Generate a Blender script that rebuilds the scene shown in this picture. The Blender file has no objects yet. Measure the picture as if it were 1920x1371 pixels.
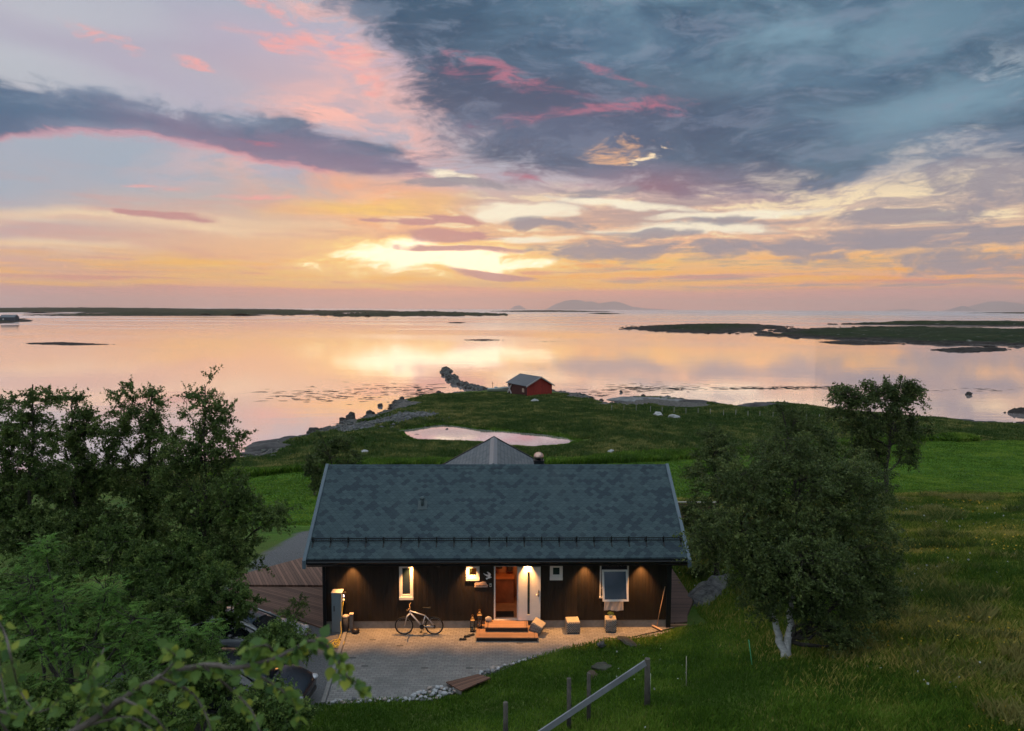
import bpy, bmesh, math, random
import numpy as np
from mathutils import Vector, Matrix, noise as mnoise
R = math.radians
PI = math.pi
random.seed(7)
rng = np.random.default_rng(11)
sc = bpy.context.scene
COL = sc.collection

# ---------------------------------------------------------------- camera
F = 1330.0            # focal length in photograph pixels (1920 wide)
PITCH = math.atan((685.5 - 579.5) / F)
ROLL = R(0.24)
HC = 11.8             # camera height over the paving
SEA = -7.0
cam_d = bpy.data.cameras.new('camera')
cam = bpy.data.objects.new('camera', cam_d)
COL.objects.link(cam)
cam.location = (0, 0, HC)
cam.rotation_euler = (Matrix.Rotation(PI / 2 - PITCH, 3, 'X') @ Matrix.Rotation(ROLL, 3, 'Z')).to_euler()
cam_d.sensor_width = 36.0
cam_d.lens = 36.0 * F / 1920.0
cam_d.clip_start = 0.1
cam_d.clip_end = 200000
cam_d.dof.use_dof = True
cam_d.dof.focus_distance = 26.0
cam_d.dof.aperture_fstop = 2.0
sc.camera = cam
CM = cam.rotation_euler.to_matrix()


def ray(px, py):
    v = CM @ Vector(((px - 960) / F, -(py - 685.5) / F, -1.0))
    return v


def at(px, py, z=0.0):
    """the point of height z seen at this place of the photograph"""
    v = ray(px, py)
    t = (z - HC) / v.z
    return Vector((v.x * t, v.y * t, z))


def atY(px, py, Y):
    v = ray(px, py)
    t = Y / v.y
    return Vector((v.x * t, Y, HC + v.z * t))


def proj(p):
    q = CM.transposed() @ (Vector(p) - Vector((0, 0, HC)))
    return (960 + F * q.x / -q.z, 685.5 - F * q.y / -q.z)


# ---------------------------------------------------------------- node maths
class NT:
    """tiny expression builder over a node tree"""
    def __init__(s, nt):
        s.nt = nt
        s.N = nt.nodes
        s.L = nt.links

    def node(s, t, **kw):
        n = s.N.new(t)
        for k, v in kw.items():
            setattr(n, k, v)
        return n

    def put(s, sock, v):
        if isinstance(v, E_):
            s.L.new(v.s, sock)
        elif isinstance(v, bpy.types.NodeSocket):
            s.L.new(v, sock)
        elif v is not None:
            if sock.type == 'RGBA' and len(v) == 3:
                v = (*v, 1)
            sock.default_value = v

    def m(s, op, a, b=None, c=None, clamp=False):
        n = s.node('ShaderNodeMath', operation=op)
        n.use_clamp = clamp
        s.put(n.inputs[0], a)
        if b is not None:
            s.put(n.inputs[1], b)
        if c is not None:
            s.put(n.inputs[2], c)
        return E_(s, n.outputs[0])

    def sstep(s, x, a, b, lo=0.0, hi=1.0):
        n = s.node('ShaderNodeMapRange', interpolation_type='SMOOTHSTEP')
        s.put(n.inputs[0], x)
        for i, v in zip((1, 2, 3, 4), (a, b, lo, hi)):
            s.put(n.inputs[i], v)
        return E_(s, n.outputs[0])

    def lin(s, x, a, b, lo=0.0, hi=1.0):
        n = s.node('ShaderNodeMapRange')
        n.clamp = True
        s.put(n.inputs[0], x)
        for i, v in zip((1, 2, 3, 4), (a, b, lo, hi)):
            s.put(n.inputs[i], v)
        return E_(s, n.outputs[0])

    def mix(s, f, a, b, mode='MIX'):
        n = s.node('ShaderNodeMix', data_type='RGBA', blend_type=mode)
        n.clamp_factor = True
        s.put(n.inputs[0], f)
        s.put(n.inputs[6], a)
        s.put(n.inputs[7], b)
        return n.outputs[2]

    def xyz(s, x, y=0.0, z=0.0):
        n = s.node('ShaderNodeCombineXYZ')
        s.put(n.inputs[0], x)
        s.put(n.inputs[1], y)
        s.put(n.inputs[2], z)
        return n.outputs[0]

    def sep(s, v):
        n = s.node('ShaderNodeSeparateXYZ')
        s.L.new(v, n.inputs[0])
        return [E_(s, o) for o in n.outputs]

    def noise(s, vec, scale=1.0, detail=4.0, rough=0.5, dist=0.0, lac=2.0, color=False):
        n = s.node('ShaderNodeTexNoise')
        if vec is not None:
            s.L.new(vec, n.inputs['Vector'])
        n.inputs['Scale'].default_value = scale
        n.inputs['Detail'].default_value = detail
        n.inputs['Roughness'].default_value = rough
        n.inputs['Lacunarity'].default_value = lac
        n.inputs['Distortion'].default_value = dist
        return n.outputs['Color'] if color else E_(s, n.outputs[0])

    def white(s, vec):
        n = s.node('ShaderNodeTexWhiteNoise')
        s.L.new(vec, n.inputs['Vector'])
        return E_(s, n.outputs[0])

    def vor(s, vec, scale=1.0, feature='F1', out='Distance', rand=1.0):
        n = s.node('ShaderNodeTexVoronoi', feature=feature)
        s.L.new(vec, n.inputs['Vector'])
        n.inputs['Scale'].default_value = scale
        n.inputs['Randomness'].default_value = rand
        return E_(s, n.outputs[out]) if out == 'Distance' else n.outputs[out]

    def obj(s):
        return s.node('ShaderNodeTexCoord').outputs['Object']

    def pos(s):
        return s.node('ShaderNodeNewGeometry').outputs['Position']

    def ramp(s, x, stops, interp='LINEAR'):
        n = s.node('ShaderNodeValToRGB')
        s.put(n.inputs[0], x)
        r = n.color_ramp
        r.interpolation = interp
        while len(r.elements) < len(stops):
            r.elements.new(0.5)
        for e, (p, c) in zip(r.elements, stops):
            e.position = p
            e.color = (*c, 1)
        return n.outputs[0]

    def bump(s, h, strength=0.5, dist=0.02, normal=None):
        n = s.node('ShaderNodeBump')
        n.inputs['Strength'].default_value = strength
        n.inputs['Distance'].default_value = dist
        s.put(n.inputs['Height'], h)
        if normal is not None:
            s.L.new(normal, n.inputs['Normal'])
        return n.outputs[0]


class E_:
    def __init__(s, b, sock):
        s.b, s.s = b, sock

    def __add__(s, o): return s.b.m('ADD', s, o)
    __radd__ = __add__
    def __sub__(s, o): return s.b.m('SUBTRACT', s, o)
    def __rsub__(s, o): return s.b.m('SUBTRACT', o, s)
    def __mul__(s, o): return s.b.m('MULTIPLY', s, o)
    __rmul__ = __mul__
    def __truediv__(s, o): return s.b.m('DIVIDE', s, o)
    def __rtruediv__(s, o): return s.b.m('DIVIDE', o, s)
    def __neg__(s): return s.b.m('MULTIPLY', s, -1.0)
    def floor(s): return s.b.m('FLOOR', s)
    def abs(s): return s.b.m('ABSOLUTE', s)
    def clamp(s): return s.b.m('ADD', s, 0.0, clamp=True)


def lin(r, g, b):
    """sRGB 0-255 to linear"""
    f = lambda c: (c / 255 / 12.92) if c / 255 <= 0.04045 else ((c / 255 + 0.055) / 1.055) ** 2.4
    return (f(r), f(g), f(b))


MATS = {}


def mat(name, base=(0.5, 0.5, 0.5), rough=0.7, metal=0.0, fn=None, spec=0.5, emit=None, estr=1.0, alpha=None):
    """a procedural principled material; fn(B, bsdf) adds nodes"""
    if name in MATS:
        return MATS[name]
    m = bpy.data.materials.new(name)
    m.use_nodes = True
    nt = m.node_tree
    p = nt.nodes['Principled BSDF']
    p.inputs['Base Color'].default_value = (*base, 1)
    p.inputs['Roughness'].default_value = rough
    p.inputs['Metallic'].default_value = metal
    p.inputs['Specular IOR Level'].default_value = spec
    if emit:
        p.inputs['Emission Color'].default_value = (*emit, 1)
        p.inputs['Emission Strength'].default_value = estr
    if fn:
        fn(NT(nt), p)
    MATS[name] = m
    return m


def mottled(name, c, var=0.25, scale=6.0, rough=0.7, bump=0.2, metal=0.0, detail=5, spec=0.4):
    """a base colour with uneven tone and slight relief"""
    def fn(B, p):
        o = B.obj()
        n = B.noise(o, scale, detail, 0.6)
        n2 = B.noise(o, scale * 0.23, 3, 0.5)
        f = B.lin(n * 0.6 + n2 * 0.4, 0.3, 0.7, 0, 1)
        a = tuple(x * (1 - var) for x in c)
        b = tuple(min(1, x * (1 + var)) for x in c)
        B.put(p.inputs['Base Color'], B.mix(f, a, b))
        if bump:
            B.put(p.inputs['Normal'], B.bump(n, bump, 0.01))
    return mat(name, c, rough, metal, fn, spec)


# ---------------------------------------------------------------- objects
def tag(o, label=None, cat=None, group=None, kind=None):
    if label: o['label'] = label
    if cat: o['category'] = cat
    if group: o['group'] = group
    if kind: o['kind'] = kind
    return o


def thing(name, label, cat, loc=(0, 0, 0), rz=0.0, group=None):
    o = bpy.data.objects.new(name, None)
    COL.objects.link(o)
    o.empty_display_size = 0.3
    o.location = loc
    o.rotation_euler = (0, 0, rz)
    return tag(o, label, cat, group)


def link(name, me, m=None, parent=None):
    o = bpy.data.objects.new(name, me)
    COL.objects.link(o)
    if m is not None:
        for x in (m if isinstance(m, (list, tuple)) else [m]):
            me.materials.append(x)
    if parent is not None:
        o.parent = parent
    return o


def copy_tree(o, parent=None):
    c = o.copy()
    COL.objects.link(c)
    if parent is not None:
        c.parent = parent
    for ch in list(o.children):
        copy_tree(ch, c)
    return c


class MB:
    """collects shapes and links them as one mesh object"""
    def __init__(s):
        s.bm = bmesh.new()

    def _tf(s, vs, M):
        for v in vs:
            v.co = M @ v.co

    def box(s, c, d, rot=None, bev=0.0, mi=0):
        r = bmesh.ops.create_cube(s.bm, size=1.0)
        vs = r['verts']
        M = Matrix.Translation(Vector(c)) @ (rot.to_4x4() if rot is not None else Matrix()) @ Matrix.Diagonal((d[0], d[1], d[2], 1))
        s._tf(vs, M)
        if mi:
            for f in {f for v in vs for f in v.link_faces}:
                f.material_index = mi
        if bev:
            es = {e for v in vs for e in v.link_edges}
            bmesh.ops.bevel(s.bm, geom=list(es), offset=bev, segments=2, affect='EDGES', profile=0.6)
        return s

    def box2(s, a, b, **k):
        a, b = Vector(a), Vector(b)
        d = b - a
        return s.box((a + b) / 2, (abs(d.x), abs(d.y), abs(d.z)), **k)

    def cyl(s, a, b, r1, r2=None, n=12, caps=True, mi=0):
        a, b = Vector(a), Vector(b)
        r2 = r1 if r2 is None else r2
        d = b - a
        r = bmesh.ops.create_cone(s.bm, cap_ends=caps, segments=n, radius1=r1, radius2=r2, depth=d.length)
        q = Vector((0, 0, 1)).rotation_difference(d.normalized()).to_matrix().to_4x4()
        s._tf(r['verts'], Matrix.Translation((a + b) / 2) @ q)
        for f in {f for v in r['verts'] for f in v.link_faces}:
            if len(f.verts) == 4: f.smooth = True
            f.material_index = mi
        return s

    def tube(s, pts, r, n=8, closed=False, mi=0, caps=True):
        pts = [Vector(p) for p in pts]
        rr = r if isinstance(r, (list, tuple)) else [r] * len(pts)
        rings = []
        L = len(pts)
        up = None
        for i, p in enumerate(pts):
            if closed:
                t = pts[(i + 1) % L] - pts[i - 1]
            else:
                t = pts[min(i + 1, L - 1)] - pts[max(i - 1, 0)]
            t.normalize()
            if up is None:
                up = t.orthogonal().normalized()
            else:
                up = (up - t * up.dot(t))
                if up.length < 1e-5: up = t.orthogonal()
                up.normalize()
            sd = t.cross(up)
            rings.append([s.bm.verts.new(p + (up * math.cos(2 * PI * k / n) + sd * math.sin(2 * PI * k / n)) * rr[i]) for k in range(n)])
        for i in range(L if closed else L - 1):
            A, Bq = rings[i], rings[(i + 1) % L]
            for k in range(n):
                f = s.bm.faces.new((A[k], A[(k + 1) % n], Bq[(k + 1) % n], Bq[k]))
                f.smooth = True
                f.material_index = mi
        if not closed and caps:
            for rg, fl in ((rings[0], True), (rings[-1], False)):
                f = s.bm.faces.new(rg[::-1] if fl else rg)
                f.material_index = mi
        return s

    def lathe(s, prof, c=(0, 0, 0), n=20, mi=0, sx=1, sy=1):
        c = Vector(c)
        rings = []
        for r, z in prof:
            rings.append([s.bm.verts.new(c + Vector((sx * r * math.cos(2 * PI * k / n), sy * r * math.sin(2 * PI * k / n), z))) for k in range(n)])
        for A, Bq in zip(rings, rings[1:]):
            for k in range(n):
                f = s.bm.faces.new((A[k], A[(k + 1) % n], Bq[(k + 1) % n], Bq[k]))
                f.smooth = True
                f.material_index = mi
        s.bm.faces.new(rings[0][::-1]).material_index = mi
        s.bm.faces.new(rings[-1]).material_index = mi
        return s

    def prism(s, poly, ext, mi=0):
        """poly: 3-D points of a planar outline, extruded by vector ext"""
        ext = Vector(ext)
        a = [s.bm.verts.new(Vector(p)) for p in poly]
        b = [s.bm.verts.new(Vector(p) + ext) for p in poly]
        n = len(a)
        fs = [s.bm.faces.new(a[::-1]), s.bm.faces.new(b)]
        for i in range(n):
            fs.append(s.bm.faces.new((a[i], a[(i + 1) % n], b[(i + 1) % n], b[i])))
        for f in fs: f.material_index = mi
        return s

    def blob(s, c, r, sub=2, seed=0, amp=0.3, fr=1.0, sq=(1, 1, 1), mi=0):
        """a rock: an icosphere pushed about by noise"""
        q = bmesh.ops.create_icosphere(s.bm, subdivisions=sub, radius=1.0)
        off = Vector((seed * 3.17, seed * 1.31, seed * 2.77))
        for v in q['verts']:
            d = v.co.normalized()
            k = 1 + amp * mnoise.noise(d * fr + off) * 1.6 + amp * 0.4 * mnoise.noise(d * fr * 3 + off)
            v.co = Vector(c) + Vector((d.x * r * sq[0], d.y * r * sq[1], d.z * r * sq[2])) * k
        if mi:
            for f in {f for v in q['verts'] for f in v.link_faces}: f.material_index = mi
        return s

    def build(s, name, m=None, parent=None, smooth=None, fix=True):
        if fix:
            bmesh.ops.recalc_face_normals(s.bm, faces=s.bm.faces)
        me = bpy.data.meshes.new(name)
        s.bm.to_mesh(me)
        s.bm.free()
        if smooth is not None:
            me.polygons.foreach_set('use_smooth', [smooth] * len(me.polygons))
        return link(name, me, m, parent)


def build_each(mb, name, m=None, parent=None, **k):
    """every connected piece of mb becomes an object of its own"""
    bm = mb.bm
    bmesh.ops.recalc_face_normals(bm, faces=bm.faces)
    left = set(bm.verts)
    groups = []
    while left:
        st = [left.pop()]
        g = set(st)
        while st:
            v = st.pop()
            for e in v.link_edges:
                w = e.other_vert(v)
                if w in left:
                    left.discard(w)
                    g.add(w)
                    st.append(w)
        groups.append(g)
    outs = []
    for g in groups:
        g = sorted(g, key=lambda v: v.index)
        ix = {v: i for i, v in enumerate(g)}
        fs = {f for v in g for f in v.link_faces}
        me = bpy.data.meshes.new(name)
        me.from_pydata([v.co[:] for v in g], [], [[ix[v] for v in f.verts] for f in fs])
        me.update()
        outs.append(link(name, me, m, parent))
    bm.free()
    return outs


def npmesh(name, V, Fc, m=None, parent=None, smooth=False, n=4, attr=None, mi=None):
    """mesh from numpy arrays: V (k,3), Fc (f,n); attr = per-vertex float"""
    me = bpy.data.meshes.new(name)
    V = np.asarray(V, dtype=np.float32)
    Fc = np.asarray(Fc, dtype=np.int32)
    me.vertices.add(len(V))
    me.vertices.foreach_set('co', V.ravel())
    me.loops.add(Fc.size)
    me.loops.foreach_set('vertex_index', Fc.ravel())
    me.polygons.add(len(Fc))
    me.polygons.foreach_set('loop_start', np.arange(0, Fc.size, Fc.shape[1], dtype=np.int32))
    me.polygons.foreach_set('loop_total', np.full(len(Fc), Fc.shape[1], dtype=np.int32))
    if smooth:
        me.polygons.foreach_set('use_smooth', np.ones(len(Fc), dtype=bool))
    if mi is not None:
        me.polygons.foreach_set('material_index', np.asarray(mi, dtype=np.int32))
    me.update(calc_edges=True)
    if attr is not None:
        for k, a in attr.items():
            at_ = me.attributes.new(k, 'FLOAT', 'POINT')
            at_.data.foreach_set('value', np.asarray(a, dtype=np.float32))
    return link(name, me, m, parent)


sc.view_settings.view_transform = 'Standard'
sc.view_settings.look = 'None'
sc.view_settings.exposure = 0.0
sc.view_settings.gamma = 1.0

cy = sc.cycles
cy.max_bounces = 5
cy.diffuse_bounces = 2
cy.glossy_bounces = 3
cy.transmission_bounces = 4
cy.transparent_max_bounces = 6
cy.volume_bounces = 3
cy.use_adaptive_sampling = True
cy.adaptive_threshold = 0.02
cy.adaptive_min_samples = 8
cy.sample_clamp_indirect = 4.0
cy.use_denoising = True
cy.use_light_tree = True
# ---------------------------------------------------------------- sky
SUN_AZ = math.atan2((800 - 960) / F, 1.0)      # azimuth east of +Y
SUN_EL = R(4.0)


def dirpx(px, py):
    """azimuth and elevation (radians) of a place in the photograph's sky"""
    v = ray(px, py)
    return math.atan2(v.x, v.y), math.atan2(v.z, math.hypot(v.x, v.y))


def build_sky():
    w = bpy.data.worlds.new('World')
    w.use_nodes = True
    nt = w.node_tree
    nt.nodes.clear()
    B = NT(nt)
    d = B.node('ShaderNodeTexCoord').outputs['Generated']
    x, y, z = B.sep(d)
    az = B.m('ARCTAN2', x, y)
    ela = B.m('ARCSINE', z.abs())
    P = B.xyz(az, ela, 0.0)

    def scaled(v, sx, sy, oz=0.0):
        n = B.node('ShaderNodeMapping')
        B.L.new(v, n.inputs[0])
        n.inputs['Scale'].default_value = (sx, sy, 1)
        n.inputs['Location'].default_value = (0, 0, oz)
        return n.outputs[0]

    wn = B.node('ShaderNodeTexNoise')
    B.L.new(scaled(P, 5, 14), wn.inputs['Vector'])
    wn.inputs['Scale'].default_value = 1.0
    wn.inputs['Detail'].default_value = 3
    wsub = B.node('ShaderNodeVectorMath', operation='SUBTRACT')
    B.L.new(wn.outputs['Color'], wsub.inputs[0])
    wsub.inputs[1].default_value = (0.5, 0.5, 0.5)
    wadd = B.node('ShaderNodeVectorMath', operation='MULTIPLY_ADD')
    B.L.new(wsub.outputs[0], wadd.inputs[0])
    wadd.inputs[1].default_value = (0.16, 0.05, 0.0)
    B.L.new(P, wadd.inputs[2])
    W = wadd.outputs[0]
    azw, elw, _ = B.sep(W)
    fine = B.noise(scaled(W, 13, 38, 1.0), 1.0, 9, 0.68)
    med = B.noise(scaled(W, 5, 13, 9.0), 1.0, 6, 0.62)
    # streaks grow finer towards the horizon
    kk = 1.0 / (ela + 0.11)
    sv = B.xyz(azw * kk * 0.9, kk * 2.6, 4.0)
    streak = B.noise(sv, 1.0, 5, 0.62)
    wisp = B.noise(scaled(W, 24, 95, 17.0), 1.0, 7, 0.68)
    frag = (fine - 0.5) * 2.6 + (wisp - 0.5) * 1.3
    mrag = (med - 0.5) * 1.6

    def G(px, py, sx, sy, ang=0.0, V=None):
        """soft elliptical region centred on a place in the sky; half-sizes in photo pixels"""
        a0, e0 = dirpx(px, py)
        n = B.node('ShaderNodeMapping', vector_type='TEXTURE')
        B.L.new(V if V is not None else W, n.inputs[0])
        n.inputs['Location'].default_value = (a0, e0, 0)
        n.inputs['Rotation'].default_value = (0, 0, R(ang))
        n.inputs['Scale'].default_value = (1.8 * sx / F, 1.8 * sy / F, 1)
        g = B.node('ShaderNodeTexGradient', gradient_type='SPHERICAL')
        B.L.new(n.outputs[0], g.inputs[0])
        return E_(B, g.outputs['Fac'])

    def MX(lst, V=None):
        r = None
        for g in lst:
            t = G(*g, V=V)
            r = t if r is None else B.m('MAXIMUM', r, t)
        return r

    def H(py):
        return dirpx(960, py)[1]

    def ragged(g, c, a, b):
        return B.sstep(g + frag * c * B.lin(g, 0.0, 0.3), a, b)

    AZ0, AZ1 = -1.3, 1.3

    def curve(pts, first=None, last=None):
        """an elevation as a curve over azimuth, from points of the photograph"""
        n = B.node('ShaderNodeFloatCurve')
        c = n.mapping.curves[0]
        q = [((dirpx(a, b)[0] - AZ0) / (AZ1 - AZ0), dirpx(a, b)[1]) for a, b in pts]
        if first: q = first + q
        if last: q = q + last
        while len(c.points) < len(q):
            c.points.new(0.5, 0.5)
        for p, (a, b) in zip(c.points, q):
            p.location = (a, min(1, max(0, b)))
        n.mapping.extend = 'HORIZONTAL'
        n.mapping.update()
        B.put(n.inputs['Value'], t_az)
        return E_(B, n.outputs[0])

    t_az = B.lin(azw, AZ0, AZ1)

    ev = B.lin(ela, 0.0, 0.75, 0, 1)
    S = lambda py: max(0.0, H(py)) / 0.75
    warm = B.ramp(ev, [(0.0, lin(214, 160, 146)), (S(552), lin(236, 160, 138)), (S(538), lin(255, 172, 104)),
                       (S(505), lin(244, 166, 138)), (S(450), lin(230, 174, 162)), (S(400), lin(218, 180, 170)), (S(340), lin(190, 176, 186)),
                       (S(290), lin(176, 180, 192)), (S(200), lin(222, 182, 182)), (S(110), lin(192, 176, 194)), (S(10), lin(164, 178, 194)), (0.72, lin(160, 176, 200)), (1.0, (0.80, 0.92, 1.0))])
    cool = B.ramp(ev, [(0.0, lin(190, 160, 158)), (S(545), lin(198, 160, 152)), (S(535), lin(240, 172, 130)), (S(490), lin(238, 186, 146)),
                       (S(430), lin(222, 190, 164)), (S(350), lin(200, 190, 182)), (S(200), lin(178, 190, 200)),
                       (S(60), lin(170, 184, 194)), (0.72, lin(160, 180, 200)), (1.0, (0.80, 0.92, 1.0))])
    base = B.mix(B.sstep(az, 0.0, 0.6), warm, cool)
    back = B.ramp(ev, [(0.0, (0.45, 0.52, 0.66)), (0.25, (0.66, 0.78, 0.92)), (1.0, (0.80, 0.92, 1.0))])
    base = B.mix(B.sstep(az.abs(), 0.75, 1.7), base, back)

    def lay(col, f, c, k=1.0):
        return B.mix(f * k if k != 1.0 else f, col, c)

    m01 = B.sstep(med, 0.32, 0.62)
    s01 = B.sstep(streak, 0.34, 0.60)
    # grey-blue washes on the left
    col = lay(base, MX([(60, 90, 420, 90, -10), (330, 320, 480, 95, -6), (-150, 320, 500, 110, 0)]), lin(160, 176, 192), 1.0)
    col = lay(col, MX([(120, 118, 280, 42, -7), (40, 10, 150, 30, 0)]), lin(198, 212, 212), 1.0)
    col = lay(col, G(250, 130, 420, 60, -14), lin(176, 160, 186), 0.7)
    col = lay(col, MX([(670, 110, 190, 60, -50), (640, 205, 220, 50, 22), (740, 245, 130, 55, -38)]) * B.sstep(fine, 0.38, 0.62), lin(250, 190, 178), 1.1)
    # the glow round the hidden sun
    col = lay(col, G(830, 490, 440, 85, 0, P), lin(255, 200, 134), 1.1)
    col = lay(col, MX([(640, 365, 150, 48, -10), (560, 345, 90, 34, -10)]) * m01, lin(252, 178, 134), 1.4)
    col = lay(col, MX([(690, 392, 120, 17, 3), (450, 498, 240, 10, -2), (1150, 500, 420, 14, 1), (700, 524, 400, 9, 0)]) * s01, lin(255, 206, 112), 1.4)
    col = lay(col, MX([(190, 412, 250, 9, 0), (370, 430, 120, 8, -3), (60, 455, 130, 6, -3)]), lin(248, 218, 180), 0.85)
    # streaked layers over the glow and the lower sky
    lowb = B.sstep(ela, H(553), H(538)) * B.sstep(ela, H(330), H(400))
    st = B.sstep(streak + frag * 0.12, 0.47, 0.60) * lowb * B.sstep(az, -0.22, 0.30, 0.45, 1.0)
    gold = B.sstep(streak + frag * 0.3, 0.47, 0.36) * lowb * B.sstep(az, -0.30, 0.0)
    col = lay(col, gold, B.mix(B.sstep(ela, H(510), H(430)), lin(255, 178, 80), lin(255, 232, 190)), 0.9)
    col = lay(col, st, B.mix(B.sstep(az, -0.35, 0.30), lin(216, 156, 146), lin(160, 148, 156)), 0.72)
    thin = B.noise(B.xyz(azw * 5.0, ela * 130.0, 2.0), 1.0, 5, 0.6)
    tb_ = B.sstep(ela, H(553), H(545)) * B.sstep(ela, H(470), H(515))
    col = lay(col, tb_ * B.sstep(thin, 0.48, 0.60), lin(255, 190, 92), 0.75)
    col = lay(col, tb_ * B.sstep(thin, 0.46, 0.34), lin(222, 146, 134), 0.7)
    # mauve bank on the horizon
    hb = B.sstep(ela + (streak - 0.5) * 0.022, H(541), H(547))
    col = lay(col, hb, B.mix(B.sstep(az.abs(), 0.1, 0.9), lin(232, 160, 144), lin(206, 158, 154)), 0.85)
    # white-gold openings
    wg = MX([(975, 396, 70, 12, 2), (1150, 380, 110, 7, -5), (1380, 397, 120, 7, 2), (850, 338, 34, 9, -20), (990, 448, 60, 6, 3), (1290, 428, 120, 10, 0)])
    col = lay(col, ragged(wg * 1.4, 0.9, 0.1, 0.8), lin(255, 243, 216), 0.95)
    sg = B.m('MAXIMUM', MX([(800, 484, 160, 26, 0), (760, 462, 70, 16, 6)]), G(850, 496, 190, 12, 0))
    col = lay(col, ragged(sg * 1.2, 0.7, 0.05, 0.60), (1.1, 0.74, 0.26), 0.95)
    col = lay(col, ragged(sg * 1.3, 0.9, 0.40, 0.95), (1.5, 1.28, 0.88), 1.0)

    # --- the big slate cloud: everything above a curved edge
    eA = curve([(300, 330), (760, 335), (880, 342), (1000, 350), (1120, 352), (1200, 376), (1330, 392), (1480, 392), (1570, 384),
                (1610, 338), (1700, 320), (1800, 322), (1920, 335)], last=[(0.93, 0.12), (1.0, 0.15)])
    a_lo, e_lo = dirpx(850, 300)
    a_hi, e_hi = dirpx(640, 0)
    sl_ = (a_hi - a_lo) / (e_hi - e_lo)
    dL = (azw - (a_lo + (ela - e_lo) * sl_)) * 9.0 + 0.2
    dA = B.m('MINIMUM', (ela - eA) * 15.0, dL)
    rag = mrag * 1.1 + frag * 0.9
    notch = MX([(1885, 70, 150, 60, -30), (1700, 8, 240, 18, 0)])
    dA2 = dA + 0.15 + rag - ragged(notch, 1.0, 0.1, 0.9) * 1.5
    aA = B.sstep(dA2, -0.05, 0.85) * B.sstep(ela, 0.95, 0.60)
    tone = B.noise(scaled(W, 5, 19, 31.0), 1.0, 8, 0.62)
    cA = B.mix(B.sstep(dA2, 0.1, 1.3), lin(152, 152, 170), lin(70, 102, 130))
    cA = lay(cA, B.sstep(tone, 0.36, 0.58) * B.sstep(dA, -0.1, 0.7), lin(48, 80, 108), 0.95)
    cA = lay(cA, MX([(1480, 60, 400, 80, -6), (1750, 190, 300, 60, 8), (1250, 10, 220, 40, 0)]) * m01, lin(116, 150, 170), 1.1)
    cA = lay(cA, B.sstep(fine, 0.48, 0.64), lin(126, 142, 164), 0.5)
    cA = lay(cA, MX([(1060, 245, 300, 70, -4), (900, 310, 200, 50, -10)]), lin(100, 96, 126), 0.4)
    cA = lay(cA, MX([(1340, 380, 300, 22, -4), (900, 335, 200, 26, -6), (1230, 350, 160, 30, 0)]), lin(150, 112, 128), 0.9)
    col = lay(col, aA, cA, 0.97)
    # --- the long band on the left
    hiB = curve([(-300, 90), (0, 140), (150, 152), (280, 180), (330, 202), (420, 207), (560, 212), (650, 244), (720, 268), (790, 302), (860, 336), (900, 338)], first=[(0.0, 0.3)])
    loB = curve([(-300, 285), (0, 263), (120, 256), (250, 260), (330, 272), (450, 297), (600, 323), (700, 334), (780, 330), (830, 322), (860, 310)], first=[(0.0, 0.2)])
    up = (hiB - ela) * 34.0
    dn = (ela - loB) * 22.0
    dB = B.m('MINIMUM', up + rag * 0.9 + 0.15, dn * 2.2 + frag * 0.5 + 0.1)
    aB = B.sstep(dB, -0.05, 0.6)
    cB = B.mix(B.sstep(dB, 0.15, 1.3), lin(134, 150, 172), lin(74, 108, 138))
    cB = lay(cB, B.sstep(tone, 0.40, 0.62), lin(62, 98, 130), 0.85)
    cB = lay(cB, B.sstep(dn + mrag * 2.0, 1.3, 0.2) * B.sstep(az, -0.7, -0.35), lin(138, 118, 144), 0.75)
    cB = lay(cB, B.sstep(dn + frag * 0.25 + B.sstep(az, -0.26, -0.14), 0.26, 0.02), lin(236, 142, 150), 0.9)
    col = lay(col, aB, cB, 0.95)
    # clouds over the rest of the sky
    gen = B.sstep(med + frag * 0.3, 0.42, 0.60) * B.sstep(az.abs(), 0.72, 1.0) * B.sstep(ela, 0.03, 0.2)
    col = lay(col, gen, (0.55, 0.66, 0.82), 0.6)
    # glowing pink streaks inside the big cloud
    pk = MX([(1110, 212, 170, 9, 6), (1210, 204, 60, 9, -4), (940, 158, 110, 14, -12), (900, 122, 50, 12, -15), (1160, 140, 60, 9, -20),
             (1000, 338, 80, 5, -3), (500, 259, 55, 5, -6)])
    col = lay(col, ragged(pk, 0.9, 0.05, 1.1) * B.sstep(wisp, 0.36, 0.62), lin(196, 116, 136), 0.7)
    # salmon flecks
    fl = MX([(490, 66, 50, 13, -8), (550, 60, 24, 8, 0), (590, 80, 26, 8, -10), (635, 100, 70, 18, -38), (175, 60, 50, 9, -18),
             (272, 342, 40, 5, 2), (460, 366, 80, 4, 4), (370, 118, 28, 5, -6), (500, 20, 70, 9, -15)])
    col = lay(col, ragged(fl, 1.0, 0.05, 1.0) * B.sstep(wisp, 0.34, 0.60), lin(246, 170, 164), 0.8)
    # the opening in the big cloud with the light behind it
    col = lay(col, ragged(G(1182, 276, 62, 19, 4), 1.6, 0.35, 1.35), lin(252, 190, 138), 0.9)
    col = lay(col, ragged(G(1214, 284, 34, 13, 20), 1.8, 0.35, 0.95), lin(255, 228, 190), 1.0)
    # lens clouds in front of the glow
    l1 = MX([(828, 443, 74, 11, 0), (852, 471, 105, 6, -2), (752, 414, 62, 6, -1), (852, 409, 50, 7, -2), (905, 515, 70, 5, -4), (325, 412, 60, 6, -2)])
    l1 = ragged(l1, 0.75, 0.12, 0.60)
    col = lay(col, l1, lin(198, 144, 144), 0.92)
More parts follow.
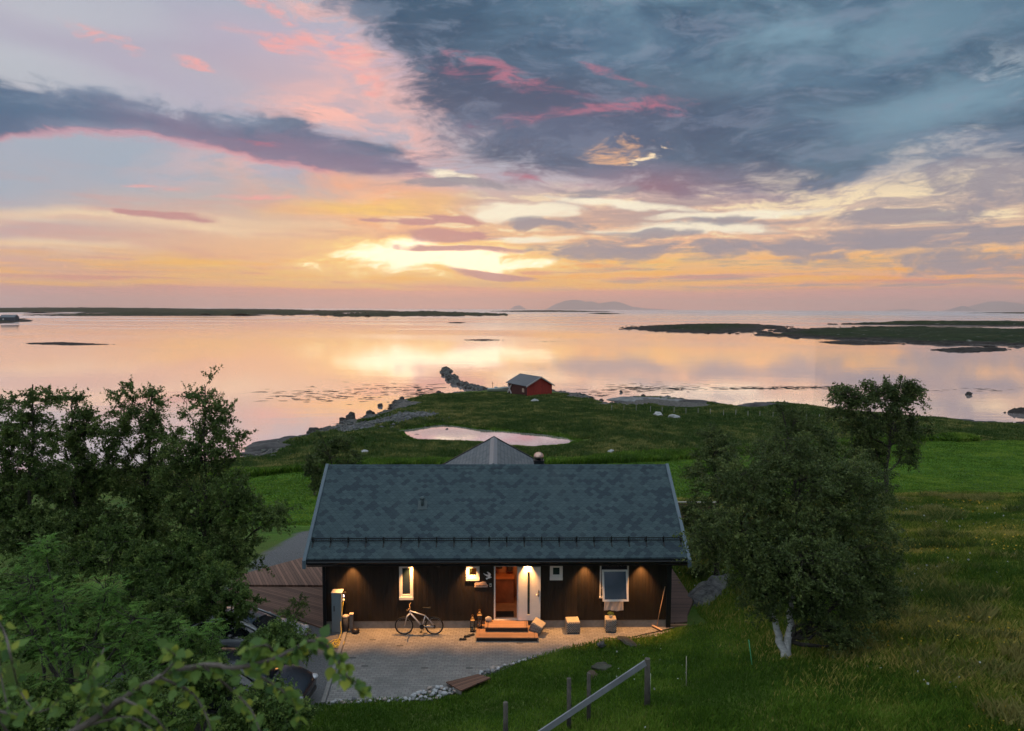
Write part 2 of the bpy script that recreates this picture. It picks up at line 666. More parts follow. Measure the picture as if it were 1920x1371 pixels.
    l2 = MX([(1036, 419, 54, 10, 0), (1200, 439, 62, 8, -1), (1125, 475, 105, 17, -1), (1320, 414, 78, 8, 2), (1480, 464, 90, 12, 0), (1560, 478, 80, 10, 0), (1335, 470, 85, 12, 4),
             (1720, 408, 85, 14, -2), (1700, 446, 150, 10, -2), (1640, 462, 90, 9, -4), (1870, 450, 90, 12, 0), (1850, 490, 110, 12, 0), (850, 352, 100, 7, -3), (1850, 345, 120, 26, 0), (1110, 357, 60, 8, 0)])
    l2 = ragged(l2, 0.95, 0.12, 0.75)
    col = lay(col, l2, lin(152, 146, 156), 0.88)
    col = lay(col, B.sstep(z, 0.0, -0.05), lin(120, 110, 120))

    sky = B.node('ShaderNodeTexSky', sky_type='NISHITA')
    sky.sun_disc = False
    sky.sun_elevation = SUN_EL
    sky.sun_rotation = SUN_AZ
    bg1 = B.node('ShaderNodeBackground')
    B.L.new(sky.outputs[0], bg1.inputs[0])
    bg1.inputs[1].default_value = 0.0015
    bg2 = B.node('ShaderNodeBackground')
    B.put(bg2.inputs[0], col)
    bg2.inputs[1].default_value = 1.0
    add = B.node('ShaderNodeAddShader')
    B.L.new(bg1.outputs[0], add.inputs[0])
    B.L.new(bg2.outputs[0], add.inputs[1])
    out = B.node('ShaderNodeOutputWorld')
    B.L.new(add.outputs[0], out.inputs[0])
    w.cycles.sampling_method = 'NONE'
    sc.world = w
    print('sky nodes', len(nt.nodes))


build_sky()
sl = bpy.data.lights.new('sun', 'SUN')
so = bpy.data.objects.new('sun', sl)
COL.objects.link(so)
sl.energy = 0.1
sl.angle = R(60)
sl.color = (1.0, 0.62, 0.36)
so.rotation_euler = Vector((-math.sin(SUN_AZ) * math.cos(SUN_EL), -math.cos(SUN_AZ) * math.cos(SUN_EL), -math.sin(SUN_EL))).to_track_quat('-Z', 'Y').to_euler()
# ---------------------------------------------------------------- land
def vnoise(x, y, s=1.0, seed=0, oct=4, rough=0.5):
    """value noise on numpy arrays"""
    x = np.asarray(x, float) * s
    y = np.asarray(y, float) * s
    out = np.zeros(np.broadcast(x, y).shape)
    amp, tot = 1.0, 0.0
    for o in range(oct):
        xi, yi = np.floor(x).astype(np.int64), np.floor(y).astype(np.int64)
        fx, fy = x - xi, y - yi
        fx, fy = fx * fx * (3 - 2 * fx), fy * fy * (3 - 2 * fy)
        def h(a, b):
            n = (a * 374761393 + b * 668265263 + (seed + o * 17) * 1274126177) & 0x7fffffff
            n = ((n ^ (n >> 13)) * 1274126177) & 0x7fffffff
            return ((n ^ (n >> 16)) & 0xffff) / 65535.0
        v = (h(xi, yi) * (1 - fx) + h(xi + 1, yi) * fx) * (1 - fy) + (h(xi, yi + 1) * (1 - fx) + h(xi + 1, yi + 1) * fx) * fy
        out += amp * v
        tot += amp
        amp *= rough
        x, y = x * 2.03 + 5.1, y * 2.03 + 9.7
    return out / tot


def sst(x, a, b):
    t = np.clip((np.asarray(x, float) - a) / (b - a), 0, 1)
    return t * t * (3 - 2 * t)


def poly_dist(X, Y, poly):
    """signed distance to a closed polygon, positive inside"""
    P = np.asarray(poly, float)
    best = np.full(X.shape, 1e18)
    inside = np.zeros(X.shape, bool)
    n = len(P)
    for i in range(n):
        ax, ay = P[i]
        bx, by = P[(i + 1) % n]
        dx, dy = bx - ax, by - ay
        t = np.clip(((X - ax) * dx + (Y - ay) * dy) / (dx * dx + dy * dy + 1e-12), 0, 1)
        d2 = (X - ax - t * dx) ** 2 + (Y - ay - t * dy) ** 2
        best = np.minimum(best, d2)
        c = ((ay > Y) != (by > Y)) & (X < (bx - ax) * (Y - ay) / ((by - ay) if by != ay else 1e-12) + ax)
        inside ^= c
    d = np.sqrt(best)
    return np.where(inside, d, -d)


shore_px = [(-900, 960), (-500, 925), (-200, 905), (0, 893), (200, 882), (400, 868), (468, 860), (487, 852), (482, 842), (500, 832), (530, 828), (552, 820), (575, 817),
            (600, 806), (622, 802), (640, 794), (665, 790), (690, 781), (702, 777), (724, 769), (722, 761), (738, 754), (762, 749), (790, 745), (812, 743), (835, 741),
            (846, 737), (880, 736), (905, 733), (940, 728), (985, 724), (1030, 732), (1062, 737), (1095, 741), (1118, 745), (1110, 751), (1150, 758), (1165, 751), (1158, 748), (1200, 746),
            (1260, 748), (1290, 751), (1300, 756), (1350, 761), (1400, 767), (1412, 762), (1405, 758), (1470, 757), (1530, 765), (1600, 775), (1740, 785), (1800, 791), (1850, 797),
            (1925, 802), (2100, 815), (2500, 860), (3200, 900)]
SHORE = [tuple(at(a, b, SEA).xy) for a, b in shore_px]
x9, y9 = SHORE[-1]
x0_, y0_ = SHORE[0]
SHORE = SHORE + [(x9 + 60, -80), (x0_ - 60, -80)]
POND = [tuple(at(a, b, -6.05).xy) for a, b in [(752, 806), (775, 803), (800, 799), (828, 796), (856, 798), (885, 803), (920, 806), (960, 809), (1000, 812), (1030, 815), (1060, 820), (1080, 827),
                                              (1060, 833), (1035, 836), (1000, 838), (960, 836), (930, 834), (900, 829), (860, 827), (820, 826), (785, 826), (768, 819), (760, 812)]]
EDGE = [(at(a, b, 0).x, at(a, b, 0).y) for a, b in [(560, 1322), (612, 1320), (640, 1317), (700, 1312), (765, 1310), (800, 1300), (850, 1294), (880, 1280), (925, 1260), (960, 1246), (1000, 1232), (1060, 1215),
                                                  (1130, 1200), (1200, 1194), (1238, 1190), (1262, 1176)]]
EX = np.array([-30, -16, -9.0] + [e[0] for e in EDGE[1:]] + [6.8, 8.0, 40])
EY = np.array([15.5, 17.0, 19.6] + [e[1] for e in EDGE[1:]] + [26.4, 27.2, 30])
BY = np.array([-100, 6, 14, 20, 25, 34, 45, 60, 80, 110, 150, 200, 260])
BZ = np.array([5.0, 4.0, 0.0, 0.0, 0.0, -0.15, -2.0, -3.6, -5.1, -5.6, -6.1, -6.35, -6.6])
HY = np.array([-100, 5, 10, 20, 30, 40, 53, 70, 90, 110, 150, 200, 260])
HZ = np.array([6.5, 4.5, 3.7, 1.9, 0.75, -0.7, -2.5, -4.3, -5.3, -5.8, -6.15, -6.35, -6.6])


def land_z(X, Y, detail=True):
    X = np.asarray(X, float)
    Y = np.asarray(Y, float)
    base = np.interp(Y, BY, BZ)
    e = np.interp(X, EX, EY)
    up = np.clip(e - Y, 0, None)
    front = 0.26 * (np.sqrt(up * up + 0.16) - 0.4) * (1 - 0.25 * sst(up, 6, 16))
    low = np.where(Y < e, front, np.where(Y < 25, 0.0, base))
    hill = np.interp(Y, HY, HZ) + 0.10 * np.clip(X - 10, 0, 30) * sst(Y, 60, 20)
    w = sst(X, 7.2, 11.5) * sst(Y, 140, 70)
    w = np.maximum(w, sst(X, 4, 12) * sst(Y, 20, 14) * 0.6)
    z = low * (1 - w) + hill * w
    if detail:
        off = (sst(e - Y, 0.2, 2.0) + sst(Y, 35, 40) + sst(X, 8.0, 9.5) + sst(-X, 16, 20)).clip(0, 1)
        z = z + off * ((vnoise(X, Y, 0.25, 3) - 0.5) * 0.35 + (vnoise(X, Y, 0.06, 8, 3) - 0.5) * 0.7 * sst(Y, 30, 60))
    z = np.minimum(z, 1e9)
    return z


def full_z(X, Y):
    z = land_z(X, Y)
    d = poly_dist(X, Y, SHORE)
    dn = d + (vnoise(X, Y, 0.25, 21, 4) - 0.5) * 3.0
    shore = SEA - 0.6 + 0.9 * sst(dn, -1.5, 1.2) + np.clip(dn, 0, 40) * 0.10
    z = np.where(d < 45, np.minimum(z, shore + (vnoise(X, Y, 0.8, 5, 3) - 0.5) * 0.5 * sst(8 - d, 0, 6)), z)
    z = np.where(d < -3, SEA - 1.5, z)
    dp = poly_dist(X, Y, POND)
    dpn = dp + (vnoise(X, Y, 0.6, 31, 3) - 0.5) * 1.2
    z = np.where(dp > -7, np.minimum(z, np.where(dpn > 0, -6.3, -6.12 + np.clip(-dpn, 0, 7) * 0.12)), z)
    return z, d, dpn


def gzv(x, y, A=None):
    """height (or another field) of the ground mesh at places"""
    A = Zt if A is None else A
    x = np.clip(x, gx[0], gx[-1] - 1e-6)
    y = np.clip(y, gy[0], gy[-1] - 1e-6)
    i = np.clip(np.searchsorted(gx, x, side='right') - 1, 0, nx - 2)
    j = np.clip(np.searchsorted(gy, y, side='right') - 1, 0, ny - 2)
    fx = (x - gx[i]) / (gx[i + 1] - gx[i])
    fy = (y - gy[j]) / (gy[j + 1] - gy[j])
    return (A[j, i] * (1 - fx) + A[j, i + 1] * fx) * (1 - fy) + (A[j + 1, i] * (1 - fx) + A[j + 1, i + 1] * fx) * fy


def gz(x, y):
    return float(gzv(np.array([float(x)]), np.array([float(y)]))[0])


def spaced(a, b, c, fine, grow, lim):
    """coordinates from a to b, closest together round c"""
    out = [c]
    s = fine
    v = c
    while v < b:
        v += s
        out.append(v)
        if abs(v - c) > lim: s *= grow
    s = fine
    v = c
    while v > a:
        v -= s
        out.insert(0, v)
        if abs(v - c) > lim: s *= grow
    return np.array(out)


gx = spaced(-330, 330, 0, 0.28, 1.035, 14)
gy = spaced(-60, 330, 26, 0.28, 1.012, 18)
X, Y = np.meshgrid(gx, gy)
Zt, Dsh, Dpd = full_z(X, Y)
nx, ny = len(gx), len(gy)
idx = np.arange(nx * ny).reshape(ny, nx)
Fq = np.stack([idx[:-1, :-1], idx[:-1, 1:], idx[1:, 1:], idx[1:, :-1]], -1).reshape(-1, 4)
# zones of the ground
def on_land(px, py):
    """where this line of sight meets the (undetailed) ground"""
    z = -3.0
    for _ in range(25):
        p = at(px, py, z)
        z = 0.5 * z + 0.5 * float(land_z(np.array([p.x]), np.array([p.y]), False)[0])
    return at(px, py, z)


mown_poly = [tuple(on_land(a, b).xy) for a, b in [(400, 900), (440, 884), (600, 880), (900, 872), (1290, 864), (1500, 848), (1660, 828), (1930, 829), (2300, 838), (2300, 950), (1925, 932), (1740, 922), (1620, 935), (1450, 975), (1300, 1010), (600, 1010), (470, 1010), (400, 960)]]
path_px = [(660, 960, -1.5), (600, 1002, -1.0), (560, 1035, -0.5), (520, 1068, -0.1), (470, 1110, 0.0), (430, 1180, 0)]
mow = sst(poly_dist(X, Y, mown_poly) + (vnoise(X, Y, 0.3, 4) - 0.5) * 4, -1.5, 1.5)
PATH = [tuple(at(a, b, c).xy) for a, b, c in path_px]


def line_dist(X, Y, L):
    best = np.full(np.shape(X), 1e18)
    for (ax, ay), (bx, by) in zip(L, L[1:]):
        dx, dy = bx - ax, by - ay
        t = np.clip(((X - ax) * dx + (Y - ay) * dy) / (dx * dx + dy * dy), 0, 1)
        best = np.minimum(best, (X - ax - t * dx) ** 2 + (Y - ay - t * dy) ** 2)
    return np.sqrt(best)


pth = sst(line_dist(X, Y, PATH) + (vnoise(X, Y, 0.8, 6) - 0.5) * 0.6, 1.5, 1.2)
edge_n = np.interp(X, EX, EY)
yard = sst(Y - edge_n, -0.05, 0.15) * sst(26.5 - Y, 0, 0.2) * sst(X, -13.2, -12.6) * sst(6.6 - X, 0, .3)
pth = np.maximum(pth, yard)
rock = sst(4.6 - Dsh - (vnoise(X, Y, 0.12, 12) - 0.5) * 9, 0, 2.0)
gravel_pts = [tuple(at(a, b, -6).xy) for a, b in [(665, 800), (700, 793), (745, 787), (770, 780)]]
pth = np.maximum(pth, sst(line_dist(X, Y, gravel_pts) + (vnoise(X, Y, 0.3, 14) - 0.5) * 5, 3.8, 2.6))
rock = np.maximum(rock, sst(line_dist(X, Y, gravel_pts) + (vnoise(X, Y, 0.3, 14) - 0.5) * 6, 4.8, 2.6))
outc = [tuple(at(a, b, -6).xy) for a, b in [(1170, 755), (1230, 753), (1280, 757)]]
rock = np.maximum(rock, sst(line_dist(X, Y, outc) + (vnoise(X, Y, 0.2, 15) - 0.5) * 9, 6.5, 4.5))
soil = sst(1.3 + Dpd, 0, 1.0) * sst(vnoise(X, Y, 0.5, 44, 3), 0.35, 0.6)
meadow = sst(X + (vnoise(X, Y, 0.15, 18) - 0.5) * 5, 8, 12) * sst(Y + (vnoise(X, Y, 0.2, 19) - 0.5) * 9, 54, 47) + sst(Y, 17.5, 15.5) * sst(X, -2, 1)
meadow = meadow.clip(0, 1)


def ground_mat():
    def fn(B, p):
        o = B.pos()
        px, py, pz = B.sep(o)
        at_ = {}
        for k in ('mown', 'path', 'rock', 'meadow', 'soil'):
            a = B.node('ShaderNodeAttribute', attribute_name=k)
            at_[k] = E_(B, a.outputs['Fac'])
        n1 = B.noise(o, 0.09, 5, 0.6)
        n2 = B.noise(o, 0.9, 5, 0.65)
        n3 = B.noise(o, 9.0, 5, 0.7)
        rough_g = B.mix(B.lin(n1, 0.35, 0.65), (0.042, 0.096, 0.012), (0.115, 0.165, 0.030))
        rough_g = B.mix(B.sstep(n2, 0.45, 0.7) * 0.7, rough_g, (0.120, 0.125, 0.036))
        rough_g = B.mix(B.sstep(B.noise(o, 0.28, 3), 0.55, 0.68) * 0.8, rough_g, (0.036, 0.090, 0.013))
        # mown grass lies in long swaths
        sw = B.noise(B.xyz(px * 0.05 + py * 0.02, py * 0.9 + px * 0.06, 0.0), 1.0, 4, 0.6)
        mown_c = B.mix(B.lin(sw, 0.40, 0.60), (0.042, 0.115, 0.008), (0.095, 0.200, 0.018))
        mown_c = B.mix(B.sstep(n2, 0.55, 0.75) * 0.6, mown_c, (0.085, 0.160, 0.025))
        mea = B.mix(B.lin(n2 * 0.6 + n1 * 0.4, 0.38, 0.6), (0.062, 0.120, 0.014), (0.220, 0.215, 0.048))
        lawn = rough_g
        mown_c = B.mix(B.sstep(n1, 0.42, 0.62) * 0.55, mown_c, (0.050, 0.095, 0.016))
        c = B.mix(at_['mown'], lawn, mown_c)
        c = B.mix(at_['meadow'], c, mea)
        c = B.mix(B.lin(n3, 0.35, 0.7) * 0.5, c, B.mix(0.5, c, (0.004, 0.010, 0.002)))
        c = B.mix(at_['soil'] * 0.85, c, (0.022, 0.018, 0.012))
        rk = B.noise(o, 2.2, 6, 0.7)
        rock_c = B.mix(B.lin(rk, 0.35, 0.65), (0.020, 0.018, 0.016), (0.20, 0.185, 0.17))
        rock_c = B.mix(B.sstep(pz, SEA + 0.55, SEA + 0.15), rock_c, (0.014, 0.011, 0.008))
        c = B.mix(B.sstep(at_['rock'] + (n2 - 0.5) * 0.9, 0.35, 0.6), c, rock_c)
        gr = B.mix(B.lin(B.noise(o, 22, 4, 0.7), 0.3, 0.7), (0.070, 0.072, 0.076), (0.20, 0.20, 0.205))
        c = B.mix(at_['path'], c, gr)
        B.put(p.inputs['Base Color'], c)
        p.inputs['Roughness'].default_value = 0.9
        p.inputs['Specular IOR Level'].default_value = 0.15
        h = n3 * 0.5 + n2 * 1.2
        B.put(p.inputs['Normal'], B.bump(h, 0.9, 0.12))
    return mat('ground', (0.03, 0.05, 0.02), 0.9, fn=fn)


g = npmesh('ground', np.stack([X, Y, Zt], -1).reshape(-1, 3), Fq, ground_mat(), smooth=True,
           attr={'mown': mow.ravel(), 'path': pth.ravel(), 'rock': rock.ravel(), 'meadow': meadow.ravel(), 'soil': soil.ravel()})
tag(g, 'green ground sloping from the foreground lawn past the house to the shore', 'ground', kind='structure')

# ---------------------------------------------------------------- water


def water_mat(name, calm=False):
    def fn(B, p):
        o = B.pos()
        x, y, z = B.sep(o)
        dist = B.m('SQRT', x * x + y * y)
        # ripples: fine ones near the shore, long low ones everywhere
        r1 = B.noise(B.xyz(x * 0.35, y * 1.1, 0.0), 1.0, 4, 0.55)
        r2 = B.noise(B.xyz(x * 0.05, y * 0.16, 2.0), 1.0, 3, 0.5)
        wind = B.noise(B.xyz(x * 0.0035 + y * 0.0006, y * 0.0075, 7.0), 1.0, 4, 0.55)
        wp = B.sstep(wind, 0.46, 0.60)
        if calm:
            B.put(p.inputs['Normal'], B.bump(r1, 0.03, 0.05))
            p.inputs['Roughness'].default_value = 0.03
        else:
            B.put(p.inputs['Normal'], B.bump(r1 * 0.35 + r2 * 1.6, 0.014, 1.0))
            rr = B.lin(dist, 300, 4000, 0.02, 0.26) + wp * B.lin(dist, 150, 900, 0.02, 0.16)
            B.put(p.inputs['Roughness'], rr)
        B.put(p.inputs['Base Color'], (0.94, 0.84, 0.83))
        p.inputs['Metallic'].default_value = 0.78
        p.inputs['IOR'].default_value = 3.6
        p.inputs['Specular Tint'].default_value = (1.0, 0.93, 0.90, 1)
        p.inputs['Specular IOR Level'].default_value = 0.5
    return mat(name, (0.02, 0.03, 0.04), 0.05, fn=fn)


rad = [0, 40, 90, 150, 250, 400, 700, 1200, 2200, 4000, 8000, 16000, 32000, 70000]
V, Fc = [(0, 0, SEA)], []
ns = 96
for r_ in rad[1:]:
    for k in range(ns):
        V.append((r_ * math.cos(2 * PI * k / ns), r_ * math.sin(2 * PI * k / ns), SEA))
tri = [[0, 1 + k, 1 + (k + 1) % ns, 0] for k in range(ns)]
for i in range(len(rad) - 2):
    for k in range(ns):
        a = 1 + i * ns
        Fc.append([a + k, a + (k + 1) % ns, a + ns + (k + 1) % ns, a + ns + k])
bm = bmesh.new()
vs = [bm.verts.new(v) for v in V]
for t in tri: bm.faces.new((vs[t[0]], vs[t[1]], vs[t[2]]))
for t in Fc: bm.faces.new([vs[i] for i in t])
bmesh.ops.recalc_face_normals(bm, faces=bm.faces)
me = bpy.data.meshes.new('sea')
bm.to_mesh(me)
bm.free()
if me.polygons[0].normal.z < 0: me.flip_normals()
tag(link('sea', me, water_mat('sea_water')), 'calm sea mirroring the pink and gold evening sky', 'sea', kind='structure')
bm = bmesh.new()
pc = Vector((sum(p[0] for p in POND) / len(POND), sum(p[1] for p in POND) / len(POND), 0))
f = bm.faces.new([bm.verts.new((pc.x + (a - pc.x) * 1.12, pc.y + (b - pc.y) * 1.25, -6.15)) for a, b in POND])
f.normal_update()
if f.normal.z < 0: bmesh.ops.reverse_faces(bm, faces=[f])
me = bpy.data.meshes.new('pond')
bm.to_mesh(me)
bm.free()
tag(link('pond', me, water_mat('pond_water', True)), 'still pond in the shore meadow reflecting the pink sky', 'pond', kind='structure')


# ---------------------------------------------------------------- islands
def island_mat():
    def fn(B, p):
        o = B.pos()
        x, y, z = B.sep(o)
        n = B.noise(o, 0.02, 6, 0.7)
        n2 = B.noise(o, 0.15, 6, 0.7)
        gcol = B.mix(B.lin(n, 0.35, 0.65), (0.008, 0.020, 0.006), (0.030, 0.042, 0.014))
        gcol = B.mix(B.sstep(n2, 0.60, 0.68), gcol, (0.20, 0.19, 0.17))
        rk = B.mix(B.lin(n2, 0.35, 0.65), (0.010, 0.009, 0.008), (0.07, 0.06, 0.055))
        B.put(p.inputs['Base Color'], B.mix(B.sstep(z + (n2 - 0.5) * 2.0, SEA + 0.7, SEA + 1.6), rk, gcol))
        B.put(p.inputs['Normal'], B.bump(n2, 0.6, 1.0))
    return mat('island_ground', (0.03, 0.04, 0.02), 0.95, fn=fn, spec=0.1)


def island(poly_px, h, label, seed, ruf=0.6, w=None, trees=0.0, n=(260, 60), name='island', z0=SEA):
    P = [tuple(at(a, b, z0).xy) for a, b in poly_px]
    xs = [p[0] for p in P]
    ys = [p[1] for p in P]
    X, Y = np.meshgrid(np.linspace(min(xs) - 1, max(xs) + 1, n[0]), np.linspace(min(ys) - 1, max(ys) + 1, n[1]))
    d = poly_dist(X, Y, P)
    w = w or (max(ys) - min(ys)) * 0.18
    s = 6.0 / (max(xs) - min(xs))
    d = d + (vnoise(X, Y, s * 6, seed, 4) - 0.5) * w * 1.2
    Z = SEA - 1.0 + (1.0 + 0.25 * h) * sst(d, -0.05 * w, 0.25 * w) + h * 0.75 * sst(d, 0, w * 1.3) * (1 - ruf + ruf * 2 * vnoise(X, Y, s * 3, seed + 2, 5, 0.55))
    if trees:
        Z += trees * sst(vnoise(X, Y, s * 5, seed + 5, 2), 0.5, 0.62) * sst(d, 0.4 * w, w) * vnoise(X, Y, s * 40, seed + 7, 2)
    nx, ny = n
    idx = np.arange(nx * ny).reshape(ny, nx)
    Fq = np.stack([idx[:-1, :-1], idx[:-1, 1:], idx[1:, 1:], idx[1:, :-1]], -1).reshape(-1, 4)
    keep = (Z.ravel()[Fq] > SEA - 0.95).any(1)
    Fq = Fq[keep]
    used, inv = np.unique(Fq, return_inverse=True)
    V = np.stack([X, Y, Z], -1).reshape(-1, 3)[used]
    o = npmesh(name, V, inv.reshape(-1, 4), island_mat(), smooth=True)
    return tag(o, label, 'island', kind='structure')


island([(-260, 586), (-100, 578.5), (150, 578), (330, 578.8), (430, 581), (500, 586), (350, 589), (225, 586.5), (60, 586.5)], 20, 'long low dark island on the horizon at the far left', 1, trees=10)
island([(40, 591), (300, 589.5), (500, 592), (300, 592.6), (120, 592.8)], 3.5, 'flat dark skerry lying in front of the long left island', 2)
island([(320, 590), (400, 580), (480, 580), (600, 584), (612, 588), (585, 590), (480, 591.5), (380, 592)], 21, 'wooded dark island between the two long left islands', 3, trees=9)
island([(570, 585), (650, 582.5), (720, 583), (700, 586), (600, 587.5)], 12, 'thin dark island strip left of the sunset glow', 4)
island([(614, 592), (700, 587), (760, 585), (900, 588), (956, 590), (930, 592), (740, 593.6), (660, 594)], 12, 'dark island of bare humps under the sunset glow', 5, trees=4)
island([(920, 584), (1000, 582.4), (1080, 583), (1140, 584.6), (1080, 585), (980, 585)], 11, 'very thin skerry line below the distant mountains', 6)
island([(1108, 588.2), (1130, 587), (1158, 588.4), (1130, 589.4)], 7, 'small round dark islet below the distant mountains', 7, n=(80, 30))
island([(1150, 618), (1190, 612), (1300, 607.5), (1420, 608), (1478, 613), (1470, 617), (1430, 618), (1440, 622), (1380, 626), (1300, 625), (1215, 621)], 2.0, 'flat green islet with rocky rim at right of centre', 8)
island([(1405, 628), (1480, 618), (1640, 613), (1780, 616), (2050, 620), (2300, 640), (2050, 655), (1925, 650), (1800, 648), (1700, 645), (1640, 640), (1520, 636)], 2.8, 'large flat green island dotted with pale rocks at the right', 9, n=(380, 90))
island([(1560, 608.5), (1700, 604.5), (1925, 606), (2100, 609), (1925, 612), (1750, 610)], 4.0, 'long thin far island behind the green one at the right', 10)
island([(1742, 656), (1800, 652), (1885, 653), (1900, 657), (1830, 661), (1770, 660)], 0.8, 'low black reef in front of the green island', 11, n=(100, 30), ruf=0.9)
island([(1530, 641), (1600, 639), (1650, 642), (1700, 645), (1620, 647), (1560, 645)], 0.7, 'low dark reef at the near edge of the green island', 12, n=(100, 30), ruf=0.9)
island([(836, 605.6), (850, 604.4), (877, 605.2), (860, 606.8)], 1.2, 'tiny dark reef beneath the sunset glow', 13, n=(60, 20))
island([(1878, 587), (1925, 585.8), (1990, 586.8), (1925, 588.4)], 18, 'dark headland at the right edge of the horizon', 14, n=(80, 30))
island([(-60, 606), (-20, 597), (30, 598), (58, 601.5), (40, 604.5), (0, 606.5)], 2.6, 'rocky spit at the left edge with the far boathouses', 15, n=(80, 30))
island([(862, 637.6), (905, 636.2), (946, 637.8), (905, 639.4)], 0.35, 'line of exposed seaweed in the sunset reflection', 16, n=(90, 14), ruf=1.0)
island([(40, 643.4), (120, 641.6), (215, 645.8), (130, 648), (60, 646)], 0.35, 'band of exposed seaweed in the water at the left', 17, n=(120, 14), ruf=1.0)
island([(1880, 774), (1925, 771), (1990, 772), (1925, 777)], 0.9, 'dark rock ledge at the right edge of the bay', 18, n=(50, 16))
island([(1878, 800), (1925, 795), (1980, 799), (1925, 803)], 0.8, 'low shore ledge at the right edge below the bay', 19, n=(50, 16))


def mountain(pts, Y, depth, label, seed):
    """distant massif from its skyline (photo px) at a real distance, with front and back slopes"""
    n, m_ = 160, 16
    xs = np.array([atY(a, 580, Y).x for a, b in pts])
    zs = np.array([atY(a, b, Y).z for a, b in pts])
    X = np.linspace(xs[0], xs[-1], n)
    top = np.interp(X, xs, zs)
    V = []
    for j in range(m_ + 1):
        t = j / m_ * 2 - 1
        k = (1 - abs(t)) ** 0.9
        V.append(np.stack([X, np.full(n, Y + t * depth), SEA - 5 + (top - SEA + 5) * k * (1 + (vnoise(X, X * 0 + t * depth, 0.0008, seed, 4) - 0.5) * 0.25 * (1 - k))], -1))
    V = np.concatenate(V)
    idx = np.arange(n * (m_ + 1)).reshape(m_ + 1, n)
    Fq = np.stack([idx[:-1, :-1], idx[:-1, 1:], idx[1:, 1:], idx[1:, :-1]], -1).reshape(-1, 4)
    o = npmesh('mountain', V, Fq, mottled('mountain_rock', (0.22, 0.23, 0.25), 0.3, 0.0005, 0.95, 0), smooth=True)
    tag(o, label, 'mountain', kind='structure')


mountain([(1022, 581), (1040, 571), (1058, 564.5), (1075, 562), (1088, 563), (1097, 566), (1110, 565), (1122, 569), (1130, 568), (1150, 565), (1163, 567), (1185, 575), (1210, 578.5), (1240, 580), (1262, 582)], 44000, 3500,
         'faint blue twin-humped mountain on the horizon right of centre', 1)
mountain([(955, 580.5), (965, 574), (975, 572.5), (984, 578), (990, 580.5)], 40000, 1300, 'faint small peak left of the twin-humped mountain', 2)
mountain([(1776, 585.5), (1790, 580), (1799, 574.5), (1806, 573.5), (1814, 580), (1822, 585.5)], 36000, 1300, 'faint cone-shaped peak near the right edge of the horizon', 3)
mountain([(1800, 585.5), (1820, 577), (1850, 566), (1880, 565), (1915, 570), (1960, 577), (2050, 585)], 46000, 3500, 'faint broad mountain at the right edge of the horizon', 4)
mountain([(1655, 585), (1680, 580.5), (1700, 579.5), (1730, 583), (1745, 585)], 44000, 1600, 'faintest low hill between the mountains on the horizon', 5)
# ---------------------------------------------------------------- the house
HL = at(608, 1180, 0)
HR = at(1255, 1176.5, 0)
HYAW = math.atan2(HR.y - HL.y, HR.x - HL.x)
HWID = (HR - HL).length
hrot = Matrix.Rotation(HYAW, 3, 'Z')
HN = hrot @ Vector((0, 1, 0))


def hl(px, py, dy=0.0):
    """house coordinates (along, depth, height) of the wall point seen there"""
    v = ray(px, py)
    c = Vector((0, 0, HC))
    p0 = HL + HN * dy
    t = (p0 - c).dot(HN) / v.dot(HN)
    q = hrot.transposed() @ (c + v * t - HL)
    return q


def hw(x, y, z):
    return HL + hrot @ Vector((x, y, z))


house = thing('timber_house', 'long black timber house with blue grey shingle roof and glowing eave lamps', 'house', HL, HYAW)
OV, RD = 0.43, None
# ridge position from the photograph: depth at which the roof looks as narrow as it does
ZE, ZR, YE, YRD = 2.93, 5.52, -0.72, 2.82
SL = math.atan2(ZR - ZE, YRD - YE)


def board_mat():
    def fn(B, p):
        o = B.obj()
        x, y, z = B.sep(o)
        u = (x + y) * 7.4
        fr = B.m('FRACT', u)
        idx_ = B.white(B.xyz(u.floor(), 1.0, 0.0))
        n = B.noise(B.xyz(x * 9, y * 9, z * 0.7), 1.0, 5, 0.6)
        c = B.mix(B.lin(n * 0.6 + idx_ * 0.5, 0.2, 0.85), (0.0045, 0.0027, 0.002), (0.0150, 0.0078, 0.0044))
        B.put(p.inputs['Base Color'], c)
        gap = B.sstep((fr - 0.5).abs(), 0.40, 0.47)
        wide = B.sstep((B.m('FRACT', u * 0.5) - 0.5).abs(), 0.2, 0.25)
        B.put(p.inputs['Normal'], B.bump(wide * 0.25 - gap * 0.5 + n * 0.15, 0.7, 0.02))
    return mat('black_boards', (0.03, 0.02, 0.015), 0.62, fn=fn)


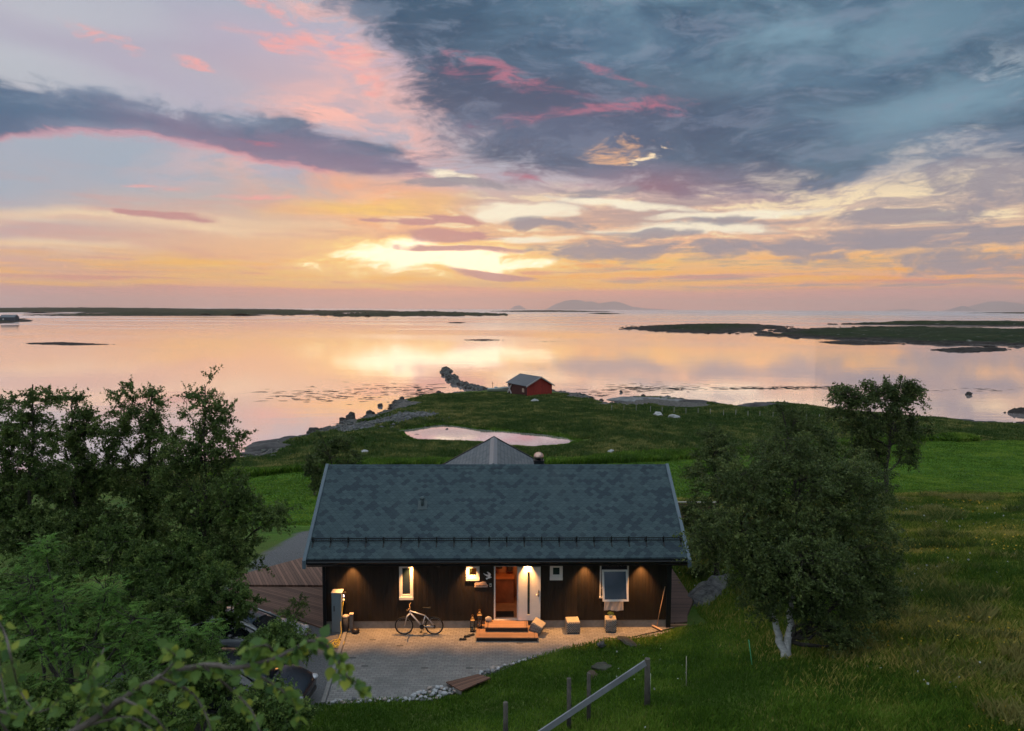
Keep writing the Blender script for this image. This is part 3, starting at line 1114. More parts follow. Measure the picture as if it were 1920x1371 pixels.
def shingle_mat():
    def fn(B, p):
        o = B.obj()
        x, y, z = B.sep(o)
        v = (y / math.cos(SL)) / 0.135
        u = x / 0.235
        row = v.floor()
        b = v - row
        odd = B.m('FRACT', row * 0.5) * 2.0
        uu = u + odd * 0.5
        a = B.m('FRACT', uu) - 0.5
        edge = a * a * 4.0 * 0.62            # rounded lower edge of each tab
        low = B.m('LESS_THAN', b, edge)
        row2 = row - low
        odd2 = B.m('FRACT', row2 * 0.5) * 2.0
        col = (u + odd2 * 0.5).floor()
        k = B.white(B.xyz(col, row2, 3.0))
        pat = B.noise(B.xyz(col * 0.36, row2 * 0.50, 0.0), 1.0, 2, 0.6)
        dark = B.m('GREATER_THAN', pat + (k - 0.5) * 0.42, 0.60)
        grain = B.noise(o, 60, 3, 0.7)
        lt = B.mix(k, (0.052, 0.082, 0.092), (0.074, 0.112, 0.120))
        dk = B.mix(k, (0.028, 0.044, 0.056), (0.038, 0.058, 0.072))
        c = B.mix(dark, lt, dk)
        bb = b - edge + low * 0.0
        line = B.sstep(bb.abs(), 0.16, 0.0)
        c = B.mix(line * 0.65, c, (0.02, 0.03, 0.036))
        c = B.mix(B.lin(grain, 0.3, 0.7) * 0.3, c, (0.03, 0.045, 0.055))
        stain = B.noise(B.xyz(x * 0.6, y * 0.25, 0.0), 1.0, 3)
        c = B.mix(B.sstep(stain, 0.5, 0.75) * 0.3, c, (0.09, 0.12, 0.12))
        B.put(p.inputs['Base Color'], c)
        B.put(p.inputs['Normal'], B.bump(grain * 0.3 - line * 0.8, 0.5, 0.01))
    return mat('bitumen_shingles', (0.07, 0.11, 0.13), 0.85, fn=fn, spec=0.3)


M_board = board_mat()
M_shing = shingle_mat()
M_white = mottled('white_paint', (0.74, 0.70, 0.66), 0.06, 14, 0.45, 0.05)
M_black = mottled('black_metal', (0.012, 0.014, 0.016), 0.3, 20, 0.5, 0.05)
M_slate = mottled('slate_metal', (0.11, 0.15, 0.18), 0.15, 6, 0.45, 0.05)
M_plinth = mottled('plinth_concrete', (0.24, 0.22, 0.20), 0.25, 8, 0.85, 0.3)
M_glass = mat('dark_glass', (0.02, 0.03, 0.04), 0.06, spec=0.9)
M_room = mottled('room_plaster', (0.42, 0.20, 0.10), 0.12, 2, 0.8, 0.0)


def deck_mat(name, c, ang, w=0.12, var=0.35, rough=0.8):
    def fn(B, p):
        o = B.obj()
        x, y, z = B.sep(o)
        ca, sa = math.cos(R(ang)), math.sin(R(ang))
        u = (x * ca + y * sa) / w
        t = y * ca - x * sa
        k = B.white(B.xyz(u.floor(), 0.0, 0.0))
        g = B.noise(B.xyz(u * 1.2, t * 1.2, 0.0), 2.2, 6, 0.65)
        f = B.m('FRACT', u)
        gap = B.sstep((f - 0.5).abs(), 0.42, 0.47)
        a = tuple(q * (1 - var) for q in c)
        b = tuple(min(1, q * (1 + var)) for q in c)
        col = B.mix(B.lin(g * 0.7 + k * 0.5, 0.3, 0.85), a, b)
        col = B.mix(gap * 0.85, col, (0.008, 0.006, 0.005))
        B.put(p.inputs['Base Color'], col)
        B.put(p.inputs['Normal'], B.bump(g * 0.2 - gap, 0.6, 0.01))
    return mat(name, c, rough, fn=fn)


def wall_with_holes(y0, y1, x0, x1, z0, z1, holes, name, m):
    """front wall: boxes round rectangular openings"""
    mb = MB()
    xs = sorted({x0, x1} | {h[0] for h in holes} | {h[1] for h in holes})
    for a, b in zip(xs, xs[1:]):
        cuts = sorted((h[2], h[3]) for h in holes if h[0] <= a + 1e-6 and h[1] >= b - 1e-6)
        z = z0
        for c0, c1 in cuts:
            if c0 > z + 1e-6: mb.box2((a, y0, z), (b, y1, c0))
            z = c1
        if z1 > z: mb.box2((a, y0, z), (b, y1, z1))
    bmesh.ops.remove_doubles(mb.bm, verts=mb.bm.verts, dist=1e-5)
    # drop the inner faces between touching boxes
    seen = {}
    for f in mb.bm.faces:
        seen.setdefault(tuple(round(q, 4) for q in f.calc_center_median()), []).append(f)
    bmesh.ops.delete(mb.bm, geom=[f for v in seen.values() if len(v) > 1 for f in v], context='FACES')
    return mb.build(name, m, house)


def rect(px0, py0, px1, py1):
    a, b = hl(px0, py1), hl(px1, py0)
    return (a.x, b.x, a.z, b.z)


W1 = rect(749, 1059, 774.5, 1124.5)
W2 = rect(874, 1059, 899, 1088.5)
W3 = rect(1031, 1058, 1055, 1087.5)
W4 = rect(1124, 1058, 1179, 1121)
DR = rect(927, 1059.5, 971.5, 1163.5)
ZT = 2.62
PL = 0.30
fl0 = DR[2] + 0.02
wall_with_holes(0.0, 0.14, 0.0, HWID, PL, ZT + 0.1, [W1, W2, W3, W4, (DR[0], DR[1], PL, DR[3])], 'front_wall', M_board)
mb = MB()
mb.box2((0.03, 0.03, -0.3), (DR[0], 0.14, PL - 0.002))
mb.box2((DR[1], 0.03, -0.3), (HWID - 0.03, 0.14, PL - 0.002))
mb.box2((DR[0], 0.04, -0.3), (DR[1], 0.14, DR[2] - 0.01))
mb.build('plinth', M_plinth, house)
DEP = 2 * YRD
mb = MB()
for xx in (0.0, HWID - 0.14):
    mb.prism([(xx, 0.14, -0.3), (xx, DEP, -0.3), (xx, DEP, ZT), (xx, YRD, ZR - 0.28), (xx, 0.14, ZT)], (0.14, 0, 0))
build_each(mb, 'side_wall', M_board, house)
mb = MB()
mb.box2((0.14, DEP - 0.14, -0.3), (HWID - 0.14, DEP, ZT))
mb.build('rear_wall', M_board, house)
mb = MB()
mb.box2((-0.03, -0.035, -0.1), (0.09, -0.001, ZT))
mb.box2((HWID - 0.14, -0.035, -0.1), (HWID + 0.035, -0.001, ZT))
build_each(mb, 'corner_board', M_black, house)

# roof: two slabs, their caps and boards
def slab(x0, x1, ya, za, yb, zb, th):
    return [(x0, ya, za), (x0, yb, zb), (x0, yb, zb - th), (x0, ya, za - th)], (x1 - x0, 0, 0)


mb = MB()
P_, e_ = slab(-OV + 0.02, HWID + OV - 0.02, YE, ZE, YRD, ZR, 0.05)
mb.prism(P_, e_)
roofF = mb.build('roof', M_shing, house)
mb = MB()
P_, e_ = slab(-OV + 0.02, HWID + OV - 0.02, 2 * YRD - YE, ZE, YRD + 0.001, ZR, 0.05)
mb.prism(P_, e_)
mb.build('rear_roof', M_shing, house)
mb = MB()
for x0 in (-OV - 0.10, HWID + OV - 0.02):
    for (ya, yb) in ((YE - 0.12, YRD), (2 * YRD - YE + 0.12, YRD)):
        za = ZE - 0.12 * math.tan(SL)
        mb.prism([(x0, ya, za + 0.05), (x0, yb, ZR + 0.05), (x0, yb, ZR - 0.27), (x0, ya, za - 0.25)], (0.12, 0, 0))
build_each(mb, 'barge_board', M_slate, house)
mb = MB()
mb.prism([(-OV + 0.02, YRD - 0.16, ZR - 0.105), (-OV + 0.02, YRD, ZR + 0.022), (-OV + 0.02, YRD + 0.16, ZR - 0.105), (-OV + 0.02, YRD, ZR - 0.01)], (HWID + 2 * OV - 0.04, 0, 0))
mb.build('ridge_cap', M_shing, house)
mb = MB()
mb.box2((-OV + 0.02, YE - 0.02, ZE - 0.23), (HWID + OV - 0.02, YE + 0.02, ZE - 0.045))
mb.build('fascia', M_black, house)
mb = MB()
pr = [(0.075 * math.cos(R(a)), 0.075 * math.sin(R(a))) for a in range(180, 361, 20)]
x0, x1 = -OV + 0.05, HWID + OV - 0.05
gut = [(x0, YE - 0.09 + a, ZE - 0.09 + b) for a, b in pr] + [(x0, YE - 0.09 + a * 0.86, ZE - 0.085 + b * 0.86) for a, b in reversed(pr)]
mb.prism(gut, (x1 - x0, 0, 0))
mb.build('gutter', M_black, house)
mb = MB()
mb.box2((-OV + 0.02, YE + 0.02, ZT + 0.0), (HWID + OV - 0.02, -0.001, ZT + 0.03))
mb.build('soffit', mottled('soffit_boards', (0.03, 0.022, 0.018), 0.3, 9, 0.7, 0.1), house)
# snow guard along the eave with its brackets
gd = thing('snow_guard', None, None)
gd.parent = house
mb = MB()
sy = YE + 0.50
sz = ZE + 0.50 * math.tan(SL)
for off in (0.11, 0.20):
    mb.box((HWID / 2, sy, sz + off), (HWID + 2 * OV - 0.15, 0.02, 0.028))
nbar = int((HWID + 2 * OV - 0.2) / 0.085)
for i in range(nbar):
    xx = -OV + 0.1 + i * 0.085
    mb.box((xx, sy - 0.001, sz + 0.155), (0.014, 0.008, 0.09))
rail_ = mb.build('snow_rail', M_black, house)
COL.objects.unlink(gd)
bpy.data.objects.remove(gd)
nb = 22
src = None
for i in range(nb):
    xx = -OV + 0.13 + i * (HWID + 2 * OV - 0.26) / (nb - 1)
    if src is None:
        mb = MB()
        mb.box((0, 0.018, 0.12), (0.05, 0.014, 0.25))
        mb.box((0, 0.09, 0.085), (0.045, 0.24, 0.014), rot=Matrix.Rotation(SL, 3, 'X'))
        mb.box((0, -0.06, -0.028), (0.045, 0.20, 0.014), rot=Matrix.Rotation(SL, 3, 'X'))
        mb.cyl((0, 0.02, 0.20), (0, 0.02, 0.28), 0.008, 0.003, 6)
        src = mb.build('rail_bracket', M_black, rail_)
        src.location = (xx, sy, sz)
    else:
        c = src.copy()
        COL.objects.link(c)
        c.parent = rail_
        c.location = (xx, sy, sz)

# vent pipe on the roof: a little hooded pipe on a flashing
def roof_pt(px, py):
    """point on the front roof slope seen there (house coordinates)"""
    o = hrot.transposed() @ (Vector((0, 0, HC)) - HL)
    d = hrot.transposed() @ ray(px, py)
    tn = math.tan(SL)
    t = (ZE + (o.y - YE) * tn - o.z) / (d.z - d.y * tn)
    return o + d * t


q = roof_pt(792, 948)
mb = MB()
mb.box((q.x, q.y, q.z + 0.012), (0.34, 0.42, 0.012), rot=Matrix.Rotation(SL, 3, 'X'))
mb.cyl(q, q + Vector((0, 0, 0.26)), 0.055, 0.055, 14)
mb.lathe([(0.10, 0.24), (0.10, 0.27), (0.085, 0.32), (0.04, 0.345), (0.005, 0.35)], q, 16)
mb.build('vent_pipe', mottled('vent_plastic', (0.06, 0.085, 0.09), 0.2, 20, 0.5), house)

# the wing behind, its ridge running away from the camera
oc = hrot.transposed() @ (Vector((0, 0, HC)) - HL)
d = hrot.transposed() @ ray(926, 820)
t = (ZR - oc.z) / d.z
apex = oc + d * t
ws = math.tan(R(29))
mb = MB()
hwid = 3.4
for s_ in (-1, 1):
    mb.prism([(apex.x, YRD + 0.05, ZR), (apex.x + s_ * hwid, YRD + 0.05, ZR - hwid * ws), (apex.x + s_ * hwid, YRD + 0.05, ZR - hwid * ws - 0.06), (apex.x, YRD + 0.05, ZR - 0.06)], (0, apex.y - YRD - 0.05, 0))


def wing_mat():
    def fn(B, p):
        o = B.obj()
        x, y, z = B.sep(o)
        ax = (x - apex.x).abs()
        v = ax / 0.16
        u = y / 0.30 + B.m('FRACT', v.floor() * 0.5)
        k = B.white(B.xyz(u.floor(), v.floor(), 1.0))
        e = B.sstep((B.m('FRACT', v) - 0.5).abs(), 0.36, 0.48)
        e2 = B.sstep((B.m('FRACT', u) - 0.5).abs(), 0.42, 0.49)
        n = B.noise(o, 3.0, 5, 0.6)
        c = B.mix(k * 0.6 + n * 0.4, (0.06, 0.075, 0.085), (0.15, 0.165, 0.175))
        c = B.mix(B.m('MAXIMUM', e, e2) * 0.6, c, (0.025, 0.03, 0.035))
        B.put(p.inputs['Base Color'], c)
        B.put(p.inputs['Normal'], B.bump(n * 0.3 - e, 0.5, 0.01))
    return mat('wing_shingles', (0.1, 0.12, 0.13), 0.8, fn=fn)


mb.build('wing_roof', wing_mat(), house)
mb = MB()
yb = apex.y - 0.35
mb.prism([(apex.x - 3.0, YRD + 2.9, -0.8), (apex.x + 3.0, YRD + 2.9, -0.8), (apex.x + 3.0, YRD + 2.9, ZR - 3.0 * ws - 0.1), (apex.x, YRD + 2.9, ZR - 0.09), (apex.x - 3.0, YRD + 2.9, ZR - 3.0 * ws - 0.1)], (0, yb - YRD - 2.9, 0))
mb.build('wing_wall', M_board, house)
mb = MB()
for s_ in (-1, 1):
    mb.prism([(apex.x, apex.y, ZR + 0.05), (apex.x + s_ * (hwid + .04), apex.y, ZR - (hwid + .04) * ws + 0.05), (apex.x + s_ * (hwid + .04), apex.y, ZR - (hwid + .04) * ws - 0.18), (apex.x, apex.y, ZR - 0.18)], (0, 0.10, 0))
build_each(mb, 'wing_barge_board', M_black, house)
mb = MB()
for s_ in (-1, 1):
    mb.prism([(apex.x, YRD + 0.2, ZR + 0.03), (apex.x + s_ * 0.17, YRD + 0.2, ZR - 0.17 * ws + 0.022), (apex.x + s_ * 0.17, YRD + 0.2, ZR - 0.17 * ws + 0.004), (apex.x, YRD + 0.2, ZR + 0.01)], (0, apex.y - YRD - 0.2, 0))
mb.build('wing_ridge_cap', M_slate, house)

# chimney with a copper dome behind the ridge
d = hrot.transposed() @ ray(1010, 864)
t = (YRD + 1.25 - oc.y) / d.y
q = oc + d * t
mb = MB()
mb.box2((q.x - 0.20, q.y - 0.2, q.z - 1.3), (q.x + 0.20, q.y + 0.2, q.z + 0.0))
mb.box2((q.x - 0.23, q.y - 0.23, q.z + 0.001), (q.x + 0.23, q.y + 0.23, q.z + 0.04))
ch = mb.build('chimney', M_black, house)
mb = MB()
for s_ in (-1, 1):
    for t_ in (-1, 1):
        mb.box((q.x + s_ * 0.15, q.y + t_ * 0.15, q.z + 0.10), (0.03, 0.03, 0.12))
mb.cyl((q.x, q.y, q.z + 0.04), (q.x, q.y, q.z + 0.16), 0.10, 0.10, 14)
mb.build('cap_post', M_black, ch)
mb = MB()
mb.lathe([(0.21, 0.0), (0.215, 0.02), (0.205, 0.08), (0.17, 0.15), (0.10, 0.205), (0.02, 0.225)], (q.x, q.y, q.z + 0.15), 24)
mb.build('chimney_dome', mat('copper_cowl', (0.62, 0.40, 0.32), 0.28, 1.0), ch)

# ---- windows


def window(w, name, depth=0.0, fw=0.085, lit=None, sill=True, boarder=None):
    x0, x1, z0, z1 = w
    mb = MB()
    b = 0.014
    sz0 = z0 + (0.12 if sill else 0.0)
    # outer casing, proud of the boards
    mb.box2((x0, -0.035, z1 - 0.055), (x1, 0.02, z1), bev=0.004)
    mb.box2((x0, -0.032, sz0), (x0 + 0.055, 0.02, z1 - 0.056))
    mb.box2((x1 - 0.055, -0.032, sz0), (x1, 0.02, z1 - 0.056))
    if sill:
        mb.box2((x0 - 0.005, -0.045, z0), (x1 + 0.005, 0.02, z0 + 0.105), bev=0.005)
        mb.box2((x0, -0.03, z0 + 0.106), (x1, 0.02, z0 + 0.13))
    else:
        mb.box2((x0, -0.032, z0), (x1, 0.02, z0 + 0.055))
    fr = mb.build(name, M_white, house)
    ix0, ix1, iz0, iz1 = x0 + 0.057, x1 - 0.057, sz0 + 0.012, z1 - 0.058
    mb = MB()
    mb.box2((ix0, -0.016, iz1 - fw + 0.02), (ix1, 0.03, iz1))
    mb.box2((ix0, -0.016, iz0), (ix1, 0.03, iz0 + fw - 0.015))
    mb.box2((ix0, -0.0165, iz0 + fw - 0.015), (ix0 + fw - 0.03, 0.03, iz1 - fw + 0.02))
    mb.box2((ix1 - fw + 0.03, -0.0165, iz0 + fw - 0.015), (ix1, 0.03, iz1 - fw + 0.02))
    mb.build('sash', M_white, fr)
    mb = MB()
    mb.box2((ix0 + 0.01, 0.008, iz0 + 0.01), (ix1 - 0.01, 0.016, iz1 - 0.01))
    mb.build('pane', M_glass if lit is None else lit, fr)
    return fr


clear = bpy.data.materials.new('clear_glass')
clear.use_nodes = True
nt = clear.node_tree
nt.nodes.clear()
tr_ = nt.nodes.new('ShaderNodeBsdfTransparent')
gl_ = nt.nodes.new('ShaderNodeBsdfGlossy')
gl_.inputs['Roughness'].default_value = 0.03
tr_.inputs[0].default_value = (0.85, 0.88, 0.9, 1)
mx_ = nt.nodes.new('ShaderNodeMixShader')
fs_ = nt.nodes.new('ShaderNodeFresnel')
fs_.inputs[0].default_value = 1.6
nt.links.new(fs_.outputs[0], mx_.inputs[0])
nt.links.new(tr_.outputs[0], mx_.inputs[1])
nt.links.new(gl_.outputs[0], mx_.inputs[2])
oo_ = nt.nodes.new('ShaderNodeOutputMaterial')
nt.links.new(mx_.outputs[0], oo_.inputs[0])

wn1 = window(W1, 'window')
wn2 = window(W2, 'window', lit=clear)
wn3 = window(W3, 'window')
# a plain blind behind the tall window
mb = MB()
mb.box2((W1[0] + 0.1, 0.05, W1[2] + 0.2), (W1[1] - 0.1, 0.06, W1[3] - 0.1))
mb.build('blind', mottled('blind_cloth', (0.05, 0.04, 0.035), 0.1, 4, 0.9, 0.0), wn1)

# rooms behind the lit window and the door
def room(name, x0, x1, y1, z0, z1, m, yo=0.145):
    mb = MB()
    t = 0.03
    mb.box2((x0 - t, y1, z0), (x1 + t, y1 + t, z1))
    mb.box2((x0 - t, yo, z0), (x0, y1, z1))
    mb.box2((x1, yo, z0), (x1 + t, y1, z1))
    mb.box2((x0 - t, yo, z1), (x1 + t, y1 + t, z1 + t))
    r = mb.build(name, m, house)
    mb = MB()
    mb.box2((x0 - t, yo, z0 - t), (x1 + t, y1 + t, z0))
    mb.build('room_floor', mottled('room_boards', (0.34, 0.19, 0.10), 0.25, 5, 0.45, 0.1), r)
    return r


rA = room('hall', DR[0] - 0.25, DR[1] + 0.3, 2.2, fl0, fl0 + 2.25, M_room)
rB = room('small_room', W2[0] - 0.35, W2[1] + 0.35, 1.2, W2[2] - 0.3, W2[3] + 0.25, M_room)


def lamp(name, kind, loc, energy, color, size=0.05, parent=None, **k):
    l = bpy.data.lights.new(name, kind)
    l.energy = energy
    l.color = color
    if kind == 'SPOT':
        l.spot_size = k.get('spot', R(75))
        l.spot_blend = k.get('blend', 0.6)
    l.shadow_soft_size = size
    o = bpy.data.objects.new(name, l)
    COL.objects.link(o)
    if parent: o.parent = parent
    o.location = loc
    return o


lamp('hall_lamp', 'POINT', ((DR[0] + DR[1]) / 2 + 0.2, 1.1, fl0 + 2.05), 22, (1.0, 0.52, 0.20), 0.1, house)
lamp('small_room_lamp', 'POINT', ((W2[0] + W2[1]) / 2 + .2, 0.7, W2[3] + 0.1), 9, (1.0, 0.55, 0.2), 0.06, house)
# things inside the hall: low cupboard, hanging coats, doormat, mirror
ha = hl
mb = MB()
mb.box2((DR[0] - 0.2, 1.5, fl0 + 0.001), (DR[1] - 0.12, 2.19, fl0 + 0.95))
mb.box2((DR[0] - 0.22, 1.47, fl0 + 0.951), (DR[1] - 0.10, 2.19, fl0 + 0.985))
mb.build('hall_cupboard', mottled('red_wood', (0.36, 0.13, 0.05), 0.3, 5, 0.5, 0.1), house)
mb = MB()
mb.box2((DR[0] + 0.07, 0.25, fl0 + 0.002), (DR[1] - 0.14, 0.72, fl0 + 0.02))
mb.build('doormat', mottled('dark_mat', (0.010, 0.010, 0.011), 0.3, 40, 0.95, 0.4), house)
mb = MB()
for i, (xx, w_, l_) in enumerate([(0.18, 0.10, 0.75), (0.36, 0.07, 0.50), (0.60, 0.09, 0.85)]):
    x = DR[0] + xx
    mb.lathe([(0.02, 0), (w_, -0.06), (w_ * 1.15, -0.3 * l_), (w_ * 1.3, -0.8 * l_), (w_ * 1.2, -l_)], (x, 1.9, fl0 + 2.0), 12, sy=0.6)
build_each(mb, 'hanging_coats', mottled('dark_coats', (0.03, 0.02, 0.02), 0.4, 8, 0.9, 0.2), house)
# a candle-like shape behind the small window, with glow added to it
mb = MB()
xx = W2[0] + 0.16
mb.tube([(xx, 0.22, W2[2] + 0.14), (xx, 0.22, W2[2] + 0.30)], 0.012, 8)
mb.lathe([(0.03, 0.0), (0.055, 0.06), (0.03, 0.16), (0.005, 0.26)], (xx, 0.22, W2[2] + 0.24), 12)
mb.build('window_ornament', mat('glowing_gold', (0.8, 0.5, 0.12), 0.4, emit=(1, 0.55, 0.1), estr=0.35), wn2)

# door frame, threshold and the open door leaf
mb = MB()
mb.box2((DR[0] - 0.02, -0.03, DR[3] - 0.045), (DR[1] + 0.02, 0.12, DR[3] + 0.02))
mb.box2((DR[0] - 0.02, -0.03, DR[2] + 0.05), (DR[0] + 0.035, 0.12, DR[3] - 0.046))
mb.box2((DR[1] - 0.035, -0.03, DR[2] + 0.05), (DR[1] + 0.02, 0.12, DR[3] - 0.046))
dfm = mb.build('door_frame', M_white, house)
mb = MB()
mb.box2((DR[0] - 0.03, -0.06, DR[2] - 0.03), (DR[1] + 0.03, 0.14, DR[2] + 0.045), bev=0.008)
mb.build('threshold', mottled('threshold_metal', (0.55, 0.52, 0.48), 0.1, 10, 0.4), dfm)
DLx0, DLx1 = hl(972, 1100, -0.11).x, hl(1013.5, 1100, -0.11).x
dz0, dz1 = hl(990, 1163, -0.11).z, hl(990, 1063, -0.11).z
gxx = (hl(989, 1100, -0.11).x, hl(993.5, 1100, -0.11).x)
gz0_, gz1_ = hl(990, 1152, -.11).z, hl(990, 1072, -.11).z
mb = MB()
mb.box2((DLx0, -0.135, dz0), (gxx[0] - 0.001, -0.085, dz1))
mb.box2((gxx[1] + 0.001, -0.135, dz0), (DLx1, -0.085, dz1))
mb.box2((gxx[0] - 0.001, -0.135, gz1_), (gxx[1] + 0.001, -0.085, dz1))
mb.box2((gxx[0] - 0.001, -0.135, dz0), (gxx[1] + 0.001, -0.085, gz0_))
dl = mb.build('door', M_white, house)
mb = MB()
mb.box2((gxx[0] - 0.03, -0.142, gz0_ - 0.03), (gxx[0], -0.136, gz1_ + 0.03))
mb.box2((gxx[1], -0.142, gz0_ - 0.03), (gxx[1] + 0.03, -0.136, gz1_ + 0.03))
mb.box2((gxx[0], -0.142, gz1_), (gxx[1], -0.136, gz1_ + 0.03))
mb.box2((gxx[0], -0.142, gz0_ - 0.03), (gxx[1], -0.136, gz0_))
mb.build('glazing_bead', M_white, dl)
mb = MB()
mb.box2((gxx[0], -0.115, gz0_), (gxx[1], -0.105, gz1_))
mb.build('door_glass', M_glass, dl)
hx = hl(1010, 1113, -.13)
mb = MB()
mb.box2((hx.x - 0.025, -0.146, hx.z - 0.12), (hx.x + 0.02, -0.136, hx.z + 0.14), bev=0.004)
mb.tube([(hx.x, -0.146, hx.z - 0.02), (hx.x, -0.19, hx.z - 0.02), (hx.x - 0.12, -0.19, hx.z - 0.02)], 0.012, 8)
mb.cyl((hx.x, -0.146, hx.z + 0.09), (hx.x, -0.165, hx.z + 0.09), 0.018, 0.018, 10)
mb.build('door_handle', mat('brushed_steel', (0.55, 0.5, 0.45), 0.35, 1.0), dl)

# big window pushed open at the bottom
x0, x1, z0, z1 = W4
mb = MB()
mb.box2((x0, -0.035, z1 - 0.05), (x1, 0.05, z1))
mb.box2((x0, -0.032, z0 + 0.06), (x0 + 0.05, 0.05, z1 - 0.051))
mb.box2((x1 - 0.05, -0.032, z0 + 0.06), (x1, 0.05, z1 - 0.051))
mb.box2((x0 - 0.005, -0.05, z0), (x1 + 0.005, 0.05, z0 + 0.059))
w4 = mb.build('open_window', M_white, house)
s = thing('sash_tmp', None, None)
sash = MB()
sw_, sh_ = x1 - x0 - 0.12, z1 - z0 - 0.12
fwq = 0.07
sash.box((0, 0, -fwq / 2), (sw_, 0.05, fwq))
sash.box((0, 0, -sh_ + fwq / 2), (sw_, 0.05, fwq))
sash.box((-sw_ / 2 + fwq / 2, 0, -sh_ / 2), (fwq, 0.05, sh_ - 2 * fwq - 0.002))
sash.box((sw_ / 2 - fwq / 2, 0, -sh_ / 2), (fwq, 0.05, sh_ - 2 * fwq - 0.002))
so_ = sash.build('tilted_sash', M_white, w4)
so_.location = ((x0 + x1) / 2, -0.09, z1 - 0.17)
so_.rotation_euler = (R(-17), 0, 0)
so_.scale = (1, 1, 0.97)
pm = MB()
pm.box((0, 0, -sh_ / 2), (sw_ - 2 * fwq + 0.01, 0.012, sh_ - 2 * fwq + 0.01))
po = pm.build('pane', M_glass, w4)
po.location = so_.location
po.rotation_euler = so_.rotation_euler
po.scale = so_.scale
bpy.data.objects.remove(s)
mb = MB()
mb.box2((x0 + 0.06, 0.052, z0 + 0.06), (x1 - 0.06, 0.07, z1 - 0.06))
mb.build('room_shade_panel', mat('room_shade_paint', (0.02, 0.022, 0.028), 0.9), w4)  # dark panel; the unlit room's shade is put into its colour
mb = MB()
for sx_ in (x0 + 0.065, x1 - 0.065):
    mb.tube([(sx_, -0.02, z0 + 0.35), (sx_, -0.22, z0 + 0.50)], 0.008, 6)
build_each(mb, 'window_stay', M_white, w4)

# lamps recessed in the eave, over the wall
warm = (1.0, 0.45, 0.13)
m_bulb = mat('lit_lens', (1, 0.8, 0.5), 0.4, emit=(1.0, 0.55, 0.2), estr=6)
first = None
for px in (658, 769, 880, 990, 1098, 1205):
    qq = hl(px, 1062, -0.30)
    lx = qq.x
    mb = MB()
    mb.lathe([(0.05, 0.0), (0.05, 0.012), (0.038, 0.014)], (0, 0, 0), 16)
    f_ = mb.build('eave_downlight', M_white, house)
    f_.location = (lx, -0.20, ZT - 0.015)
    mb = MB()
    mb.lathe([(0.035, -0.002), (0.035, 0.0)], (0, 0, 0), 14)
    b_ = mb.build('lamp_lens', m_bulb, f_)
    lo = lamp('eave_lamp', 'SPOT', (lx, -0.20, ZT - 0.03), 560, warm, 0.02, house, spot=R(78), blend=0.9)
    lo.rotation_euler = (R(0), 0, 0)
# small movement sensor under the eave
q = hl(822, 1060)
mb = MB()
mb.box2((q.x - 0.06, -0.09, q.z - 0.04), (q.x + 0.06, -0.001, q.z + 0.06), bev=0.01)
mb.build('movement_sensor', mottled('grey_plastic', (0.10, 0.09, 0.09), 0.1, 10, 0.5), house)

# ---------------------------------------------------------------- yard
pav = [tuple(at(a, b, 0).xy) for a, b in [(654, 1181), (640, 1222), (611, 1320)]]
# paving: from the left kerb to the curved edge of the lawn
edge_pts = [(x, float(np.interp(x, EX, EY)) - 0.25) for x in np.linspace(pav[2][0] + 0.02, 6.4, 70)]


def paver_mat():
    def fn(B, p):
        o = B.obj()
        x, y, z = B.sep(o)
        v = y / 0.11
        u = x / 0.21 + B.m('FRACT', v.floor() * 0.5) * 1.0
        k = B.white(B.xyz(u.floor(), v.floor(), 2.0))
        jx = B.sstep((B.m('FRACT', u) - 0.5).abs(), 0.44, 0.49)
        jy = B.sstep((B.m('FRACT', v) - 0.5).abs(), 0.40, 0.48)
        j = B.m('MAXIMUM', jx, jy)
        n = B.noise(o, 1.3, 5, 0.6)
        g = B.noise(o, 40, 3, 0.7)
        c = B.mix(k * 0.55 + n * 0.45, (0.17, 0.165, 0.16), (0.31, 0.295, 0.28))
        c = B.mix(B.lin(g, 0.35, 0.65) * 0.35, c, (0.12, 0.115, 0.11))
        wet = B.sstep(B.noise(o, 0.45, 4, 0.6), 0.52, 0.70)
        c = B.mix(wet * 0.35, c, (0.10, 0.10, 0.10))
        odd = B.m('GREATER_THAN', B.white(B.xyz(u.floor(), v.floor(), 8.0)), 0.992)
        c = B.mix(odd * 0.7, c, (0.05, 0.05, 0.05))
        c = B.mix(j * 0.7, c, (0.06, 0.06, 0.055))
        B.put(p.inputs['Base Color'], c)
        B.put(p.inputs['Normal'], B.bump(g * 0.2 - j, 0.7, 0.01))
    return mat('paving_blocks', (0.25, 0.24, 0.22), 0.75, fn=fn)


wl = [hw(-0.0 + 0.9, 0.03, 0), hw(HWID - 0.05, 0.03, 0)]
poly = [(pav[2][0], pav[2][1])] + edge_pts + [(6.45, wl[1].y)] + [(wl[1].x, wl[1].y), (pav[0][0], wl[0].y)]
bm = bmesh.new()
f = bm.faces.new([bm.verts.new((a, b, 0.006)) for a, b in poly])
f.normal_update()
if f.normal.z < 0: bmesh.ops.reverse_faces(bm, faces=[f])
bmesh.ops.triangulate(bm, faces=bm.faces)
me = bpy.data.meshes.new('paving')
bm.to_mesh(me)
bm.free()
tag(link('paving', me, paver_mat()), 'block paved yard in front of the black house', 'paving', kind='structure')
mb = MB()
a, b = Vector((*pav[0], 0.0)), Vector((*pav[2], 0.0))
dv = (b - a)
mb.box((a + b) / 2 + Vector((-0.09, 0, 0.01)), (0.12, dv.length, 0.09), rot=Matrix.Rotation(math.atan2(dv.y, dv.x) + PI / 2, 3, 'Z'))
tag(mb.build('kerb', mottled('kerb_stone', (0.22, 0.21, 0.20), 0.2, 6, 0.8)), 'narrow stone kerb along the left side of the paving', 'kerb', kind='structure')

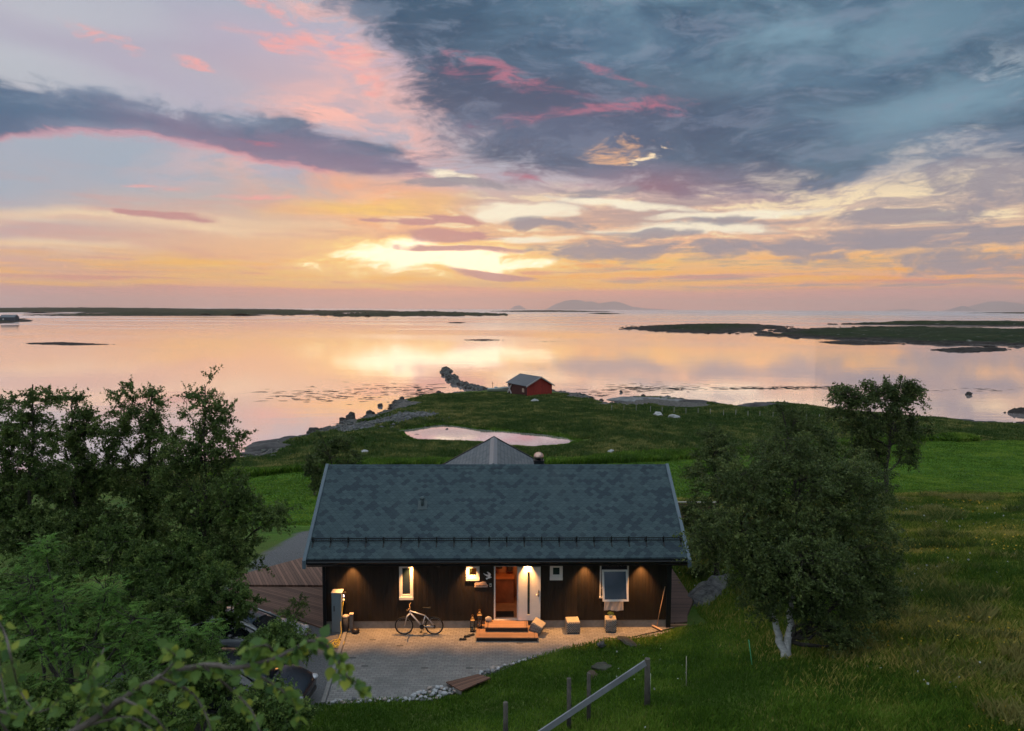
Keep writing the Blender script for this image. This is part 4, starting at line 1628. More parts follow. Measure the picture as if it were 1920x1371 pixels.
# timber terraces either side
m_dl = deck_mat('left_deck_boards', (0.20, 0.105, 0.072), 28)
m_dl2 = deck_mat('left_deck_boards_lower', (0.165, 0.085, 0.058), 62)
m_dr = deck_mat('right_deck_boards', (0.11, 0.060, 0.046), 90)
tL = thing('timber_terrace', 'brown timber terrace with slanting boards at the left end of the house', 'terrace', (0, 0, 0))
mb = MB()
y_mid = at(560, 1097, 0.12).y
x_wall = hw(-0.02, 1, 0).x
mb.prism([(x_wall, y_mid, -0.4), (x_wall, 33.2, -0.4), (x_wall - 2.2, 33.2, -0.4), (x_wall - 4.9, 30.4, -0.4), (x_wall - 4.9, y_mid, -0.4)], (0, 0, 0.52))
mb.build('upper_deck', m_dl, tL)
mb = MB()
mb.prism([(x_wall + 0.0, 25.3, -0.3), (x_wall + 0.0, y_mid - 0.03, -0.3), (x_wall - 4.9, y_mid - 0.03, -0.3), (x_wall - 4.9, 27.0, -0.3), (x_wall - 1.4, 26.2, -0.3)], (0, 0, 0.35))
mb.build('lower_deck', m_dl2, tL)
tR = thing('timber_terrace', 'dark red brown timber terrace at the right end of the house below the slope', 'terrace', (0, 0, 0))
mb = MB()
xr = hw(HWID + 0.02, 1, 0).x
A_ = [at(1300, 1126, 0.08), at(1289, 1152, 0.08)]
mb.prism([(xr, 25.75, -0.3), (xr, 34.6, -0.3), (7.25, 34.6, -0.3), (A_[0].x, A_[0].y, -0.3), (A_[1].x, A_[1].y, -0.3), (xr + 0.75, 25.9, -0.3)], (0, 0, 0.38))
mb.build('deck', m_dr, tR)
mb = MB()
mb.box2((xr, 25.62, -0.1), (xr + 0.9, 25.74, 0.06))
mb.build('edge_board', mottled('edge_wood', (0.30, 0.15, 0.08), 0.2, 6, 0.7), tR)

# entrance steps
m_step = deck_mat('step_boards', (0.27, 0.155, 0.095), 90, 0.115, 0.25, 0.6)
m_stepd = mottled('step_riser', (0.035, 0.025, 0.020), 0.3, 10, 0.8)


def step_box(nm, pa, pb, hgt, yback, parent):
    l = at(*pa, hgt)
    r = at(*pb, hgt)
    mb = MB()
    mb.box2((l.x + 0.03, l.y + 0.04, 0.0), (r.x - 0.03, yback, hgt - 0.032))
    o = mb.build(nm + '_riser', m_stepd, parent)
    mb = MB()
    mb.box2((l.x + 0.13, l.y, hgt - 0.03), (r.x - 0.13, yback, hgt))
    t = mb.build(nm, m_step, parent)
    mb = MB()
    mb.box2((l.x, l.y - 0.003, hgt - 0.03), (l.x + 0.125, yback, hgt + 0.001))
    mb.box2((r.x - 0.125, l.y - 0.003, hgt - 0.03), (r.x, yback, hgt + 0.001))
    build_each(mb, 'end_board', m_step2, t)
    return l, r


m_step2 = deck_mat('step_end_boards', (0.23, 0.13, 0.078), 0, 0.14, 0.2, 0.6)
st = thing('entrance_steps', 'two wide wooden steps up to the open front door', 'steps', (0, 0, 0))
wy = hw((DR[0] + DR[1]) / 2, 0, 0).y - 0.005
l1_, r1_ = step_box('lower_step', (891.5, 1195.5), (1009, 1195.5), 0.16, wy, st)
l2_, r2_ = step_box('upper_step', (908.5, 1176.5), (990.5, 1176.5), 0.33, wy - 0.03, st)
# ---------------------------------------------------------------- things in the yard
m_copper = mat('lantern_copper', (0.75, 0.36, 0.10), 0.35, 0.9)


def lantern(px, py, z, h, label):
    p = at(px, py, z)
    o = thing('lantern', label, 'lantern', p, 0.1, 'lanterns by the steps')
    w = h * 0.24
    mb = MB()
    mb.box((0, 0, 0.02), (w + 0.03, w + 0.03, 0.04), bev=0.005)
    for a in (-1, 1):
        for b in (-1, 1):
            mb.box((a * w / 2, b * w / 2, h * 0.36), (0.018, 0.018, h * 0.66))
    mb.box((0, 0, h * 0.70), (w + 0.03, w + 0.03, 0.025))
    mb.build('lantern_frame', M_black, o)
    mb = MB()
    for a in (-1, 1):
        mb.box((a * (w / 2 - 0.003), 0, h * 0.36), (0.003, w - 0.02, h * 0.64))
        mb.box((0, a * (w / 2 - 0.003), h * 0.36), (w - 0.02, 0.003, h * 0.64))
    build_each(mb, 'lantern_glass', clear, o)
    mb = MB()
    n = 4
    r1 = w * 0.78
    mb.bm.verts.ensure_lookup_table()
    vs = []
    for rr, zz in ((r1, h * 0.72), (r1 * 0.55, h * 0.80), (r1 * 0.5, h * 0.86), (r1 * 0.15, h * 0.93)):
        vs.append([mb.bm.verts.new((rr * math.cos(PI / 4 + k * PI / 2) * 1.0, rr * math.sin(PI / 4 + k * PI / 2), zz)) for k in range(4)])
    for A, Bq in zip(vs, vs[1:]):
        for k in range(4):
            mb.bm.faces.new((A[k], A[(k + 1) % 4], Bq[(k + 1) % 4], Bq[k]))
    mb.bm.faces.new(vs[0][::-1])
    mb.bm.faces.new(vs[-1])
    mb.build('lantern_roof', m_copper, o)
    mb = MB()
    mb.tube([(0.035 * math.cos(R(a)), 0, h * 0.93 + 0.035 + 0.035 * math.sin(R(a))) for a in range(0, 360, 36)], 0.005, 6, closed=True)
    mb.build('lantern_ring', m_copper, o)
    mb = MB()
    mb.cyl((0, 0, 0.041), (0, 0, 0.041 + h * 0.24), 0.035, 0.035, 14)
    mb.build('candle', mottled('candle_wax', (0.72, 0.68, 0.6), 0.05, 9, 0.6), o)


lantern(886, 1184, 0.0, 0.60, 'shorter black lantern with copper roof standing on the paving')
lantern(899, 1176.5, 0.16, 0.66, 'taller black lantern with copper roof standing on the lower step')


# rounded stone beside the door
p = at(915.5, 1165.5, 0.33)
mb = MB()
mb.blob((0, 0, 0.09), 0.13, 2, 4, 0.25, 1.2, (1.0, 0.8, 0.8))
o = mb.build('stone', mottled('pale_stone', (0.34, 0.32, 0.31), 0.3, 9, 0.8, 0.3), smooth=True)
o.location = p
tag(o, 'rounded grey stone lying on the top step left of the door', 'stone')


def shoe(px, py, rz, label):
    p = at(px, py, 0.01)
    o = thing('shoe', label, 'shoe', p, rz, 'dark shoes on the paving')
    mb = MB()
    pts = [(-0.135, 0.0), (-0.12, 0.035), (-0.04, 0.036), (0.05, 0.048), (0.11, 0.04), (0.14, 0.0), (0.11, -0.04), (0.05, -0.05), (-0.04, -0.034), (-0.12, -0.035)]
    mb.prism([(a, b, 0) for a, b in pts], (0, 0, 0.025))
    mb.build('sole', mottled('shoe_sole', (0.05, 0.045, 0.04), 0.2, 20, 0.8), o)
    mb = MB()
    mb.blob((0.055, 0, 0.04), 0.05, 2, 1, 0.1, 1, (1.5, 0.9, 0.75))
    mb.blob((-0.07, 0, 0.045), 0.04, 2, 2, 0.1, 1, (1.3, 0.85, 0.9))
    mb.build('upper', mottled('shoe_upper', (0.02, 0.02, 0.02), 0.3, 20, 0.7), o)


shoe(867.5, 1200, 0.1, 'dark flat shoe further from the steps on the paving')
shoe(876, 1194.5, 0.45, 'dark shoe turned towards the steps beside its pair')
shoe(883.5, 1192, 0.5, 'dark shoe right next to the lower wooden step')


# woven stools
def weave_mat():
    def fn(B, p):
        o = B.obj()
        x, y, z = B.sep(o)
        h = (x + y) * 26
        v = z * 26
        chk = B.m('SINE', h * 3.14159) * B.m('SINE', v * 3.14159)
        t = B.m('SINE', x * 150) * B.m('SINE', y * 60)
        n = B.noise(o, 18, 4)
        c = B.mix(B.lin(chk * 0.35 + n, 0.25, 0.85), (0.10, 0.095, 0.09), (0.36, 0.33, 0.30))
        B.put(p.inputs['Base Color'], c)
        B.put(p.inputs['Normal'], B.bump(chk + t * 0.3, 0.9, 0.015))
    return mat('woven_rattan', (0.25, 0.23, 0.21), 0.75, fn=fn)


M_weave = weave_mat()


def stool(loc, rot, w, h, label):
    o = thing('rattan_stool', label, 'stool', loc, 0, 'woven rattan stools along the wall')
    o.rotation_euler = rot
    mb = MB()
    mb.box((0, 0, h / 2 + 0.02), (w, w, h - 0.04), bev=0.03)
    mb.build('woven_body', M_weave, o, smooth=True)
    mb = MB()
    mb.box((0, 0, h + 0.008), (w - 0.03, w - 0.03, 0.028), bev=0.010)
    for i in range(9):
        mb.box((-w / 2 + 0.05 + i * (w - 0.1) / 8, 0, h + 0.024), (0.022, w - 0.06, 0.014))
    mb.build('woven_seat', mottled('rattan_top', (0.42, 0.36, 0.28), 0.3, 30, 0.7), o)
    mb = MB()
    for a in (-1, 1):
        for b in (-1, 1):
            mb.box((a * (w / 2 - 0.05), b * (w / 2 - 0.05), 0.01), (0.04, 0.04, 0.04))
    build_each(mb, 'foot', M_black, o)
    return o


stool(at(1073.5, 1183.5, 0), (0, 0, R(4)), 0.50, 0.42, 'woven rattan stool standing level in the middle of the wall')
sp = at(1144.5, 1182.5, 0)
stool(sp, (0, 0, R(-2)), 0.42, 0.47, 'woven rattan stool with a potted plant on it below the towel')
ti = at(1006, 1187.5, 0.0)
stool(ti + Vector((-0.06, 0.0, 0.06)), (R(4), R(24), R(-20)), 0.44, 0.40, 'woven rattan stool tipped against the entrance steps')

pl = thing('potted_plant', 'small green plant in a glass pot on the right rattan stool', 'plant', sp + Vector((0, 0.02, 0.502)))
mb = MB()
mb.lathe([(0.05, 0), (0.07, 0.03), (0.075, 0.10), (0.07, 0.10)], (0, 0, 0), 16)
mb.build('pot', mottled('pale_pot', (0.5, 0.48, 0.45), 0.1, 9, 0.4), pl)
V, Fc = [], []
for i in range(260):
    th = random.uniform(0, 2 * PI)
    r = random.uniform(0, 0.12)
    c = Vector((r * math.cos(th), r * math.sin(th), 0.10 + random.uniform(0, 0.11) * (1 - r * 4)))
    a = Vector((random.gauss(0, 1), random.gauss(0, 1), random.gauss(0.6, 1))).normalized() * 0.022
    b = a.orthogonal().normalized() * 0.010
    k = len(V)
    V += [c - a, c + b, c + a, c - b]
    Fc.append([k, k + 1, k + 2, k + 3])
npmesh('plant_leaves', V, Fc, mottled('herb_leaves', (0.12, 0.17, 0.03), 0.4, 30, 0.6, 0), pl)

# broom leaning on the wall
bt = hl(1246.5, 1099)
bp = hw(bt.x, -0.04, bt.z)
bb = at(1231, 1176, 0.06)
o = thing('broom', 'long wooden broom leaning on the dark wall at the right corner', 'broom', (0, 0, 0))
mb = MB()
mb.cyl(bb, bp, 0.014, 0.014, 8)
mb.build('broom_handle', mottled('pale_wood', (0.45, 0.28, 0.16), 0.2, 10, 0.6), o)
ha_, hb_ = at(1223, 1172.5, 0.07), at(1241.5, 1182, 0.07)
dv = hb_ - ha_
rt = Matrix.Rotation(math.atan2(dv.y, dv.x), 3, 'Z')
mb = MB()
mb.box((ha_ + hb_) / 2, (dv.length, 0.07, 0.035), rot=rt, bev=0.006)
mb.build('broom_head', mottled('pale_wood2', (0.5, 0.34, 0.22), 0.2, 10, 0.6), o)
mb = MB()
mb.box((ha_ + hb_) / 2 - Vector((0, 0, 0.043)), (dv.length - 0.02, 0.06, 0.05), rot=rt)
mb.build('bristles', mottled('bristle', (0.06, 0.03, 0.02), 0.4, 60, 0.9), o)

# towel under the open window
a, b = hl(1133, 1120.5, -0.06), hl(1168.5, 1144.5, -0.06)
n1, n2 = 26, 16
V, Fc = [], []
for j in range(n2 + 1):
    for i in range(n1 + 1):
        u, v = i / n1, j / n2
        sag = 0.012 * math.sin(u * 9 + v * 2.2) * v + 0.010 * math.sin(u * 23 + v * 4) * v + 0.02 * v * math.sin(PI * u)
        V.append((a.x + (b.x - a.x) * (u + 0.012 * math.sin(v * 4 + u * 3)), -0.066 - abs(sag) - 0.004, a.z + (b.z - a.z) * v + 0.012 * math.sin(u * 7) * v))
for j in range(n2):
    for i in range(n1):
        k = j * (n1 + 1) + i
        Fc.append([k, k + 1, k + n1 + 2, k + n1 + 1])
o = npmesh('towel', V, Fc, mottled('towel_cloth', (0.50, 0.45, 0.45), 0.08, 30, 0.95, 0.2), smooth=True)
o.location = HL
o.rotation_euler = (0, 0, HYAW)
md = o.modifiers.new('thick', 'SOLIDIFY')
md.thickness = 0.006
tag(o, 'pale towel hanging below the open window', 'towel')

# seagull and name board on the wall
q = hl(912.5, 1080)
sc_ = 1 / 50.5


def P2(u, v):   # pixels in the 16x zoom, origin (865,1050)
    w_ = hl(865 + u / 16, 1050 + v / 16)
    return (w_.x, w_.z)


gull = [(655, 392), (690, 405), (740, 432), (785, 436), (812, 452), (808, 420), (795, 392), (765, 358), (790, 352), (830, 372), (868, 400), (884, 428), (878, 462), (862, 492), (895, 505), (905, 520), (872, 528),
        (845, 545), (800, 556), (775, 575), (755, 585), (738, 560), (735, 536), (775, 532), (800, 515), (790, 490), (750, 478), (700, 440)]
mb = MB()
pts = [P2(*g_) for g_ in gull]
mb.prism([(x, -0.035, z) for x, z in pts], (0, 0.03, 0))
o = mb.build('gull_ornament', mottled('gull_white', (0.86, 0.85, 0.84), 0.06, 12, 0.6))
o.location = HL
o.rotation_euler = (0, 0, HYAW)
tag(o, 'white flying gull ornament on the wall left of the door', 'ornament')

sg = thing('name_board', 'pale driftwood name board below the white gull', 'sign', HL, HYAW)
mb = MB()
for i, (u0, u1, v0, v1) in enumerate([(415, 740, 655, 690), (398, 760, 692, 735), (402, 800, 737, 775), (395, 790, 777, 815)]):
    a, b = P2(u0, v1), P2(u1, v0)
    mb.box2((a[0], -0.03 + 0.003 * (i % 2), a[1] + 0.002), (b[0], -0.002, b[1] - 0.002))
mb.build('driftwood', mottled('driftwood', (0.45, 0.34, 0.29), 0.3, 14, 0.85, 0.4), sg)
mb = MB()
random.seed(3)
u = 440
# worn letters: uneven dark strokes, not readable at this distance
for ch_ in range(8):
    w_ = 26
    for s_ in ([(0, 0), (0, 44)], [(0, 0), (20, 22)], [(20, 22), (2, 44)]) if ch_ % 3 == 0 else (([(0, 44), (10, 0)], [(10, 0), (22, 44)]) if ch_ % 3 == 1 else ([(0, 0), (0, 44)], [(0, 44), (20, 44)], [(20, 6), (20, 44)])):
        (a0, b0), (a1, b1) = s_
        A_, B_ = P2(u + a0, 722 + b0), P2(u + a1, 722 + b1)
        mb.tube([(A_[0], -0.036, A_[1]), (B_[0], -0.036, B_[1])], 0.006, 5)
    u += 40
mb.build('lettering', mottled('burnt_letters', (0.06, 0.03, 0.025), 0.2, 20, 0.8), sg)
a, b = P2(846, 800), P2(905, 702)
mb = MB()
mb.box2((a[0], -0.03, a[1]), (b[0], -0.002, b[1]), bev=0.005)
o = mb.build('house_number_plate', mottled('plate_cream', (0.55, 0.55, 0.48), 0.05, 9, 0.5))
o.location = HL
o.rotation_euler = (0, 0, HYAW)
mb = MB()
mx_ = (a[0] + b[0]) / 2
mz_ = (a[1] + b[1]) / 2
mb.box2((mx_ - 0.02, -0.036, mz_ - 0.03), (mx_ + 0.02, -0.031, mz_ + 0.03))
mb.build('bell_button', M_black, o)
o.name = 'doorbell'
tag(o, 'small cream doorbell plate between name board and door', 'doorbell')

# electricity cabinet, charger with its yellow cable, small boxes
c0 = at(631, 1189, 0)
cab = thing('electric_cabinet', 'tall blue grey metal cabinet standing at the left corner of the house', 'cabinet', c0 + Vector((0, 0.15, 0)), HYAW)
cw, cd, chh = 0.34, 0.26, 1.52
m_cab = mottled('cabinet_steel', (0.16, 0.21, 0.24), 0.08, 4, 0.5, 0.03)
mb = MB()
mb.box((0, 0, 0.47 / 2 + 0.03), (cw, cd, 0.41), bev=0.006)
mb.box((0, 0, (chh + 0.45) / 2), (cw, cd, chh - 0.45), bev=0.006)
mb.build('cabinet_body', m_cab, cab)
mb = MB()
mb.box((0.012, 0.02, chh + 0.012), (cw + 0.05, cd + 0.05, 0.024), bev=0.004, rot=Matrix.Rotation(R(3), 3, 'X'))
mb.build('cabinet_roof', mottled('cabinet_top', (0.45, 0.42, 0.40), 0.08, 4, 0.5, 0.03), cab)
mb = MB()
mb.box((0, 0, 0.015), (cw + 0.03, cd + 0.03, 0.03))
mb.build('cabinet_foot', M_plinth, cab)
mb = MB()
mb.box((-0.08, -cd / 2 - 0.008, chh * 0.62), (0.035, 0.016, 0.20), bev=0.006)
mb.build('cabinet_handle', M_black, cab)
mb = MB()
mb.box((cw / 2 + 0.012, -0.05, chh * 0.86), (0.02, 0.03, 0.26))
mb.build('cabinet_hinge', M_white, cab)

cq = hl(646, 1117)
cg = thing('car_charger', 'black wall charger with a small white light and hanging yellow cable', 'charger', HL, HYAW)
mb = MB()
mb.box((cq.x, -0.07, cq.z - 0.04), (0.17, 0.12, 0.42), bev=0.03)
mb.build('charger_body', mottled('charger_black', (0.02, 0.018, 0.018), 0.2, 12, 0.4), cg)
mb = MB()
mb.box((cq.x, -0.134, cq.z + 0.05), (0.03, 0.012, 0.09), bev=0.005)
mb.build('charger_light', mat('charger_led', (1, 1, 1), 0.4, emit=(1.0, 0.78, 0.8), estr=4), cg)
mb = MB()
mb.cyl((cq.x, -0.13, cq.z - 0.09), (cq.x, -0.20, cq.z - 0.11), 0.035, 0.03, 12)
mb.build('charger_plug', M_white, cg)
coil = at(632, 1204, 0.02)
ci = hrot.transposed() @ (coil - HL)
pts = [(cq.x, -0.20, cq.z - 0.14), (cq.x - 0.02, -0.22, cq.z - 0.30), (cq.x - 0.08, -0.35, cq.z - 0.8), (ci.x + 0.10, ci.y + 0.25, 0.25), (ci.x + 0.02, ci.y + 0.08, 0.03)]
for i in range(70):
    t = i / 69
    th = t * 5.2 * 2 * PI
    rr = 0.16 + 0.07 * math.sin(th * 0.37) + 0.03 * math.sin(th * 1.7)
    pts.append((ci.x + rr * math.cos(th) * 0.9 + 0.10 * math.sin(th * 0.22), ci.y - 0.05 + rr * math.sin(th) * 1.4 - 0.16 * t, 0.02 + 0.012 * (i % 3)))
mb = MB()
mb.tube(pts, 0.011, 6)
mb.build('charging_cable', mottled('yellow_cable', (0.62, 0.45, 0.06), 0.1, 20, 0.5), cg)

q1, q2 = hl(648.5, 1153, -.2), hl(659, 1151, -.2)
o = thing('box_pillar', 'short pale topped post box left of the wall plinth', 'post box', hw(q2.x, -0.2, 0), HYAW)
mb = MB()
mb.box((0, 0, q2.z / 2 - 0.01), (0.13, 0.14, q2.z - 0.02), bev=0.006)
mb.build('post_body', mottled('post_grey', (0.17, 0.15, 0.14), 0.2, 8, 0.6), o)
mb = MB()
mb.box((0, 0, q2.z + 0.004), (0.15, 0.16, 0.02))
mb.build('post_cap', mottled('cap_pale', (0.5, 0.42, 0.36), 0.1, 9, 0.6), o)
o = thing('waste_bin', 'small dark bin with a pale lid between cabinet and wall', 'bin', hw(q1.x, -0.22, 0), HYAW)
mb = MB()
mb.lathe([(0.09, 0.0), (0.10, 0.02), (0.115, q1.z - 0.06), (0.11, q1.z - 0.06)], (0, 0, 0), 18)
mb.build('bin_body', mottled('bin_dark', (0.04, 0.04, 0.045), 0.2, 9, 0.5), o)
mb = MB()
mb.lathe([(0.125, q1.z - 0.055), (0.125, q1.z - 0.02), (0.07, q1.z + 0.01), (0.01, q1.z + 0.02)], (0, 0, 0), 18)
mb.build('bin_lid', mottled('bin_pale', (0.42, 0.36, 0.32), 0.1, 9, 0.5), o)
p = at(666, 1188, 0)
mb = MB()
mb.blob((0, 0, 0.07), 0.15, 3, 9, 0.12, 1.2, (1.0, 0.9, 0.75))
o = mb.build('rock', mottled('black_rock', (0.022, 0.016, 0.015), 0.4, 14, 0.45, 0.4), smooth=True)
o.location = p + Vector((0, 0.05, 0))
tag(o, 'smooth black rock on the paving at its left wall corner', 'rock')


# ---------------------------------------------------------------- bicycle
def bicycle():
    fw_, rw_ = at(757.8, 1190, 0), at(814.5, 1190, 0)
    L = (rw_ - fw_).length
    ang = math.atan2(rw_.y - fw_.y, rw_.x - fw_.x)
    o = thing('bicycle', 'silver mountain bike on its stand in front of the dark wall', 'bicycle', fw_, ang)
    r = 0.335
    m_sil = mat('bike_silver', (0.66, 0.66, 0.68), 0.35, 0.35)
    m_tyre = mottled('rubber', (0.014, 0.013, 0.012), 0.3, 30, 0.8)

    def W(x, z, y=0.0): return (x, y, z)

    def wheel(cx):
        mb = MB()
        mb.tube([W(cx + (r - 0.022) * math.cos(2 * PI * k / 40), r + (r - 0.022) * math.sin(2 * PI * k / 40)) for k in range(40)], 0.024, 8, closed=True)
        w = mb.build('tyre', m_tyre, o)
        mb = MB()
        mb.tube([W(cx + (r - 0.052) * math.cos(2 * PI * k / 40), r + (r - 0.052) * math.sin(2 * PI * k / 40)) for k in range(40)], 0.010, 6, closed=True)
        mb.build('rim', mat('rim_metal', (0.35, 0.34, 0.33), 0.4, 0.9), w)
        mb = MB()
        for k in range(24):
            a = 2 * PI * k / 24
            mb.cyl(W(cx + 0.02 * math.cos(a + 1), r + 0.02 * math.sin(a + 1), 0.02 * (-1) ** k), W(cx + (r - 0.055) * math.cos(a), r + (r - 0.055) * math.sin(a)), 0.0018, 0.0018, 4)
        mb.cyl(W(cx, r, -0.05), W(cx, r, 0.05), 0.022, 0.022, 10)
        mb.build('spokes', mat('spoke_metal', (0.3, 0.3, 0.3), 0.4, 0.9), w)

    wheel(0)
    wheel(L)
    s = L / 57.0   # metres per pixel in the side view
    g = lambda u, v: W((725 + u / 16 - 757.8) * s, r + (1173 - (1120 + v / 16)) * s)
    mb = MB()
    head0, head1, seat, bb_, rear = g(700, 460), g(712, 375), g(1165, 535), g(1062, 865), g(1435, 850)
    mb.tube([head0, head1], 0.024, 8)
    mb.tube([g(720, 395), g(1165, 535)], [0.022, 0.019], 8)
    mb.tube([g(712, 450), bb_], [0.028, 0.025], 8)
    mb.tube([seat, bb_], 0.017, 8)
    for y in (-0.035, 0.035):
        mb.tube([seat, (rear[0], y * 1.6, rear[2])], 0.010, 6)
        mb.tube([(bb_[0], y, bb_[2]), (rear[0], y * 1.6, rear[2])], 0.010, 6)
    mb.build('bike_frame', m_sil, o)
    mb = MB()
    for y in (-0.05, 0.05):
        mb.tube([(g(690, 480)[0], y, g(690, 480)[2]), (g(610, 560)[0], y, g(610, 560)[2]), (g(545, 850)[0], y, r)], [0.017, 0.018, 0.013], 8)
    mb.tube([(g(690, 480)[0], -0.06, g(690, 480)[2]), (g(690, 480)[0], 0.06, g(690, 480)[2])], 0.018, 8)
    mb.build('fork', m_sil, o)
    mb = MB()
    st = g(705, 300)
    mb.tube([g(712, 375), st], 0.014, 8)
    a = g(650, 290)
    mb.tube([(a[0] + 0.06, -0.26, a[2] + 0.02), (a[0] + 0.04, -0.12, a[2] + 0.015), (st[0], 0, st[2]), (a[0] + 0.03, 0.12, a[2] + 0.06), (a[0] + 0.07, 0.28, a[2] + 0.07)], 0.013, 8)
    mb.tube([(a[0] + 0.0, -0.2, a[2] - 0.03), (a[0] - 0.02, -0.13, a[2] - 0.02)], 0.01, 6)
    mb.build('handlebar', mat('bar_metal', (0.5, 0.36, 0.22), 0.35, 0.6), o)
    mb = MB()
    sp_ = g(1215, 330)
    mb.tube([g(1170, 520), sp_], 0.014, 8)
    sd = [(-0.15, 0.02), (-0.10, 0.035), (0.0, 0.045), (0.08, 0.075), (0.13, 0.065), (0.13, -0.065), (0.08, -0.075), (0.0, -0.045), (-0.10, -0.035), (-0.15, -0.02)]
    mb.prism([(sp_[0] + u_, v_, sp_[2] + 0.01 + abs(u_) * 0.06) for u_, v_ in sd], (0, 0, 0.035))
    mb.build('saddle', M_black, o)
    mb = MB()
    cc = (bb_[0], -0.05, bb_[2])
    mb.cyl((cc[0], -0.048, cc[2]), (cc[0], -0.055, cc[2]), 0.085, 0.085, 22)
    mb.tube([cc, (cc[0] - 0.02, -0.07, cc[2] - 0.16)], 0.009, 6)
    mb.box((cc[0] - 0.02, -0.12, cc[2] - 0.165), (0.09, 0.09, 0.02))
    mb.tube([(cc[0], 0.05, cc[2]), (cc[0] + 0.02, 0.07, cc[2] + 0.16)], 0.009, 6)
    mb.box((cc[0] + 0.02, 0.12, cc[2] + 0.165), (0.09, 0.09, 0.02))
    mb.build('crank', M_black, o)
    mb = MB()
    mb.tube([(cc[0], -0.052, cc[2] + 0.085), (L, -0.052, r + 0.04)], 0.005, 5)
    mb.tube([(cc[0], -0.052, cc[2] - 0.085), (L, -0.052, r - 0.09)], 0.005, 5)
    mb.cyl((L, -0.058, r), (L, -0.045, r), 0.05, 0.05, 16)
    mb.tube([(L, -0.055, r), (L + 0.02, -0.055, r - 0.09)], 0.012, 6)
    mb.build('chain', M_black, o)
    mb = MB()
    mb.tube([(cc[0] + 0.05, -0.03, cc[2]), (cc[0] + 0.06, -0.20, 0.005)], 0.008, 6)
    mb.build('kickstand', M_black, o)


bicycle()


